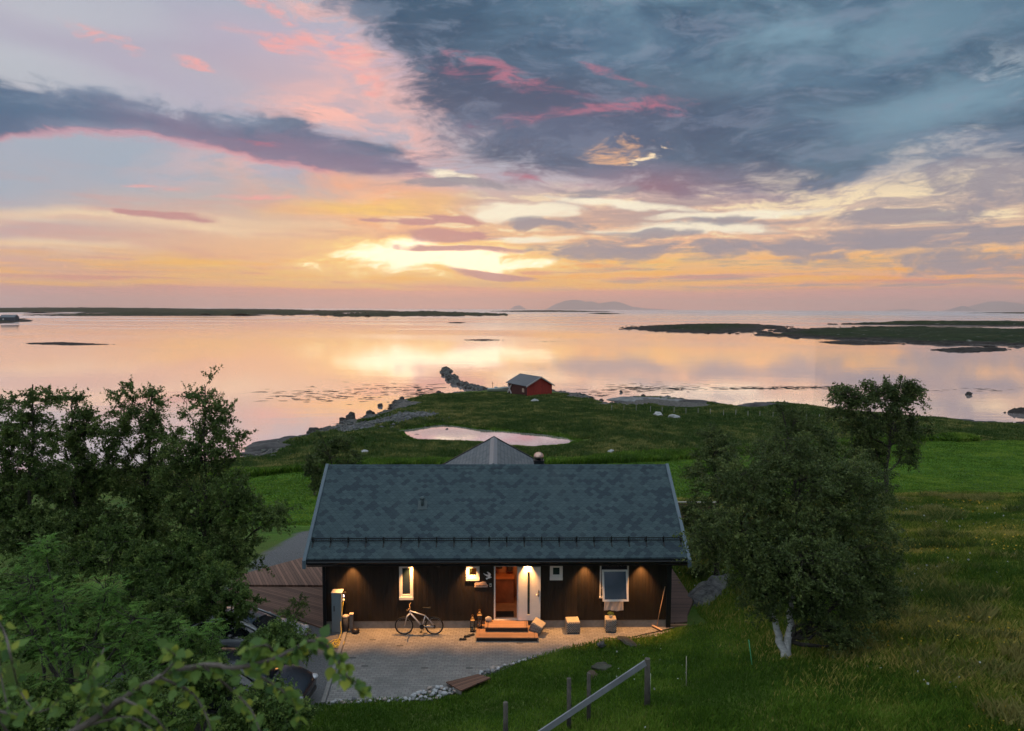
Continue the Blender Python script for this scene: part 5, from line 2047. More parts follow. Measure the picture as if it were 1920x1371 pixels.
# ---------------------------------------------------------------- cars
def car(name, label, loc, rz, body_c, roof_h=1.48, L=4.5, W=1.84, metal=0.3):
    o = thing(name, label, 'car', loc, rz)
    m_b = mat(name + '_paint_%d' % int(body_c[0] * 100), body_c, 0.22, metal, spec=0.6)
    # profile stations along x (front = +x): x, half width at sill, at belt, z bottom, z belt
    ST = [(-L / 2, .62, .66, .42, .78), (-L / 2 + .12, .80, .84, .30, .92), (-L / 2 + .5, .88, .90, .24, .98), (-L * .25, .91, .915, .20, .98), (0, .91, .92, .20, .96), (L * .2, .91, .915, .20, .94), (L * .30, .90, .895, .22, .92),
          (L / 2 - .55, .89, .86, .24, .82), (L / 2 - .18, .82, .76, .28, .72), (L / 2, .60, .56, .36, .60)]
    mb = MB()
    rings = []
    k = W / 1.84
    for x, ws_, wb, zb, zt in ST:
        ws_, wb = ws_ * k, wb * k
        half = [(0, zb), (ws_ * .85, zb), (ws_, zb + .10), (ws_ + .015, (zb + zt) / 2), (wb, zt - .07), (wb * .90, zt), (wb * .5, zt + .035), (0, zt + .045)]
        ring = [(x, y, z) for y, z in half] + [(x, -y, z) for y, z in half[-2:0:-1]]
        rings.append([mb.bm.verts.new(q) for q in ring])
    n = len(rings[0])
    for A, Bq in zip(rings, rings[1:]):
        for i in range(n):
            mb.bm.faces.new((A[i], A[(i + 1) % n], Bq[(i + 1) % n], Bq[i]))
    mb.bm.faces.new(rings[0][::-1])
    mb.bm.faces.new(rings[-1])
    b = mb.build('car_body', m_b, o, smooth=True)
    md = b.modifiers.new('sub', 'SUBSURF')
    md.levels = md.render_levels = 2
    # cabin
    xs = [(-L * .43, .90, .70, .96), (-L * .36, 1.0, .76, 1.30), (-L * .24, 1.0, .64, roof_h - .03), (-.15, 1.0, .62, roof_h), (L * .06, 1.0, .63, roof_h - .04), (L * .12, 1.0, .68, roof_h - .22), (L * .26, .98, .80, .95)]
    G_ = []
    mb = MB()
    rings = []
    base = .93
    cab = [(-L * .43, .80, .97), (-L * .33, .74, roof_h - .16), (-L * .22, .64, roof_h - .02), (-.1, .62, roof_h), (L * .05, .62, roof_h - .04), (L * .13, .66, roof_h - .2), (L * .27, .76, .93)]
    for x, w_, z in cab:
        w_ *= k
        bz = .90
        bw = .86 * k
        ring = [(x, -bw, bz), (x, -w_, max(z - .05, bz + .005)), (x, -w_ * .7, z), (x, 0, z + .015), (x, w_ * .7, z), (x, w_, max(z - .05, bz + .005)), (x, bw, bz)]
        rings.append([mb.bm.verts.new(q) for q in ring])
    for A, Bq in zip(rings, rings[1:]):
        for i in range(len(A) - 1):
            mb.bm.faces.new((A[i], A[i + 1], Bq[i + 1], Bq[i]))
    mb.bm.faces.new(rings[0])
    mb.bm.faces.new(rings[-1][::-1])
    cb = mb.build('car_windows', mat('car_glass', (0.012, 0.015, 0.018), 0.04, spec=1.0), o, smooth=True)
    mb = MB()
    rr = []
    for x, w_, z in cab[1:6]:
        w_ *= k
        ring = [(x, -w_ - .008, z - .07), (x, -w_ * .72, z + .012), (x, 0, z + .03), (x, w_ * .72, z + .012), (x, w_ + .008, z - .07)]
        rr.append([mb.bm.verts.new(q) for q in ring])
    for A, Bq in zip(rr[1:4], rr[2:4]):
        for i in range(4):
            mb.bm.faces.new((A[i], A[i + 1], Bq[i + 1], Bq[i]))
    for s_ in (-1, 1):
        mb.tube([(cab[6][0], s_ * cab[6][1] * k, cab[6][2]), (cab[5][0], s_ * (cab[5][1] + .0) * k, cab[5][2] - .03), (cab[4][0], s_ * cab[4][1] * k, cab[4][2] - .04), (cab[3][0], s_ * cab[3][1] * k, cab[3][2] - .04), (cab[2][0], s_ * cab[2][1] * k, cab[2][2] - .04), (cab[0][0], s_ * cab[0][1] * k, cab[0][2])], .028, 6)
    mb.build('car_roof', m_b, o, smooth=True)
    for sx in (-1, 1):
        for sy_ in (-1, 1):
            cx, cy_ = sx * L * .30, sy_ * (W / 2 - .10)
            mb = MB()
            mb.lathe([(0.24, -0.10), (0.31, -0.105), (0.335, -0.07), (0.335, 0.07), (0.31, 0.105), (0.24, 0.10)], (0, 0, 0), 28)
            t = mb.build('wheel', m_tyre2, o)
            t.location = (cx, cy_, 0.335)
            t.rotation_euler = (PI / 2, 0, 0)
            mb = MB()
            mb.lathe([(0.0, -0.098), (0.23, -0.09), (0.235, -0.08), (0.235, 0.08), (0.23, 0.09), (0.001, 0.098)], (0, 0, 0), 24)
            for q_ in range(5):
                a = q_ * 2 * PI / 5
                for zz in (-0.1, 0.1):
                    mb.box((0.12 * math.cos(a), 0.12 * math.sin(a), zz), (0.2, 0.04, 0.012), rot=Matrix.Rotation(a, 3, 'Z'))
            mb.build('rim', mat('alloy', (0.45, 0.45, 0.46), 0.35, 0.9), t)
    for sy_ in (-1, 1):
        mb = MB()
        mb.blob((L / 2 - .16, sy_ * .60 * k, .63), .16, 2, 1, 0.0, 1, (1.0, 1.1, .42))
        mb.build('headlight', mat('headlight_glass', (0.5, 0.5, 0.52), 0.1, 0.2), o, smooth=True)
        mb = MB()
        mb.blob((L * .17, sy_ * (.98 * k), .98), .10, 2, 1, 0.0, 1, (.8, 1.0, .65))
        mb.build('door_mirror', m_b, o, smooth=True)
    mb = MB()
    mb.box((L / 2 - .02, 0, .40), (.06, .9, .12), bev=.02)
    mb.build('grille', M_black, o)
    return o


m_tyre2 = mottled('car_tyre', (0.02, 0.02, 0.02), 0.2, 20, 0.85)
m_orange = mat('sunset_glint', (1, 0.4, 0.1), 0.5, emit=(1.0, 0.25, 0.05), estr=1.2)  # orange glow standing for the sunset's reflection on the car; unused
car('parked_car', 'pale silver car parked beside the electricity cabinet behind the leaves', (-9.3, 23.4, 0.0), R(3), (0.40, 0.41, 0.44), metal=0.3)
car('parked_car', 'dark car parked nearest the camera beside the paving, behind the leaves', (-8.15, 20.35, 0.0), R(-5), (0.035, 0.04, 0.05), metal=0.5)

# ---------------------------------------------------------------- ramp, stones, fence
a_, b_, c_, d_ = at(838, 1282, 0.10), at(893, 1264, 0.10), at(918, 1271, 0.34), at(867, 1294, 0.30)
rp = thing('wooden_ramp', 'low brown plank ramp between paving and lawn', 'ramp', (0, 0, 0))
pts = [at(836, 1281, 0.06), at(897, 1266, 0.12), at(920, 1273, 0.30), at(864, 1297, 0.28)]
mb = MB()
mb.prism(pts, (0, 0, 0.04))
mb.build('ramp_deck', deck_mat('ramp_boards', (0.15, 0.075, 0.05), -62, 0.13), rp)
mb = MB()
mb.prism([pts[3] + Vector((0, 0, -0.001)), pts[3] + (pts[0] - pts[3]) * 0.45 - Vector((0, 0, .001)), pts[3] + (pts[0] - pts[3]) * 0.45 - Vector((0, 0, 0.3)), pts[3] - Vector((0, 0, 0.36))], (0.03, 0.02, 0))
mb.build('ramp_side', mottled('ramp_grey', (0.22, 0.21, 0.19), 0.2, 8, 0.8), rp)
random.seed(21)
m_st = [mottled('cobble_a', (0.42, 0.42, 0.43), 0.3, 7, 0.75, 0.3), mottled('cobble_b', (0.26, 0.25, 0.25), 0.3, 7, 0.8, 0.3), mottled('cobble_c', (0.38, 0.31, 0.27), 0.3, 7, 0.8, 0.3), mottled('cobble_d', (0.12, 0.12, 0.125), 0.3, 7, 0.8, 0.3)]
spots = []
for i in range(34):      # thin row at the front of the paving
    t = i / 33
    spots.append((at(624 + t * 145, 1316 - 3 * t - random.uniform(-2, 4), 0.03), random.uniform(0.045, 0.10)))
for i in range(120):      # heap
    u, v = random.random(), random.random()
    x = 768 + 96 * u
    y0 = 1309 - 16 * u
    spots.append((at(x, y0 + (v - 0.5) * (8 + 16 * math.sin(PI * min(1, u * 1.1))) - 2, 0.08 + 0.05 * random.random()), random.uniform(0.04, 0.11)))
for i in range(70):      # by the ramp's upper end and along the lawn
    t = random.random() ** 1.3
    x = 898 + t * 110
    y = 1262 - t * 33 + random.uniform(-4, 4) * (1 - t)
    spots.append((at(x, y, 0.08), random.uniform(0.04, 0.10) * (1.1 - t * 0.3)))
smesh = []
for k in range(8):
    mb = MB()
    mb.blob((0, 0, 0), 1.0, 2, k + 3, 0.28, 1.1, (1.0, 0.8, 0.62))
    o = mb.build('edging_stone', m_st[k % 4] if k < 6 else m_st[0], smooth=True)
    smesh.append(o.data)
    bpy.data.objects.remove(o)
placed = []
for i, (p, r) in enumerate(spots):
    if any((p - q_).length < (r + rr_) * 0.62 for q_, rr_ in placed): continue
    placed.append((p, r))
    o = bpy.data.objects.new('edging_stone', random.choice(smesh))
    COL.objects.link(o)
    o.location = (p.x, p.y, max(p.z - 0.02, gz(p.x, p.y) + r * 0.25))
    o.scale = (r, r * random.uniform(.8, 1.1), r)
    o.rotation_euler = (random.uniform(-.3, .3), random.uniform(-.3, .3), random.uniform(0, 6.28))
    tag(o, 'rounded pale stone in the loose edging between paving and lawn', 'stone', 'stones edging the paving')


def rockthing(px, py, z, r, label, sq=(1, .8, .7), mat_=None, seed=1, name='boulder', sink=0.2, group=None, amp=0.3):
    p = at(px, py, z)
    if z is not None and z > SEA + 0.4:
        zz = gz(p.x, p.y)
        p = at(px, py, zz)
        p.z = zz
    mb = MB()
    mb.blob((0, 0, 0), r, 3, seed, amp, 1.3, sq)
    o = mb.build(name, mat_ or m_boul, smooth=False)
    o.location = p + Vector((0, 0, r * sq[2] * (1 - sink) * 0.5))
    o.rotation_euler = (0, 0, seed * 1.3)
    tag(o, label, 'boulder', group)
    return o


def boul_mat():
    def fn(B, p):
        o = B.obj()
        n = B.noise(o, 3.0, 8, 0.7)
        n2 = B.noise(o, 0.8, 4, 0.6)
        c = B.mix(B.lin(n, 0.35, 0.65), (0.03, 0.03, 0.029), (0.17, 0.165, 0.16))
        c = B.mix(B.sstep(n2, 0.5, 0.65) * 0.5, c, (0.14, 0.15, 0.10))
        B.put(p.inputs['Base Color'], c)
        B.put(p.inputs['Normal'], B.bump(n, 0.9, 0.08))
    return mat('lichen_rock', (0.2, 0.2, 0.19), 0.9, fn=fn)


m_boul = boul_mat()
m_wet = mottled('wet_rock', (0.045, 0.038, 0.034), 0.5, 1.5, 0.8, 0.5)
rockthing(1127, 1211, 0.4, 0.15, 'small white topped boulder in the lawn below the plant stool', seed=3)
rockthing(1175, 1203, 0.4, 0.30, 'flat pale rock in the lawn near the broom', (1.4, .7, .2), mat_=mottled('brown_rock', (0.07, 0.068, 0.05), 0.4, 3, 0.9, 0.3), seed=4)
rockthing(1128, 1253, 0.8, 0.28, 'mossy brown rock in the lawn above the fence plank', (1.1, .8, .35), mat_=mottled('brown_rock', (0.07, 0.068, 0.05), 0.4, 3, 0.9, 0.3), seed=5)
rockthing(1110, 1268, 0.8, 0.2, 'low reddish rock between the fence posts', (1.3, .8, .3), mat_=mottled('red_rock', (0.09, 0.06, 0.04), 0.4, 3, 0.9, 0.3), seed=6)
q = at(1325, 1134, 0.1)
mb = MB()
mb.blob((0, 0, 0.0), 1.0, 4, 7, 0.22, 1.6, (0.62, 1.7, 0.36))
o = mb.build('boulder', m_boul, smooth=False)
o.location = q + Vector((0.45, 1.0, -0.08))
o.rotation_euler = (R(14), R(16), R(-38))
tag(o, 'large sloping grey rock between the right terrace and the birch', 'boulder')


def fence_post(px, py_top, py_bot, label, r=0.055, lean=(0, 0), m=None, group='weathered posts on the lawn', zg=1.6):
    for _ in range(8):
        b = at(px, py_bot, zg)
        zg = gz(b.x, b.y)
    t = atY(px + lean[0], py_top, b.y)
    o = MB()
    b.z = zg - 0.15
    t2 = Vector((t.x, t.y, t.z))
    o.cyl(b, t2, r * 1.05, r * 0.92, 9)
    ob = o.build('fence_post', m or m_post)
    tag(ob, label, 'post', group)
    return b, t2, ob


m_post = mottled('weathered_post', (0.10, 0.085, 0.07), 0.4, 9, 0.9, 0.4)
pA = fence_post(1214, 1235, 1325, 'tall weathered post at the top end of the slanting plank', 0.075)
pB = fence_post(1104, 1262, 1352, 'thin dark post second from the top of the slanting plank', 0.05)
pC = fence_post(1067, 1272, 1366, 'weathered post where the slanting plank passes lowest', 0.055)
pD = fence_post(948, 1317, 1400, 'single weathered post left of the slanting plank', 0.06)
# the plank between them, slanting down to the left
zp = pA[1].z - 0.16
e0 = atY(1210, 1243, pA[1].y - 0.09)
e1 = atY(1068, 1338, pC[1].y - 0.08)
e2 = e0 + (e1 - e0) * 1.45
mb = MB()
dv = (e2 - e0).normalized()
up_ = Vector((0, 0, 1))
sd_ = dv.cross(up_).normalized()
u2 = sd_.cross(dv).normalized()
hh, tt = 0.075, 0.018
pts = [e0 + u2 * hh + sd_ * tt, e0 + u2 * hh - sd_ * tt, e0 - u2 * hh - sd_ * tt, e0 - u2 * hh + sd_ * tt]
mb.prism(pts, e2 - e0)
tag(mb.build('fence_plank', mottled('grey_plank', (0.26, 0.26, 0.28), 0.2, 4, 0.7, 0.2)), 'long grey plank slanting down along the lawn posts', 'plank')
for px, a, b, lab, c, ln in [(1287, 1231, 1289, 'thin pale marker stick in the grass right of the tall post', (0.4, 0.36, 0.28), (0, 0)), (1404.5, 1200, 1251, 'thin green marker stick left of the birch trunk', (0.10, 0.42, 0.20), (9, 0)),
                             (1218, 1263, 1315, 'thin pale green stick tied beside the tall post', (0.36, 0.40, 0.25), (2, 0))]:
    if ln[0] == 9:
        q_ = fence_post(1412, a, b, lab, 0.012, (-8, 0), mottled('stick_' + str(px), c, 0.1, 9, 0.6), 'thin marker sticks in the grass')
    else:
        q_ = fence_post(px, a, b, lab, 0.012, ln, mottled('stick_' + str(px), c, 0.1, 9, 0.6), 'thin marker sticks in the grass')
    q_[2].name = 'marker_stick'
    q_[2]['category'] = 'stick'

# railing beyond the right terrace
rl = thing('terrace_railing', 'low timber railing beyond the right end of the house', 'railing', (0, 0, 0))
y_ = 38.5
xa, xb = atY(1235, 944, y_).x, atY(1345, 944, y_).x
zt_ = atY(1290, 941, y_).z
mb = MB()
mb.box2((xa, y_ - 0.07, zt_ - 0.04), (xb, y_ + 0.07, zt_))
mb.build('hand_rail', mottled('rail_pale', (0.40, 0.36, 0.30), 0.2, 5, 0.7), rl)
for k in range(6):
    mb = MB()
    mb.box2((xa, y_ - 0.02, zt_ - 0.22 - k * 0.17), (xb, y_ + 0.01, zt_ - 0.10 - k * 0.17))
    mb.build('railing_board', mottled('rail_brown', (0.16, 0.11, 0.07), 0.3, 5, 0.8), rl)
for x in np.linspace(xa + 0.1, xb - 0.1, 4):
    mb = MB()
    mb.box2((x - 0.05, y_ + 0.011, gz(x, y_) - 0.1), (x + 0.05, y_ + 0.10, zt_ - 0.041))
    mb.build('railing_post', mottled('rail_brown', (0.16, 0.11, 0.07), 0.3, 5, 0.8), rl)

# ---------------------------------------------------------------- boathouse and the shore
b0 = at(988, 744.5, -6.3)
zb_ = gz(b0.x, b0.y)
b0 = at(988, 744.5, zb_)
bl = at(952.5, 737, zb_)          # left end of the long wall
br_ = at(1023, 739, zb_)          # right end of the gable wall
u = (bl - b0)
v = (br_ - b0)
# square the plan on the long wall
Lw = u.length
ud = u.normalized()
vd = Vector((ud.y, -ud.x, 0))
if vd.dot(v) < 0: vd = -vd
Ww = v.dot(vd)
bh = thing('boathouse', 'red boathouse with grey roof and white crossed door at the end of the meadow', 'boathouse', b0, math.atan2(vd.y, vd.x))
# local: x along the gable, y along the long wall
ly = 1 if Vector((-math.sin(bh.rotation_euler.z), math.cos(bh.rotation_euler.z), 0)).dot(ud) > 0 else -1
print('boathouse', Lw, Ww, b0, ly, zb_)
s_ = 1330 / b0.y
he = (744.5 - 723.5) / s_ * 1.02
hr = (744.5 - 714.2) / s_ * 1.02 + 0.6
m_red = deck_mat('red_boards', (0.36, 0.035, 0.022), 0, 0.35, 0.2)
xm = Ww * 0.52
mb = MB()
mb.prism([(0, 0, -0.6), (Ww, 0, -0.6), (Ww, 0, he - 0.1), (xm, 0, hr - 0.15), (0, 0, he)], (0, ly * Lw, 0))
mb.build('boathouse_wall', m_red, bh)
mb = MB()
o_ = 0.35
sl_l = (hr - he) / xm
for (xa_, xb_, z1_, z2_) in ((-o_, xm, he - o_ * sl_l + 0.02, hr), (Ww + o_, xm, he - 0.1 - o_ * (hr - he) / (Ww - xm) + 0.02, hr)):
    mb.prism([(xa_, -ly * o_, z1_ + 0.03), (xb_, -ly * o_, z2_ + 0.03), (xb_, -ly * o_, z2_ + 0.12), (xa_, -ly * o_, z1_ + 0.12)], (0, ly * (Lw + 2 * o_), 0))
build_each(mb, 'boathouse_roof', mottled('roof_sheet', (0.10, 0.105, 0.115), 0.15, 0.6, 0.6, 0.1), bh)
mb = MB()
for (xa_, xb_, z1_, z2_) in ((-o_ - .05, xm, he - o_ * sl_l + 0.0, hr), (Ww + o_ + .05, xm, he - 0.1 - o_ * (hr - he) / (Ww - xm), hr)):
    mb.prism([(xa_, -ly * (o_ + .01), z1_ - 0.12), (xb_, -ly * (o_ + .01), z2_ - 0.12), (xb_, -ly * (o_ + .01), z2_ + 0.15), (xa_, -ly * (o_ + .01), z1_ + 0.15)], (0, -ly * 0.12, 0))
build_each(mb, 'gable_board', mottled('trim_pale', (0.42, 0.36, 0.34), 0.1, 2, 0.7), bh)
mb = MB()
yy0, yy1 = Lw * 0.80 * ly, Lw * 0.99 * ly
for (ya, za, yb_, zb2) in ((yy0, 0.1, yy1, he - 0.4), (yy0, he - 0.4, yy1, 0.1)):
    mb.tube([(-0.10, ya, za), (-0.10, yb_, zb2)], 0.14, 4)
build_each(mb, 'door_brace', mottled('white_trim', (0.55, 0.50, 0.48), 0.1, 2, 0.7), bh)
mb = MB()
mb.box2((-0.05, ly * 1.1, he - 1.5), (-0.001, ly * 1.9, he - 0.7))
mb.build('boathouse_window', mottled('window_pale', (0.45, 0.30, 0.22), 0.2, 3, 0.5), bh)
if ly < 0:
    pass

# small boat on the shore left of the boathouse
def boat(px, py, z, length, rz, label, col_a, col_b):
    p = at(px, py, z)
    o = thing('small_boat', label, 'boat', p, rz)
    mb = MB()
    n = 12
    rings = []
    for i in range(n + 1):
        t = i / n
        x = (t - 0.5) * length
        w = length * 0.16 * (math.sin(PI * min(1, 0.25 + t * 0.75)) ** 0.7 if t < 1 else 0.02)
        w = length * 0.17 * (1 - (max(0, t - 0.35) / 0.65) ** 2.2) + 0.01
        sh = 0.75 + 0.35 * t ** 2
        kz = 0.10 * t ** 3 * 2
        rings.append([mb.bm.verts.new(q_) for q_ in [(x, -w, sh), (x, -w * .85, .4), (x, 0, kz), (x, w * .85, .4), (x, w, sh), (x, w * .86, sh), (x, 0, sh - .12), (x, -w * .86, sh)]])
    m_ = 8
    for A, Bq in zip(rings, rings[1:]):
        for i in range(m_):
            mb.bm.faces.new((A[i], A[(i + 1) % m_], Bq[(i + 1) % m_], Bq[i]))
    mb.bm.faces.new(rings[0][::-1])
    mb.bm.faces.new(rings[-1])
    mb.build('hull', mottled('hull_paint', col_a, 0.1, 2, 0.5), o, smooth=False)
    mb = MB()
    for s2 in (-1, 1):
        pts2 = []
        for i in range(n + 1):
            t = i / n
            w = length * 0.17 * (1 - (max(0, t - 0.35) / 0.65) ** 2.2) + 0.01
            pts2.append(((t - 0.5) * length, s2 * w, 0.77 + 0.35 * t ** 2))
        mb.tube(pts2, 0.06, 6)
    build_each(mb, 'gunwale', mottled('gunwale_paint', col_b, 0.1, 2, 0.5), o)
    mb = MB()
    mb.box((-length * 0.1, 0, 0.95), (length * 0.16, length * 0.16, 0.5), bev=0.08)
    mb.build('cabin', mottled('cabin_paint', (0.5, 0.5, 0.48), 0.1, 2, 0.5), o)
    return o


bz = gz(at(933, 733.5, -6.5).x, at(933, 733.5, -6.5).y)
boat(934, 735.5, bz, 4.6, R(3), 'small pale boat drawn up left of the red boathouse', (0.33, 0.36, 0.34), (0.50, 0.52, 0.48))
p = at(923.5, 733, -6.4)
mb = MB()
mb.cyl(p - Vector((0, 0, 1)), p + Vector((0, 0, 2.0)), 0.06, 0.05, 6)
mb.box(p + Vector((0, 0, 1.7)), (0.5, 0.06, 0.08))
tag(mb.build('mooring_post', m_post), 'thin pole with short crossbar standing by the small boat', 'pole')

# stone breakwater: individual boulders in a curve
random.seed(5)
bw = [(905, 733, 2.2), (890, 729, 2.3), (872, 724.5, 2.3), (858, 719.5, 2.2), (848, 713, 2.0), (841, 706, 1.8), (837, 699, 1.6), (835, 693, 1.3)]
bmesh_src = []
for k in range(9):
    mb = MB()
    mb.blob((0, 0, 0), 1.0, 2, 40 + k, 0.42, 1.4, (1.0, 0.85, 0.75))
    o = mb.build('breakwater_boulder', m_boul if k % 3 else m_wet, smooth=False)
    bmesh_src.append(o.data)
    bpy.data.objects.remove(o)
nbw = 0
for i in range(210):
    t = (i / 209) ** 1.15 * (len(bw) - 1)
    k = min(int(t), len(bw) - 2)
    f = t - k
    px, py, wd = [bw[k][j] * (1 - f) + bw[k + 1][j] * f for j in range(3)]
    p = at(px, py, SEA)
    r = random.uniform(0.28, 0.72)
    h = random.random()
    off = random.gauss(0, 1.0) * wd * 0.45
    tang = Vector((1, -0.2, 0))
    nrm = Vector((0.55, 0.8, 0)) if k < 4 else Vector((1.0, 0.1, 0))
    nrm.normalize()
    o = bpy.data.objects.new('breakwater_boulder', random.choice(bmesh_src))
    COL.objects.link(o)
    o.location = (p.x + nrm.x * off, p.y + nrm.y * off, SEA + 0.0 + max(0, 0.7 * (1 - abs(off) / (wd * 1.3))) * random.uniform(.5, 1.0))
    o.scale = (r, r * random.uniform(.8, 1.2), r * random.uniform(.7, 1.1))
    o.rotation_euler = (random.uniform(-.6, .6), random.uniform(-.6, .6), random.uniform(0, 6.28))
    tag(o, 'dark angular boulder in the curved stone breakwater', 'boulder', 'boulders of the breakwater')
# lone boulders standing on the left shore
for k, (px, py, r, lab) in enumerate([(643, 791, 0.9, 'square dark boulder nearer of the pair at the water edge'), (658, 786, 1.15, 'tallest dark boulder at the water edge left of the pond'), (694, 780, 0.95, 'pointed dark boulder in the water before the gravel beach'),
                                      (685, 784, 0.55, 'small dark boulder left of the pointed one at the water edge'), (712, 762, 0.7, 'dark boulder standing in the water off the gravel beach'), (742, 754.5, 0.45, 'smaller dark stone in the water off the meadow tip'),
                                      (753, 749.5, 0.75, 'round dark stone in the shallow water off the meadow tip'), (822, 737.5, 0.7, 'dark stone in the water just left of the breakwater'), (829, 739, 0.5, 'small dark stone beside the breakwater foot'),
                                      (586, 813, 1.2, 'broad dark boulder at the left shore'), (597, 812, 0.8, 'low dark boulder right of the broad one on the left shore'), (1128, 752.5, 0.6, 'dark stone in the inlet right of the boathouse'), (1206, 744.5, 0.7, 'dark stone off the rocky point'),
                                      (1165, 736, 0.5, 'small stone far out off the rocky point'), (1818, 740.5, 0.9, 'small dark rock alone in the right bay')]):
    zz = SEA + 0.05
    p = at(px, py, zz)
    mb = MB()
    r *= 0.72
    mb.blob((0, 0, 0), r, 3, 60 + k, 0.34, 1.3, (1.0, 0.8, 1.0 if k in (1, 2) else 0.7))
    o = mb.build('shore_boulder', m_wet, smooth=False)
    o.location = p + Vector((0, 0.3, r * 0.35))
    tag(o, lab, 'boulder')
# smooth ledges at the left point
for k, (px, py, sx_, sy2, sz_) in enumerate([(508, 843, 3.6, 1.9, 0.9), (534, 834, 4.2, 1.6, 0.7), (510, 851, 3.8, 1.2, 0.35), (556, 826, 3.4, 1.1, 0.6)]):
    p = at(px, py, SEA)
    mb = MB()
    mb.blob((0, 0, 0), 1.0, 4, 80 + k, 0.25, 1.1, (sx_, sy2, sz_))
    o = mb.build('rock_ledge', mottled('ledge_rock', (0.075, 0.068, 0.066), 0.4, 0.9, 0.85, 0.4), smooth=True)
    o.location = p
    tag(o, ['rounded rock ledge at the tip of the left point', 'long ledge behind the tip of the left point', 'lowest flat ledge at the waterline of the left point', 'ledge joining the left point to the grass'][k], 'rock ledge')
for k, (px, py, sx_, sy2, sz_) in enumerate([(1185, 752, 4, 2.6, 0.6), (1225, 751, 5, 2.6, 0.7), (1262, 754, 4, 2, 0.5), (1440, 764, 7, 3, 0.8), (1475, 766, 5, 2.5, 0.7), (1305, 756, 4, 1.4, 0.5), (1790, 793, 4, 2, 0.6), (1842, 798, 4, 1.5, 0.7)]):
    p = at(px, py, SEA + 0.4)
    mb = MB()
    mb.blob((0, 0, 0), 1.0, 4, 90 + k, 0.35, 1.3, (sx_, sy2, sz_))
    o = mb.build('rock_ledge', mottled('pale_ledge', (0.19, 0.185, 0.18), 0.6, 0.9, 0.9, 0.6) if k < 3 else mottled('ledge_rock', (0.05, 0.046, 0.045), 0.4, 0.9, 0.85, 0.4), smooth=True)
    o.location = p
    tag(o, ['pale lichened outcrop at the left of the rocky point', 'highest pale outcrop of the rocky point', 'right shoulder of the pale rocky point', 'broad dark ledge on the shore behind the birches', 'dark ledge right of the broad one behind the birches', 'low dark ledge between the rocky point and the broad ledge',
             'low dark ledge on the right shore beside the far tree', 'small ledge by the pool on the right shore'][k], 'rock ledge')
for k, (px, py, r, lab) in enumerate([(1234, 780, 0.9, 'white rounded rock in the meadow below the rocky point'), (1264, 784, 0.8, 'second white rock in the meadow right of the rounded one'), (1146, 851, 0.55, 'small white stone in the grass above the house ridge'), (684, 850, 0.5, 'white stone in the meadow beside the small tree'),
                                      (1003, 753, 0.6, 'pale block in the grass below the boathouse'), (1854, 1073, 0.35, 'pale stone in the flowering slope at the right'), (1590, 1350, 0.35, 'flat pale stone at the bottom of the slope')]):
    rockthing(px, py, -5.5 if py < 900 else 0.5, r, lab, (1.2, .8, .55), mottled('white_rock', (0.42, 0.41, 0.40), 0.25, 2, 0.85, 0.3), 110 + k)

# pasture fence posts near the shore
random.seed(8)
for i in range(24):
    px = 1148 + i * 23.2 + (i > 13) * 40 + random.uniform(-2, 2)
    py = 771 + (px - 1148) * 0.048 + random.uniform(-1, 1)
    p = at(px, py, -5.9)
    p = at(px, py, gz(p.x, p.y))
    o = MB()
    o.cyl(p - Vector((0, 0, 0.2)), p + Vector((0, 0, 1.15)), 0.045, 0.04, 6)
    ob = o.build('fence_post', mottled('pale_post', (0.34, 0.32, 0.28), 0.2, 4, 0.8))
    tag(ob, 'thin pale fence post in the row across the shore meadow', 'post', 'fence posts across the shore meadow')

# far boathouse on the left spit
p = at(18, 600.5, SEA + 1.5)
fb = thing('far_boathouse', 'dark waterside building on the spit at the left edge', 'building', p, R(4))
s_ = p.y / 1330
mb = MB()
w_, h_, d_ = 26 * s_, 5.5 * s_, 14 * s_
mb.prism([(-w_ / 2, -d_ / 2, -2), (-w_ / 2, d_ / 2, -2), (-w_ / 2, d_ / 2, h_), (-w_ / 2, 0, h_ * 1.75), (-w_ / 2, -d_ / 2, h_)], (w_, 0, 0))
mb.build('far_wall', mottled('far_wall_paint', (0.05, 0.07, 0.09), 0.2, 0.3, 0.8, 0), fb)
mb = MB()
for s2 in (-1, 1):
    mb.prism([(-w_ / 2 - .4, s2 * (d_ / 2 + .5), h_ * 0.93), (-w_ / 2 - .4, 0, h_ * 1.78), (-w_ / 2 - .4, 0, h_ * 1.86), (-w_ / 2 - .4, s2 * (d_ / 2 + .5), h_ * 1.01)], (w_ + .8, 0, 0))
build_each(mb, 'far_roof', mottled('far_roof_sheet', (0.12, 0.14, 0.16), 0.2, 0.3, 0.6, 0), fb)
mb = MB()
mb.box2((-w_ * .32, -d_ / 2 - .06, h_ * .15), (-w_ * .22, -d_ / 2 - .001, h_ * .55))
mb.build('far_window', M_white, fb)
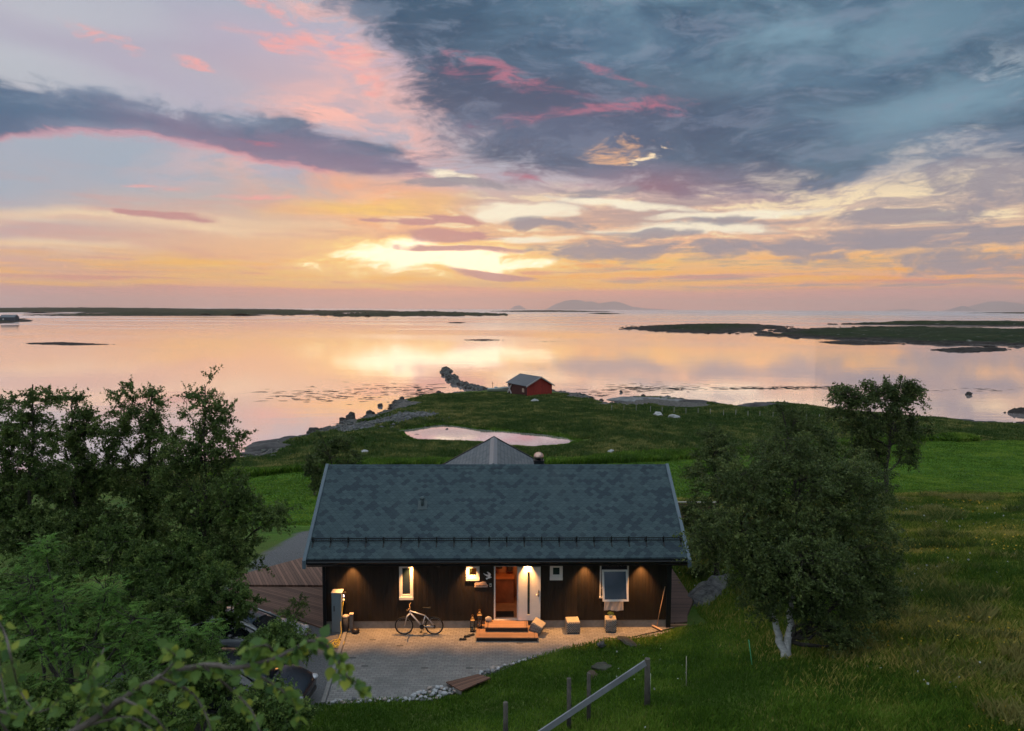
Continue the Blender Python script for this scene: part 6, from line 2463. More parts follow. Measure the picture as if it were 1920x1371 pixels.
# ---------------------------------------------------------------- foliage
def leaf_mat(name, ca, cb, cc, transl=0.35):
    """tone attribute 0..1 picks between dark, mid and light leaf colours"""
    m = bpy.data.materials.new(name)
    m.use_nodes = True
    nt = m.node_tree
    B = NT(nt)
    p = nt.nodes['Principled BSDF']
    ca, cb, cc = [(q[0] * 1.24, q[1] * 1.12, q[2] * 1.1) for q in (ca, cb, cc)]
    a = B.node('ShaderNodeAttribute', attribute_name='tone')
    c = B.ramp(E_(B, a.outputs['Fac']), [(0.0, ca), (0.5, cb), (1.0, cc)])
    B.put(p.inputs['Base Color'], c)
    p.inputs['Roughness'].default_value = 0.55
    p.inputs['Specular IOR Level'].default_value = 0.25
    t = B.node('ShaderNodeBsdfTranslucent')
    B.put(t.inputs[0], c)
    mx = B.node('ShaderNodeMixShader')
    mx.inputs[0].default_value = transl
    B.L.new(p.outputs[0], mx.inputs[1])
    B.L.new(t.outputs[0], mx.inputs[2])
    out = [n for n in nt.nodes if n.type == 'OUTPUT_MATERIAL'][0]
    B.L.new(mx.outputs[0], out.inputs[0])
    return m


L_birch = leaf_mat('birch_leaves', (0.048, 0.088, 0.024), (0.100, 0.165, 0.042), (0.185, 0.260, 0.070))
L_birch_dark = leaf_mat('dark_birch_leaves', (0.044, 0.074, 0.024), (0.086, 0.132, 0.040), (0.165, 0.220, 0.066))
L_rowan = leaf_mat('rowan_leaves', (0.050, 0.130, 0.024), (0.090, 0.220, 0.036), (0.150, 0.300, 0.052), 0.4)
L_near = leaf_mat('near_birch_leaves', (0.070, 0.155, 0.055), (0.150, 0.275, 0.062), (0.380, 0.440, 0.065), 0.45)
L_shrub = leaf_mat('shrub_leaves', (0.048, 0.094, 0.022), (0.090, 0.165, 0.036), (0.180, 0.260, 0.060))


def bark_mat(name, a, b, band=False):
    def fn(B, p):
        o = B.obj()
        x, y, z = B.sep(o)
        n = B.noise(B.xyz(x * 6, y * 6, z * 14), 1.0, 5, 0.65)
        c = B.mix(B.lin(n, 0.35, 0.62), a, b)
        if band:
            k = B.noise(B.xyz(x * 3, y * 3, z * 9), 1.0, 4, 0.7)
            c = B.mix(B.sstep(k, 0.60, 0.66), c, (0.03, 0.026, 0.024))
        B.put(p.inputs['Base Color'], c)
        B.put(p.inputs['Normal'], B.bump(n, 0.5, 0.02))
    return mat(name, a, 0.85, fn=fn)


B_white = bark_mat('white_birch_bark', (0.34, 0.33, 0.31), (0.58, 0.56, 0.53), True)
B_dark = bark_mat('dark_bark', (0.028, 0.023, 0.018), (0.085, 0.070, 0.056))


class Branches:
    """tapered tubes gathered as numpy arrays"""
    def __init__(s):
        s.V, s.F, s.n = [], [], 0

    def tube(s, pts, radii, sides=6):
        P = np.asarray(pts, float)
        n = len(P)
        T = np.gradient(P, axis=0)
        T /= np.linalg.norm(T, axis=1)[:, None] + 1e-9
        ref = np.array([0.31, 0.17, 0.93]) if abs(T[0][2]) < 0.8 else np.array([0.9, 0.3, 0.1])
        U = np.cross(T, ref)
        U /= np.linalg.norm(U, axis=1)[:, None] + 1e-9
        W = np.cross(T, U)
        a = np.arange(sides) * 2 * PI / sides
        R_ = np.asarray(radii)[:, None, None]
        ring = P[:, None, :] + R_ * (np.cos(a)[None, :, None] * U[:, None, :] + np.sin(a)[None, :, None] * W[:, None, :])
        s.V.append(ring.reshape(-1, 3))
        i = np.arange(n - 1)[:, None] * sides
        k = np.arange(sides)[None, :]
        k2 = (k + 1) % sides
        f = np.stack([i + k, i + k2, i + sides + k2, i + sides + k], -1).reshape(-1, 4) + s.n
        s.F.append(f)
        s.n += n * sides

    def build(s, name, m, parent):
        return npmesh(name, np.concatenate(s.V), np.concatenate(s.F), m, parent, smooth=True)


def leaf_cloud(C, size, rg, up=0.35, wid=0.55, droop=0.0, aniso=None):
    """one folded quad per centre"""
    n = len(C)
    d = rg.normal(size=(n, 3))
    d[:, 2] += -droop
    d /= np.linalg.norm(d, axis=1)[:, None]
    nr = rg.normal(size=(n, 3))
    nr[:, 2] = np.abs(nr[:, 2]) + up
    sd = np.cross(d, nr)
    sd /= np.linalg.norm(sd, axis=1)[:, None] + 1e-9
    L = (size * rg.uniform(0.6, 1.25, n))[:, None]
    a = C - d * L * 0.5
    b = C + sd * L * wid * 0.5
    c = C + d * L * 0.5
    e = C - sd * L * wid * 0.5
    V = np.stack([a, b, c, e], 1).reshape(-1, 3)
    F_ = np.arange(n * 4).reshape(-1, 4)
    return V, F_


def bez(a, b, c, n):
    t = np.linspace(0, 1, n)[:, None]
    return (1 - t) ** 2 * np.asarray(a) + 2 * t * (1 - t) * np.asarray(b) + t ** 2 * np.asarray(c)


def tree(name, label, cat, base, lobes, n_leaf, leaf, mat_leaf, mat_bark, r0=0.12, seed=1, ends=60, spread=0.060, group=None, trunks=None, clump=0.35, leaf_n='crown', droop=0.1, fork=0.28, twig=0.006, shell=0.5, wid=0.6, nshoot=7):
    """lobes: (x, y, z, rx, ry, rz, weight) in world units; leaves hang round twig ends that grow from limbs"""
    rg = np.random.default_rng(seed)
    base = np.array(base, float)
    o = thing(name, label, cat, Vector(base), 0, group)
    br = Branches()
    bt = Branches()
    br2 = Branches()
    lobes = [tuple(l) + ((1.0,) if len(l) == 6 else ()) for l in lobes]
    vol = np.array([(l[3] * l[4] * l[5]) ** 0.7 * l[6] for l in lobes])
    vol = vol / vol.sum()
    centre = np.average(np.array([l[:3] for l in lobes]), axis=0, weights=vol)
    top = max(lobes, key=lambda l: l[2] + l[5])
    H_ = max(l[2] + l[5] for l in lobes) - base[2]
    # trunk(s)
    if trunks is None:
        trunks = [[base, base + (centre - base) * np.array([0.4, 0.4, 0.45]) + rg.normal(size=3) * 0.1, np.array([top[0], top[1], top[2] + top[5] * 0.5])]]
    TP = []
    for tr in trunks:
        tr = [np.array(q, float) for q in tr]
        pts = bez(tr[0], tr[1], tr[2], 14)
        pts[1:-1] += rg.normal(size=(12, 3)) * 0.03
        rr = r0 * (np.linspace(1, 0.12, 14)) ** 0.9 / (len(trunks) ** 0.35)
        rr[0] *= 1.35
        bt.tube(pts - base, rr, 9)
        TP.append((pts, rr))
    EP, ED = [], []
    for li, l in enumerate(lobes):
        c = np.array(l[:3])
        r = np.array(l[3:6])
        # limb from the nearest suitable trunk place
        best = None
        for pts, rr in TP:
            hlim = base[2] + fork * H_ * 0.6
            for k in range(2, 13):
                if pts[k][2] < hlim: continue
                want = c[2] - r[2] * 0.6 - np.linalg.norm((pts[k] - c)[:2]) * 0.5
                sc_d = abs(pts[k][2] - want) + 0.4 * np.linalg.norm((pts[k] - c)[:2])
                if best is None or sc_d < best[0]: best = (sc_d, pts[k], rr[k])
        st = best[1]
        mid = (st + c) / 2 + np.array([0, 0, -0.08 * np.linalg.norm(c - st)]) + rg.normal(size=3) * 0.12
        lp = bez(st, mid, c + np.array([0, 0, r[2] * 0.35]), 10)
        lp[1:-1] += rg.normal(size=(8, 3)) * 0.035
        lr = np.linspace(min(best[2] * 0.75, r0 * 0.5), twig * 1.6, 10)
        br.tube(lp - base, lr, 6)
        ne = max(4, int(ends * len(lobes) * vol[li]))
        d = rg.normal(size=(ne, 3))
        d /= np.linalg.norm(d, axis=1)[:, None]
        rad_ = rg.uniform(0.15, 1, ne) ** (1 - shell * 0.6)
        E = c + d * rad_[:, None] * r * np.array([1, 1, 1])
        for e in E:
            ds = np.linalg.norm(lp - e, axis=1) + np.arange(10) * 0.0
            k = int(np.clip(np.argmin(ds) - rg.integers(0, 3), 0, 9))
            s0 = lp[k]
            md = (s0 + e) / 2 + rg.normal(size=3) * 0.10 * np.linalg.norm(e - s0) + np.array([0, 0, 0.10 * np.linalg.norm(e - s0)])
            tp = bez(s0, md, e, 6)
            br.tube(tp - base, np.linspace(max(twig * 1.2, lr[k] * 0.45), twig * 0.6, 6), 4)
            EP.append(tp[3:])
            ED.append(tp[-1] - tp[2])
    bt.build('trunk', mat_bark, o)
    br.build('limbs', B_dark, o)
    # short shoots spread from each twig end; the leaves sit along them
    nend = len(EP)
    tipP = np.array([q[-1] for q in EP])
    midP = np.array([q[0] for q in EP])
    tipD = np.array(ED)
    tipD /= np.linalg.norm(tipD, axis=1)[:, None] + 1e-9
    cl_e = rg.normal(0, 1, nend)
    ns = nshoot
    ei = np.repeat(np.arange(nend), ns)
    u = rg.uniform(0, 1, nend * ns)[:, None]
    S0 = midP[ei] * (1 - u) + tipP[ei] * u
    dr = tipD[ei] * 0.7 + rg.normal(size=(nend * ns, 3)) * 0.75 + np.array([0, 0, 0.30 - droop])
    dr /= np.linalg.norm(dr, axis=1)[:, None]
    SL_ = (clump * rg.uniform(0.5, 1.5, nend * ns))[:, None]
    S1 = S0 + dr * SL_
    sag = np.array([0, 0, -1.0]) * SL_ * droop * 1.2
    for i in rg.permutation(nend * ns)[:min(nend * ns, 900)]:
        q = np.array([S0[i], (S0[i] + S1[i]) / 2 - sag[i] * .3, S1[i] + sag[i]])
        br2.tube(q - base, [twig * 0.7, twig * 0.5, twig * 0.3], 3)
    br2.build('twigs', B_dark, o)
    si = rg.integers(0, nend * ns, n_leaf)
    t = rg.uniform(0.05, 1.05, n_leaf)[:, None]
    C = S0[si] + (S1[si] - S0[si]) * t + sag[si] * t * t + rg.normal(size=(n_leaf, 3)) * spread * (0.5 + 0.5 * (1 - t))
    ok_ = C[:, 2] > base[2] + 0.05
    C = C[ok_]
    si = si[ok_]
    n = len(C)
    V, F_ = leaf_cloud(C, leaf, rg, droop=droop * 2, wid=wid)
    tone = np.clip(0.40 + 0.20 * cl_e[ei[si]] + rg.normal(0, 0.18, n), 0, 1)  # clump tones stand in for self-shadow contrast, over random leaf tone
    npmesh(leaf_n, V - base, F_, mat_leaf, o, attr={'tone': np.repeat(tone, 4)})
    return o


def LB(px, py, Y, rx, rz, ry=None, w=1.0):
    """a crown lobe given by its place and half sizes in photo pixels, at a real distance"""
    p = atY(px, py, Y)
    s = Y * 1.02 / F
    return (p.x, p.y, p.z, rx * s, (ry if ry is not None else rx * 0.85) * s, rz * s, w)


def GP(px, Y):
    x = atY(px, 1000, Y).x
    return (x, Y, gz(x, Y))


# the big round birch right of the house, two white stems
tb = GP(1473, 20.3)
bp_ = at(1474, 1237, gz(tb[0], tb[1]))
tb = (bp_.x, bp_.y, gz(bp_.x, bp_.y))
c_ = atY(1500, 1020, 20.6)
lob = [LB(1500, 1010, 20.8, 150, 95), LB(1390, 1000, 20.4, 95, 85), LB(1610, 1010, 20.9, 85, 100), LB(1500, 900, 21.3, 110, 60), LB(1400, 905, 21.0, 70, 55), LB(1600, 905, 21.5, 75, 50),
       LB(1560, 1120, 20.2, 100, 60), LB(1420, 1075, 19.8, 70, 45), LB(1640, 1080, 20.9, 60, 70), LB(1570, 1190, 19.9, 55, 40, w=.8), LB(1320, 1010, 20.3, 42, 55, w=.7), LB(1470, 840, 21.6, 50, 45, w=.8), LB(1340, 905, 21.4, 40, 45, w=.6),
       LB(1500, 1060, 19.3, 110, 60), LB(1425, 1135, 19.8, 38, 34, w=.6), LB(1590, 1215, 20.0, 34, 26, w=.6), LB(1660, 1130, 20.6, 45, 50, w=.7), LB(1470, 1120, 19.6, 60, 34), LB(1530, 1165, 19.6, 45, 32, w=.8)]
f1, f2 = atY(1450, 1150, 20.2), atY(1478, 1160, 20.3)
e1, e2 = atY(1415, 1050, 20.5), atY(1505, 1010, 20.8)
tree('birch_tree', 'large round dark birch with two white stems on the slope right of the house', 'tree', tb, lob, 125000, 0.080, L_birch_dark, B_white, r0=0.16, seed=2, ends=50, spread=0.05, clump=0.42, droop=0.14,
     trunks=[[tb, f1 + Vector((-0.02, 0, 0)), e1], [tb, f2 + Vector((0.1, 0, 0.3)), e2]], fork=0.1, shell=0.85, nshoot=6)
# two looser birches behind it
lob = [LB(1345, 850, 30, 55, 45), LB(1310, 890, 30, 35, 40), LB(1375, 910, 29.5, 50, 40), LB(1335, 815, 30.5, 30, 22), LB(1300, 960, 29, 30, 35, w=.7), LB(1350, 970, 29, 50, 40), LB(1330, 1010, 29, 45, 40)]
tree('birch_tree', 'loose dusky birch between the roof end and the large round birch', 'tree', GP(1345, 30), lob, 26000, 0.09, L_birch_dark, B_dark, r0=0.12, seed=3, ends=42, spread=0.051, clump=0.3, group='birches behind the large round one', fork=.15)
lob = [LB(1490, 800, 32, 55, 35), LB(1445, 850, 32, 50, 40), LB(1540, 840, 32, 50, 45), LB(1500, 870, 32, 80, 40), LB(1600, 880, 31, 50, 45), LB(1465, 775, 32, 22, 16, w=.6), LB(1420, 900, 31, 40, 30), LB(1650, 930, 30, 40, 30)]
tree('birch_tree', 'feathery birch rising behind the top of the large round birch', 'tree', GP(1500, 32), lob, 42000, 0.09, L_birch_dark, B_dark, r0=0.14, seed=4, ends=48, spread=0.051, clump=0.32, group='birches behind the large round one', fork=.15)
# the tree standing in the field against the water
fz = 50.0
tbx = atY(1663, 912, fz)
ft = (tbx.x, fz, gz(tbx.x, fz))
lob = [LB(1650, 735, fz, 55, 30), LB(1700, 745, fz, 40, 30), LB(1595, 745, fz, 45, 25), LB(1560, 735, fz, 25, 18, w=.6), LB(1610, 795, fz, 50, 35), LB(1680, 800, fz, 50, 40), LB(1720, 800, fz, 25, 30, w=.7), LB(1575, 775, fz, 30, 20, w=.6),
       LB(1640, 850, fz, 45, 28), LB(1700, 850, fz, 32, 30, w=.7), LB(1600, 860, fz, 30, 30, w=.6), LB(1690, 715, fz, 30, 12, w=.5)]
tree('field_tree', 'broad dark birch standing alone at the field edge against the bright water', 'tree', ft, lob, 30000, 0.17, L_birch_dark, B_dark, r0=0.20, seed=5, ends=20, spread=0.10, clump=0.65, fork=.35, droop=0.3, twig=0.012)

# birches on the left
GL = 'tall birches in the row on the left'
sets = [
    (375, 26, [LB(385, 745, 26, 35, 42, w=.8), LB(345, 760, 26, 20, 30, w=.5), LB(420, 790, 26, 35, 45), LB(380, 850, 26, 65, 60), LB(440, 840, 25.8, 30, 35, w=.7), LB(330, 880, 26.2, 45, 60), LB(430, 920, 25.5, 60, 50), LB(370, 960, 26, 75, 60), LB(470, 970, 25.3, 55, 40), LB(520, 970, 25, 40, 28, w=.7), LB(440, 1040, 25, 70, 50), LB(360, 1050, 25.5, 70, 60)],
     62000, 'tallest birch of the left row, nearest the house', 0.17),
    (262, 28, [LB(235, 745, 28, 30, 25, w=.8), LB(285, 745, 28, 30, 28, w=.8), LB(260, 790, 28, 55, 40), LB(300, 830, 28, 45, 50), LB(225, 840, 28, 40, 50), LB(265, 900, 28, 70, 55), LB(270, 980, 27.5, 75, 60)],
     40000, 'broad topped birch second from the house in the left row', 0.16),
    (150, 26.5, [LB(135, 755, 26.5, 30, 22, w=.8), LB(170, 800, 26.5, 40, 40), LB(125, 830, 26.5, 45, 45), LB(195, 870, 26.5, 40, 45), LB(140, 910, 26.5, 65, 60), LB(170, 990, 26, 70, 60)],
     40000, 'birch with a notched top third from the house in the left row', 0.16),
    (45, 24, [LB(62, 735, 24, 18, 28, w=.6), LB(90, 750, 24, 14, 25, w=.4), LB(15, 765, 24, 35, 22, w=.8), LB(50, 810, 24, 50, 45), LB(5, 840, 24, 50, 50), LB(80, 880, 24, 50, 50), LB(20, 930, 24, 70, 60), LB(60, 1010, 23.5, 80, 60)],
     44000, 'birch at the left edge of the picture with a wispy peak', 0.17),
]
for i, (px, Y_, lob, n, lab, r_) in enumerate(sets):
    tree('birch_tree', lab, 'tree', GP(px, Y_), lob, int(n * 1.15), 0.088, L_birch, B_dark, r0=r_ * .8, seed=20 + i, ends=32, spread=0.05, clump=0.42, group=GL, fork=0.2, shell=0.7)
EXTRA = [(120, 1180, 18.5, 130, 80, 34000, 'dark shrub behind the bright rowan'), (300, 1210, 17.8, 120, 70, 36000, 'dark green shrub between the two rowans'), (60, 1330, 14.5, 130, 60, 26000, 'dark shrub in the bottom left corner'),
         (200, 1040, 23, 110, 70, 26000, 'dark shrub under the third birch of the left row'), (340, 1050, 23.5, 90, 60, 24000, 'dark shrub under the second birch of the left row')]
# darker shrubs filling in beneath them
for i, (px, py, Y_, rx, rz, n, lab) in enumerate([
    (250, 1130, 21, 130, 90, 42000, 'dark rounded shrub under the second and third left birches'), (400, 1120, 22, 95, 75, 32000, 'dark willow shrub beside the terrace steps on the left'),
    (70, 1110, 20, 100, 100, 26000, 'dark shrub mass at the left edge below the birches'), (520, 1205, 17.5, 74, 40, 22000, 'leafy shrub hanging over the bonnet of the nearer car'),
    (370, 1270, 16.5, 80, 70, 26000, 'dense green shrub in front of the parked cars'), (500, 1330, 14.5, 95, 50, 24000, 'low shrub at the bottom edge left of the lawn'), (250, 1330, 14, 150, 70, 26000, 'low dark shrub behind the foreground branch')] + EXTRA):
    lob = [LB(px, py, Y_, rx * .8, rz * .8), LB(px - rx * .55, py + rz * .2, Y_, rx * .5, rz * .6), LB(px + rx * .5, py + rz * .15, Y_ - .3, rx * .5, rz * .6), LB(px + rx * .1, py - rz * .55, Y_ + .3, rx * .4, rz * .4)]
    tree('shrub', lab, 'shrub', GP(px, Y_), lob, n, 0.07, L_shrub, B_dark, r0=0.06, seed=40 + i, ends=46, spread=0.039, clump=0.2, group='shrubs below the left birches', fork=0.05)
lob = [LB(565, 1130, 24.5, 22, 32), LB(540, 1160, 24.3, 30, 25), LB(545, 1185, 24.2, 40, 16)]
tree('shrub', 'small sparse shrub in front of the left terrace', 'shrub', GP(550, 24.6), lob, 3200, 0.06, L_shrub, B_dark, r0=0.03, seed=52, ends=16, spread=0.036, clump=0.2, fork=.05)
# small trees behind the left end of the roof
Yk = 62
lob = [LB(640, 835, Yk, 28, 22), LB(610, 855, Yk, 28, 26), LB(655, 865, Yk, 24, 28), LB(600, 820, Yk, 14, 14, w=.4), LB(632, 885, Yk, 30, 20)]
tree('small_tree', 'small bushy tree rising behind the left end of the roof ridge', 'tree', GP(635, Yk), lob, 9000, 0.17, L_birch_dark, B_dark, r0=0.10, seed=60, ends=22, spread=0.090, clump=0.4, fork=.1, twig=0.012)
lob = [LB(590, 880, 56, 24, 24), LB(600, 905, 56, 20, 24), LB(575, 865, 56, 12, 12, w=.5)]
tree('small_tree', 'small dark bush left of the roof ridge at the field edge', 'tree', GP(592, 56), lob, 5000, 0.16, L_birch_dark, B_dark, r0=0.08, seed=61, ends=20, spread=0.078, clump=0.35, fork=.1, twig=0.012)
# rose shrubs beyond the right terrace
lob = [LB(1300, 975, 33, 28, 22), LB(1320, 1010, 32, 32, 35), LB(1290, 1040, 31, 22, 30), LB(1315, 1070, 30.5, 28, 22)]
tree('shrub', 'brownish shrub between the roof end and the birches', 'shrub', GP(1308, 31.5), lob, 14000, 0.08, L_birch_dark, B_dark, r0=0.05, seed=62, ends=28, spread=0.048, clump=0.22, fork=.05)


# ---- rowan: compound leaves built of leaflets in two rows
def rowan(name, label, base, ends_w, n_per, seed, size=0.20, group=None):
    rg = np.random.default_rng(seed)
    base = np.array(base, float)
    o = thing(name, label, 'tree', Vector(base), 0, group)
    br = Branches()
    centre = np.mean(np.array([e[0] for e in ends_w]), axis=0)
    fork = base + (centre - base) * np.array([.6, .6, .45])
    br.tube(bez(base, (base + fork) / 2 + rg.normal(size=3) * .1, fork, 8) - base, np.linspace(0.10, 0.06, 8), 8)
    V, F_, T_ = [], [], []
    for c, r in ends_w:
        c = np.array(c)
        br.tube(bez(fork, (fork + c) / 2 + np.array([0, 0, -.2]), c, 8) - base, np.linspace(0.05, 0.014, 8), 6)
        for _ in range(n_per):
            d = rg.normal(size=3)
            d /= np.linalg.norm(d)
            e = c + d * np.array([r, r * 0.8, r * 0.8]) * rg.uniform(.3, 1)
            if rg.random() < 0.3:
                br.tube(bez(c, (c + e) / 2 + rg.normal(size=3) * .08, e, 5) - base, np.linspace(0.012, 0.005, 5), 4)
            # a tuft of compound leaves radiating from a shoot tip
            for q in range(5):
                out = np.array([math.cos(q * 1.26 + rg.random()), math.sin(q * 1.26 + rg.random()), rg.uniform(-.5, 1.1)])
                out /= np.linalg.norm(out)
                Ls = size * rg.uniform(.7, 1.2)
                side = np.cross(out, [0, 0, 1])
                side /= np.linalg.norm(side)
                nrm = np.cross(side, out)
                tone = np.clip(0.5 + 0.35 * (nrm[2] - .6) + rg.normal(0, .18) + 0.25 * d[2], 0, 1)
                for j in range(7):
                    t = 0.2 + 0.8 * j / 6
                    base_p = e + out * Ls * t - np.array([0, 0, 0.35 * Ls * t * t])
                    for sg in ((-1, 1) if j < 6 else (0,)):
                        ld = (side * sg + out * (0.45 if sg else 1.0) - np.array([0, 0, .15]))
                        ld /= np.linalg.norm(ld)
                        ll = Ls * 0.30 * (1 - 0.35 * abs(t - .55))
                        ws_ = np.cross(ld, nrm)
                        ws_ /= np.linalg.norm(ws_)
                        k = len(V) * 4
                        V.append(np.array([base_p, base_p + ld * ll * .5 + ws_ * ll * .16, base_p + ld * ll, base_p + ld * ll * .5 - ws_ * ll * .16]))
                        T_.append(tone)
    V = np.concatenate(V)
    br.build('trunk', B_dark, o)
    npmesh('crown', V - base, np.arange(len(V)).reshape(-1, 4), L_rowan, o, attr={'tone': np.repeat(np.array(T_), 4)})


def RW(px, py, Y, r):
    p = atY(px, py, Y)
    return ((p.x, p.y, p.z), r * Y / F)


rowan('rowan_tree', 'bright green rowan with feathery leaves at the lower left', GP(130, 16.5), [RW(85, 1030, 16.5, 36), RW(60, 1090, 16.3, 60), RW(120, 1130, 16, 70), RW(200, 1110, 16.2, 50), RW(60, 1190, 15.8, 75), RW(160, 1210, 15.6, 80), RW(250, 1160, 16, 55), RW(30, 1130, 16.2, 50), RW(110, 1270, 15.2, 90), RW(230, 1250, 15.5, 60)], 44, 71)
rowan('rowan_tree', 'second smaller rowan with yellowish tips in front of the shrubs', GP(370, 17), [RW(345, 1190, 17, 45), RW(400, 1185, 17, 40), RW(320, 1235, 16.8, 50), RW(390, 1240, 16.8, 45), RW(290, 1200, 17, 30)], 30, 72, 0.16)


# ---- the branch hanging into the picture close to the camera
def near_branch():
    rg = np.random.default_rng(5)
    D = 2.7
    W_ = lambda px, py, dd=0.0: np.array(atY(px, py, D + dd))
    root = W_(60, 1420, 0.0)
    base = np.array([root[0] - 2.6, root[1] + 0.6, gz(root[0] - 2.6, root[1] + 0.6)])
    o = thing('overhanging_birch', 'birch close to the camera whose leafy branch hangs across the lower left corner', 'tree', Vector(base), 0)
    br = Branches()
    crown = base + np.array([0.3, 0, (root[2] - base[2]) * 1.0 - 0.6])
    br.tube(bez(base, (base + crown) / 2 + np.array([.1, .1, 0]), crown + np.array([0, 0, 2.5]), 12) - base, np.linspace(0.16, 0.05, 12), 10)
    lead = bez(crown, (crown + root) / 2 + np.array([0, 0, 0.15]), root, 8)
    br.tube(lead - base, np.linspace(0.045, 0.022, 8), 8)
    path = np.array([W_(60, 1420), W_(150, 1365), W_(230, 1310, .05), W_(300, 1270, .05), W_(380, 1248, 0), W_(450, 1250, -.05), W_(520, 1232, -.05), W_(570, 1205, 0), W_(602, 1205, 0), W_(630, 1232, 0), W_(652, 1268, 0), W_(680, 1290, 0)])
    # smooth it
    def smooth(P, n):
        t = np.linspace(0, len(P) - 1, n)
        out = []
        for q in t:
            i = int(min(q, len(P) - 2))
            f = q - i
            p0, p1, p2, p3 = P[max(i - 1, 0)], P[i], P[i + 1], P[min(i + 2, len(P) - 1)]
            out.append(0.5 * ((2 * p1) + (-p0 + p2) * f + (2 * p0 - 5 * p1 + 4 * p2 - p3) * f * f + (-p0 + 3 * p1 - 3 * p2 + p3) * f ** 3))
        return np.array(out)
    main = smooth(path, 60)
    main += rg.normal(size=main.shape) * 0.003
    br.tube(main - base, np.concatenate([np.linspace(0.015, 0.008, 30), np.linspace(0.008, 0.002, 30)]), 8)
    twigs = [[(120, 1400), (160, 1330), (170, 1290), (195, 1215)], [(300, 1270), (360, 1300), (390, 1350), (400, 1400)], [(380, 1248), (430, 1290), (470, 1330), (490, 1380)], [(230, 1310), (290, 1345), (330, 1400)], [(150, 1365), (240, 1345), (300, 1380)],
             [(450, 1250), (500, 1275), (545, 1310), (560, 1350)], [(200, 1330), (170, 1300), (165, 1260)], [(300, 1270), (330, 1235), (310, 1215)], [(520, 1232), (500, 1210), (470, 1215)],
             [(-40, 1120), (5, 1180), (20, 1230), (35, 1290), (60, 1330)], [(-60, 1130), (-10, 1190), (0, 1260), (15, 1330)], [(-40, 1320), (30, 1340), (90, 1330), (110, 1310)], [(60, 1420), (0, 1350), (-40, 1200), (-60, 1130), (-40, 1120)]]
    L = [main]
    for k, tw in enumerate(twigs):
        P = smooth(np.array([W_(a, b, rg.normal() * .05 + (0.12 * j / len(tw) * rg.choice([-1, 1]))) for j, (a, b) in enumerate(tw)]), 16)
        if k == 9 or k == 10: P += np.array([0, 0, 0])
        br.tube(P - base, np.linspace(0.006, 0.0022, 16), 6)
        if k < 12: L.append(P)
    br.build('trunk', bark_mat('grey_brown_bark', (0.07, 0.055, 0.045), (0.17, 0.14, 0.12)), o)
    # ovate leaves with a folded midrib and short stalk
    prof = [(0.0, 0.0), (0.10, 0.20), (0.25, 0.33), (0.42, 0.34), (0.60, 0.26), (0.80, 0.12), (1.0, 0.0)]
    V, Fc, T_ = [], [], []
    nv = 0
    for li, P in enumerate(L):
        n = 230 if li == 0 else 34
        for _ in range(n):
            i = int(rg.integers(8 if li == 0 else 2, len(P)))
            c = P[i] + rg.normal(size=3) * 0.010
            tip = P[min(i + 1, len(P) - 1)] - P[max(i - 1, 0)]
            tip /= np.linalg.norm(tip) + 1e-9
            d = np.array([rg.normal() * .55, rg.normal() * .55, -0.55 + rg.normal() * .65]) + tip * .5
            d /= np.linalg.norm(d)
            nr = rg.normal(size=3) + np.array([0, -0.7, 0.6])
            s = np.cross(d, nr)
            s /= np.linalg.norm(s)
            nn = np.cross(s, d)
            ln = rg.uniform(0.026, 0.056)
            st = c + d * 0.012
            cur = rg.uniform(-.25, .35)
            fold = rg.uniform(.1, .5)
            k0 = nv
            for t, w in prof:
                m_ = st + d * ln * t + nn * ln * cur * t * t
                for sg in (-1, 0, 1):
                    V.append(m_ + s * sg * w * ln * 1.15 + nn * abs(sg) * w * ln * fold * .6)
                    nv += 1
            for j in range(len(prof) - 1):
                for q in (0, 1):
                    a = k0 + j * 3 + q
                    Fc.append([a, a + 1, a + 4, a + 3])
            T_ += [float(np.clip(rg.normal(.42, .24), 0, 1))] * (len(prof) * 3)
    npmesh('leaves', np.array(V) - base, np.array(Fc), L_near, o, smooth=True, attr={'tone': T_})


near_branch()


# ---------------------------------------------------------------- grass
def grass(name, label, n, region, hfun, leafm, seed, wide=0.012, tone=0.5, cond=None):
    rg = np.random.default_rng(seed)
    x0, x1, y0, y1 = region
    X = rg.uniform(x0, x1, n)
    # more near the camera
    Y = y0 + (y1 - y0) * rg.uniform(0, 1, n) ** 1.35
    keep = cond(X, Y)
    X, Y = X[keep], Y[keep]
    n = len(X)
    Z = gzv(X, Y)
    h = hfun(X, Y) * rg.uniform(0.5, 1.25, n)
    a = rg.uniform(0, 2 * PI, n)
    lean = rg.uniform(0.1, 0.7, n) * h
    w = wide * rg.uniform(.7, 1.4, n) * (0.6 + Y / 40)
    dx, dy = np.cos(a), np.sin(a)
    sx, sy = -dy, dx
    b0 = np.stack([X - sx * w, Y - sy * w, Z - 0.02], -1)
    b1 = np.stack([X + sx * w, Y + sy * w, Z - 0.02], -1)
    m0 = np.stack([X + dx * lean * .35 + sx * w * .7, Y + dy * lean * .35 + sy * w * .7, Z + h * .6], -1)
    tp = np.stack([X + dx * lean, Y + dy * lean, Z + h], -1)
    V = np.stack([b0, b1, m0, tp], 1).reshape(-1, 3)
    patch = vnoise(X, Y, 0.7, seed + 3, 3) - 0.5
    big = vnoise(X, Y, 0.16, seed + 5, 3) - 0.5
    tn = np.clip(tone + patch * 1.3 + big * 1.1 + rg.normal(0, .2, n), 0, 1)
    o = npmesh(name, V, np.arange(n * 4).reshape(-1, 4), leafm, attr={'tone': np.repeat(tn, 4)})
    tag(o, label, 'grass', kind='stuff')


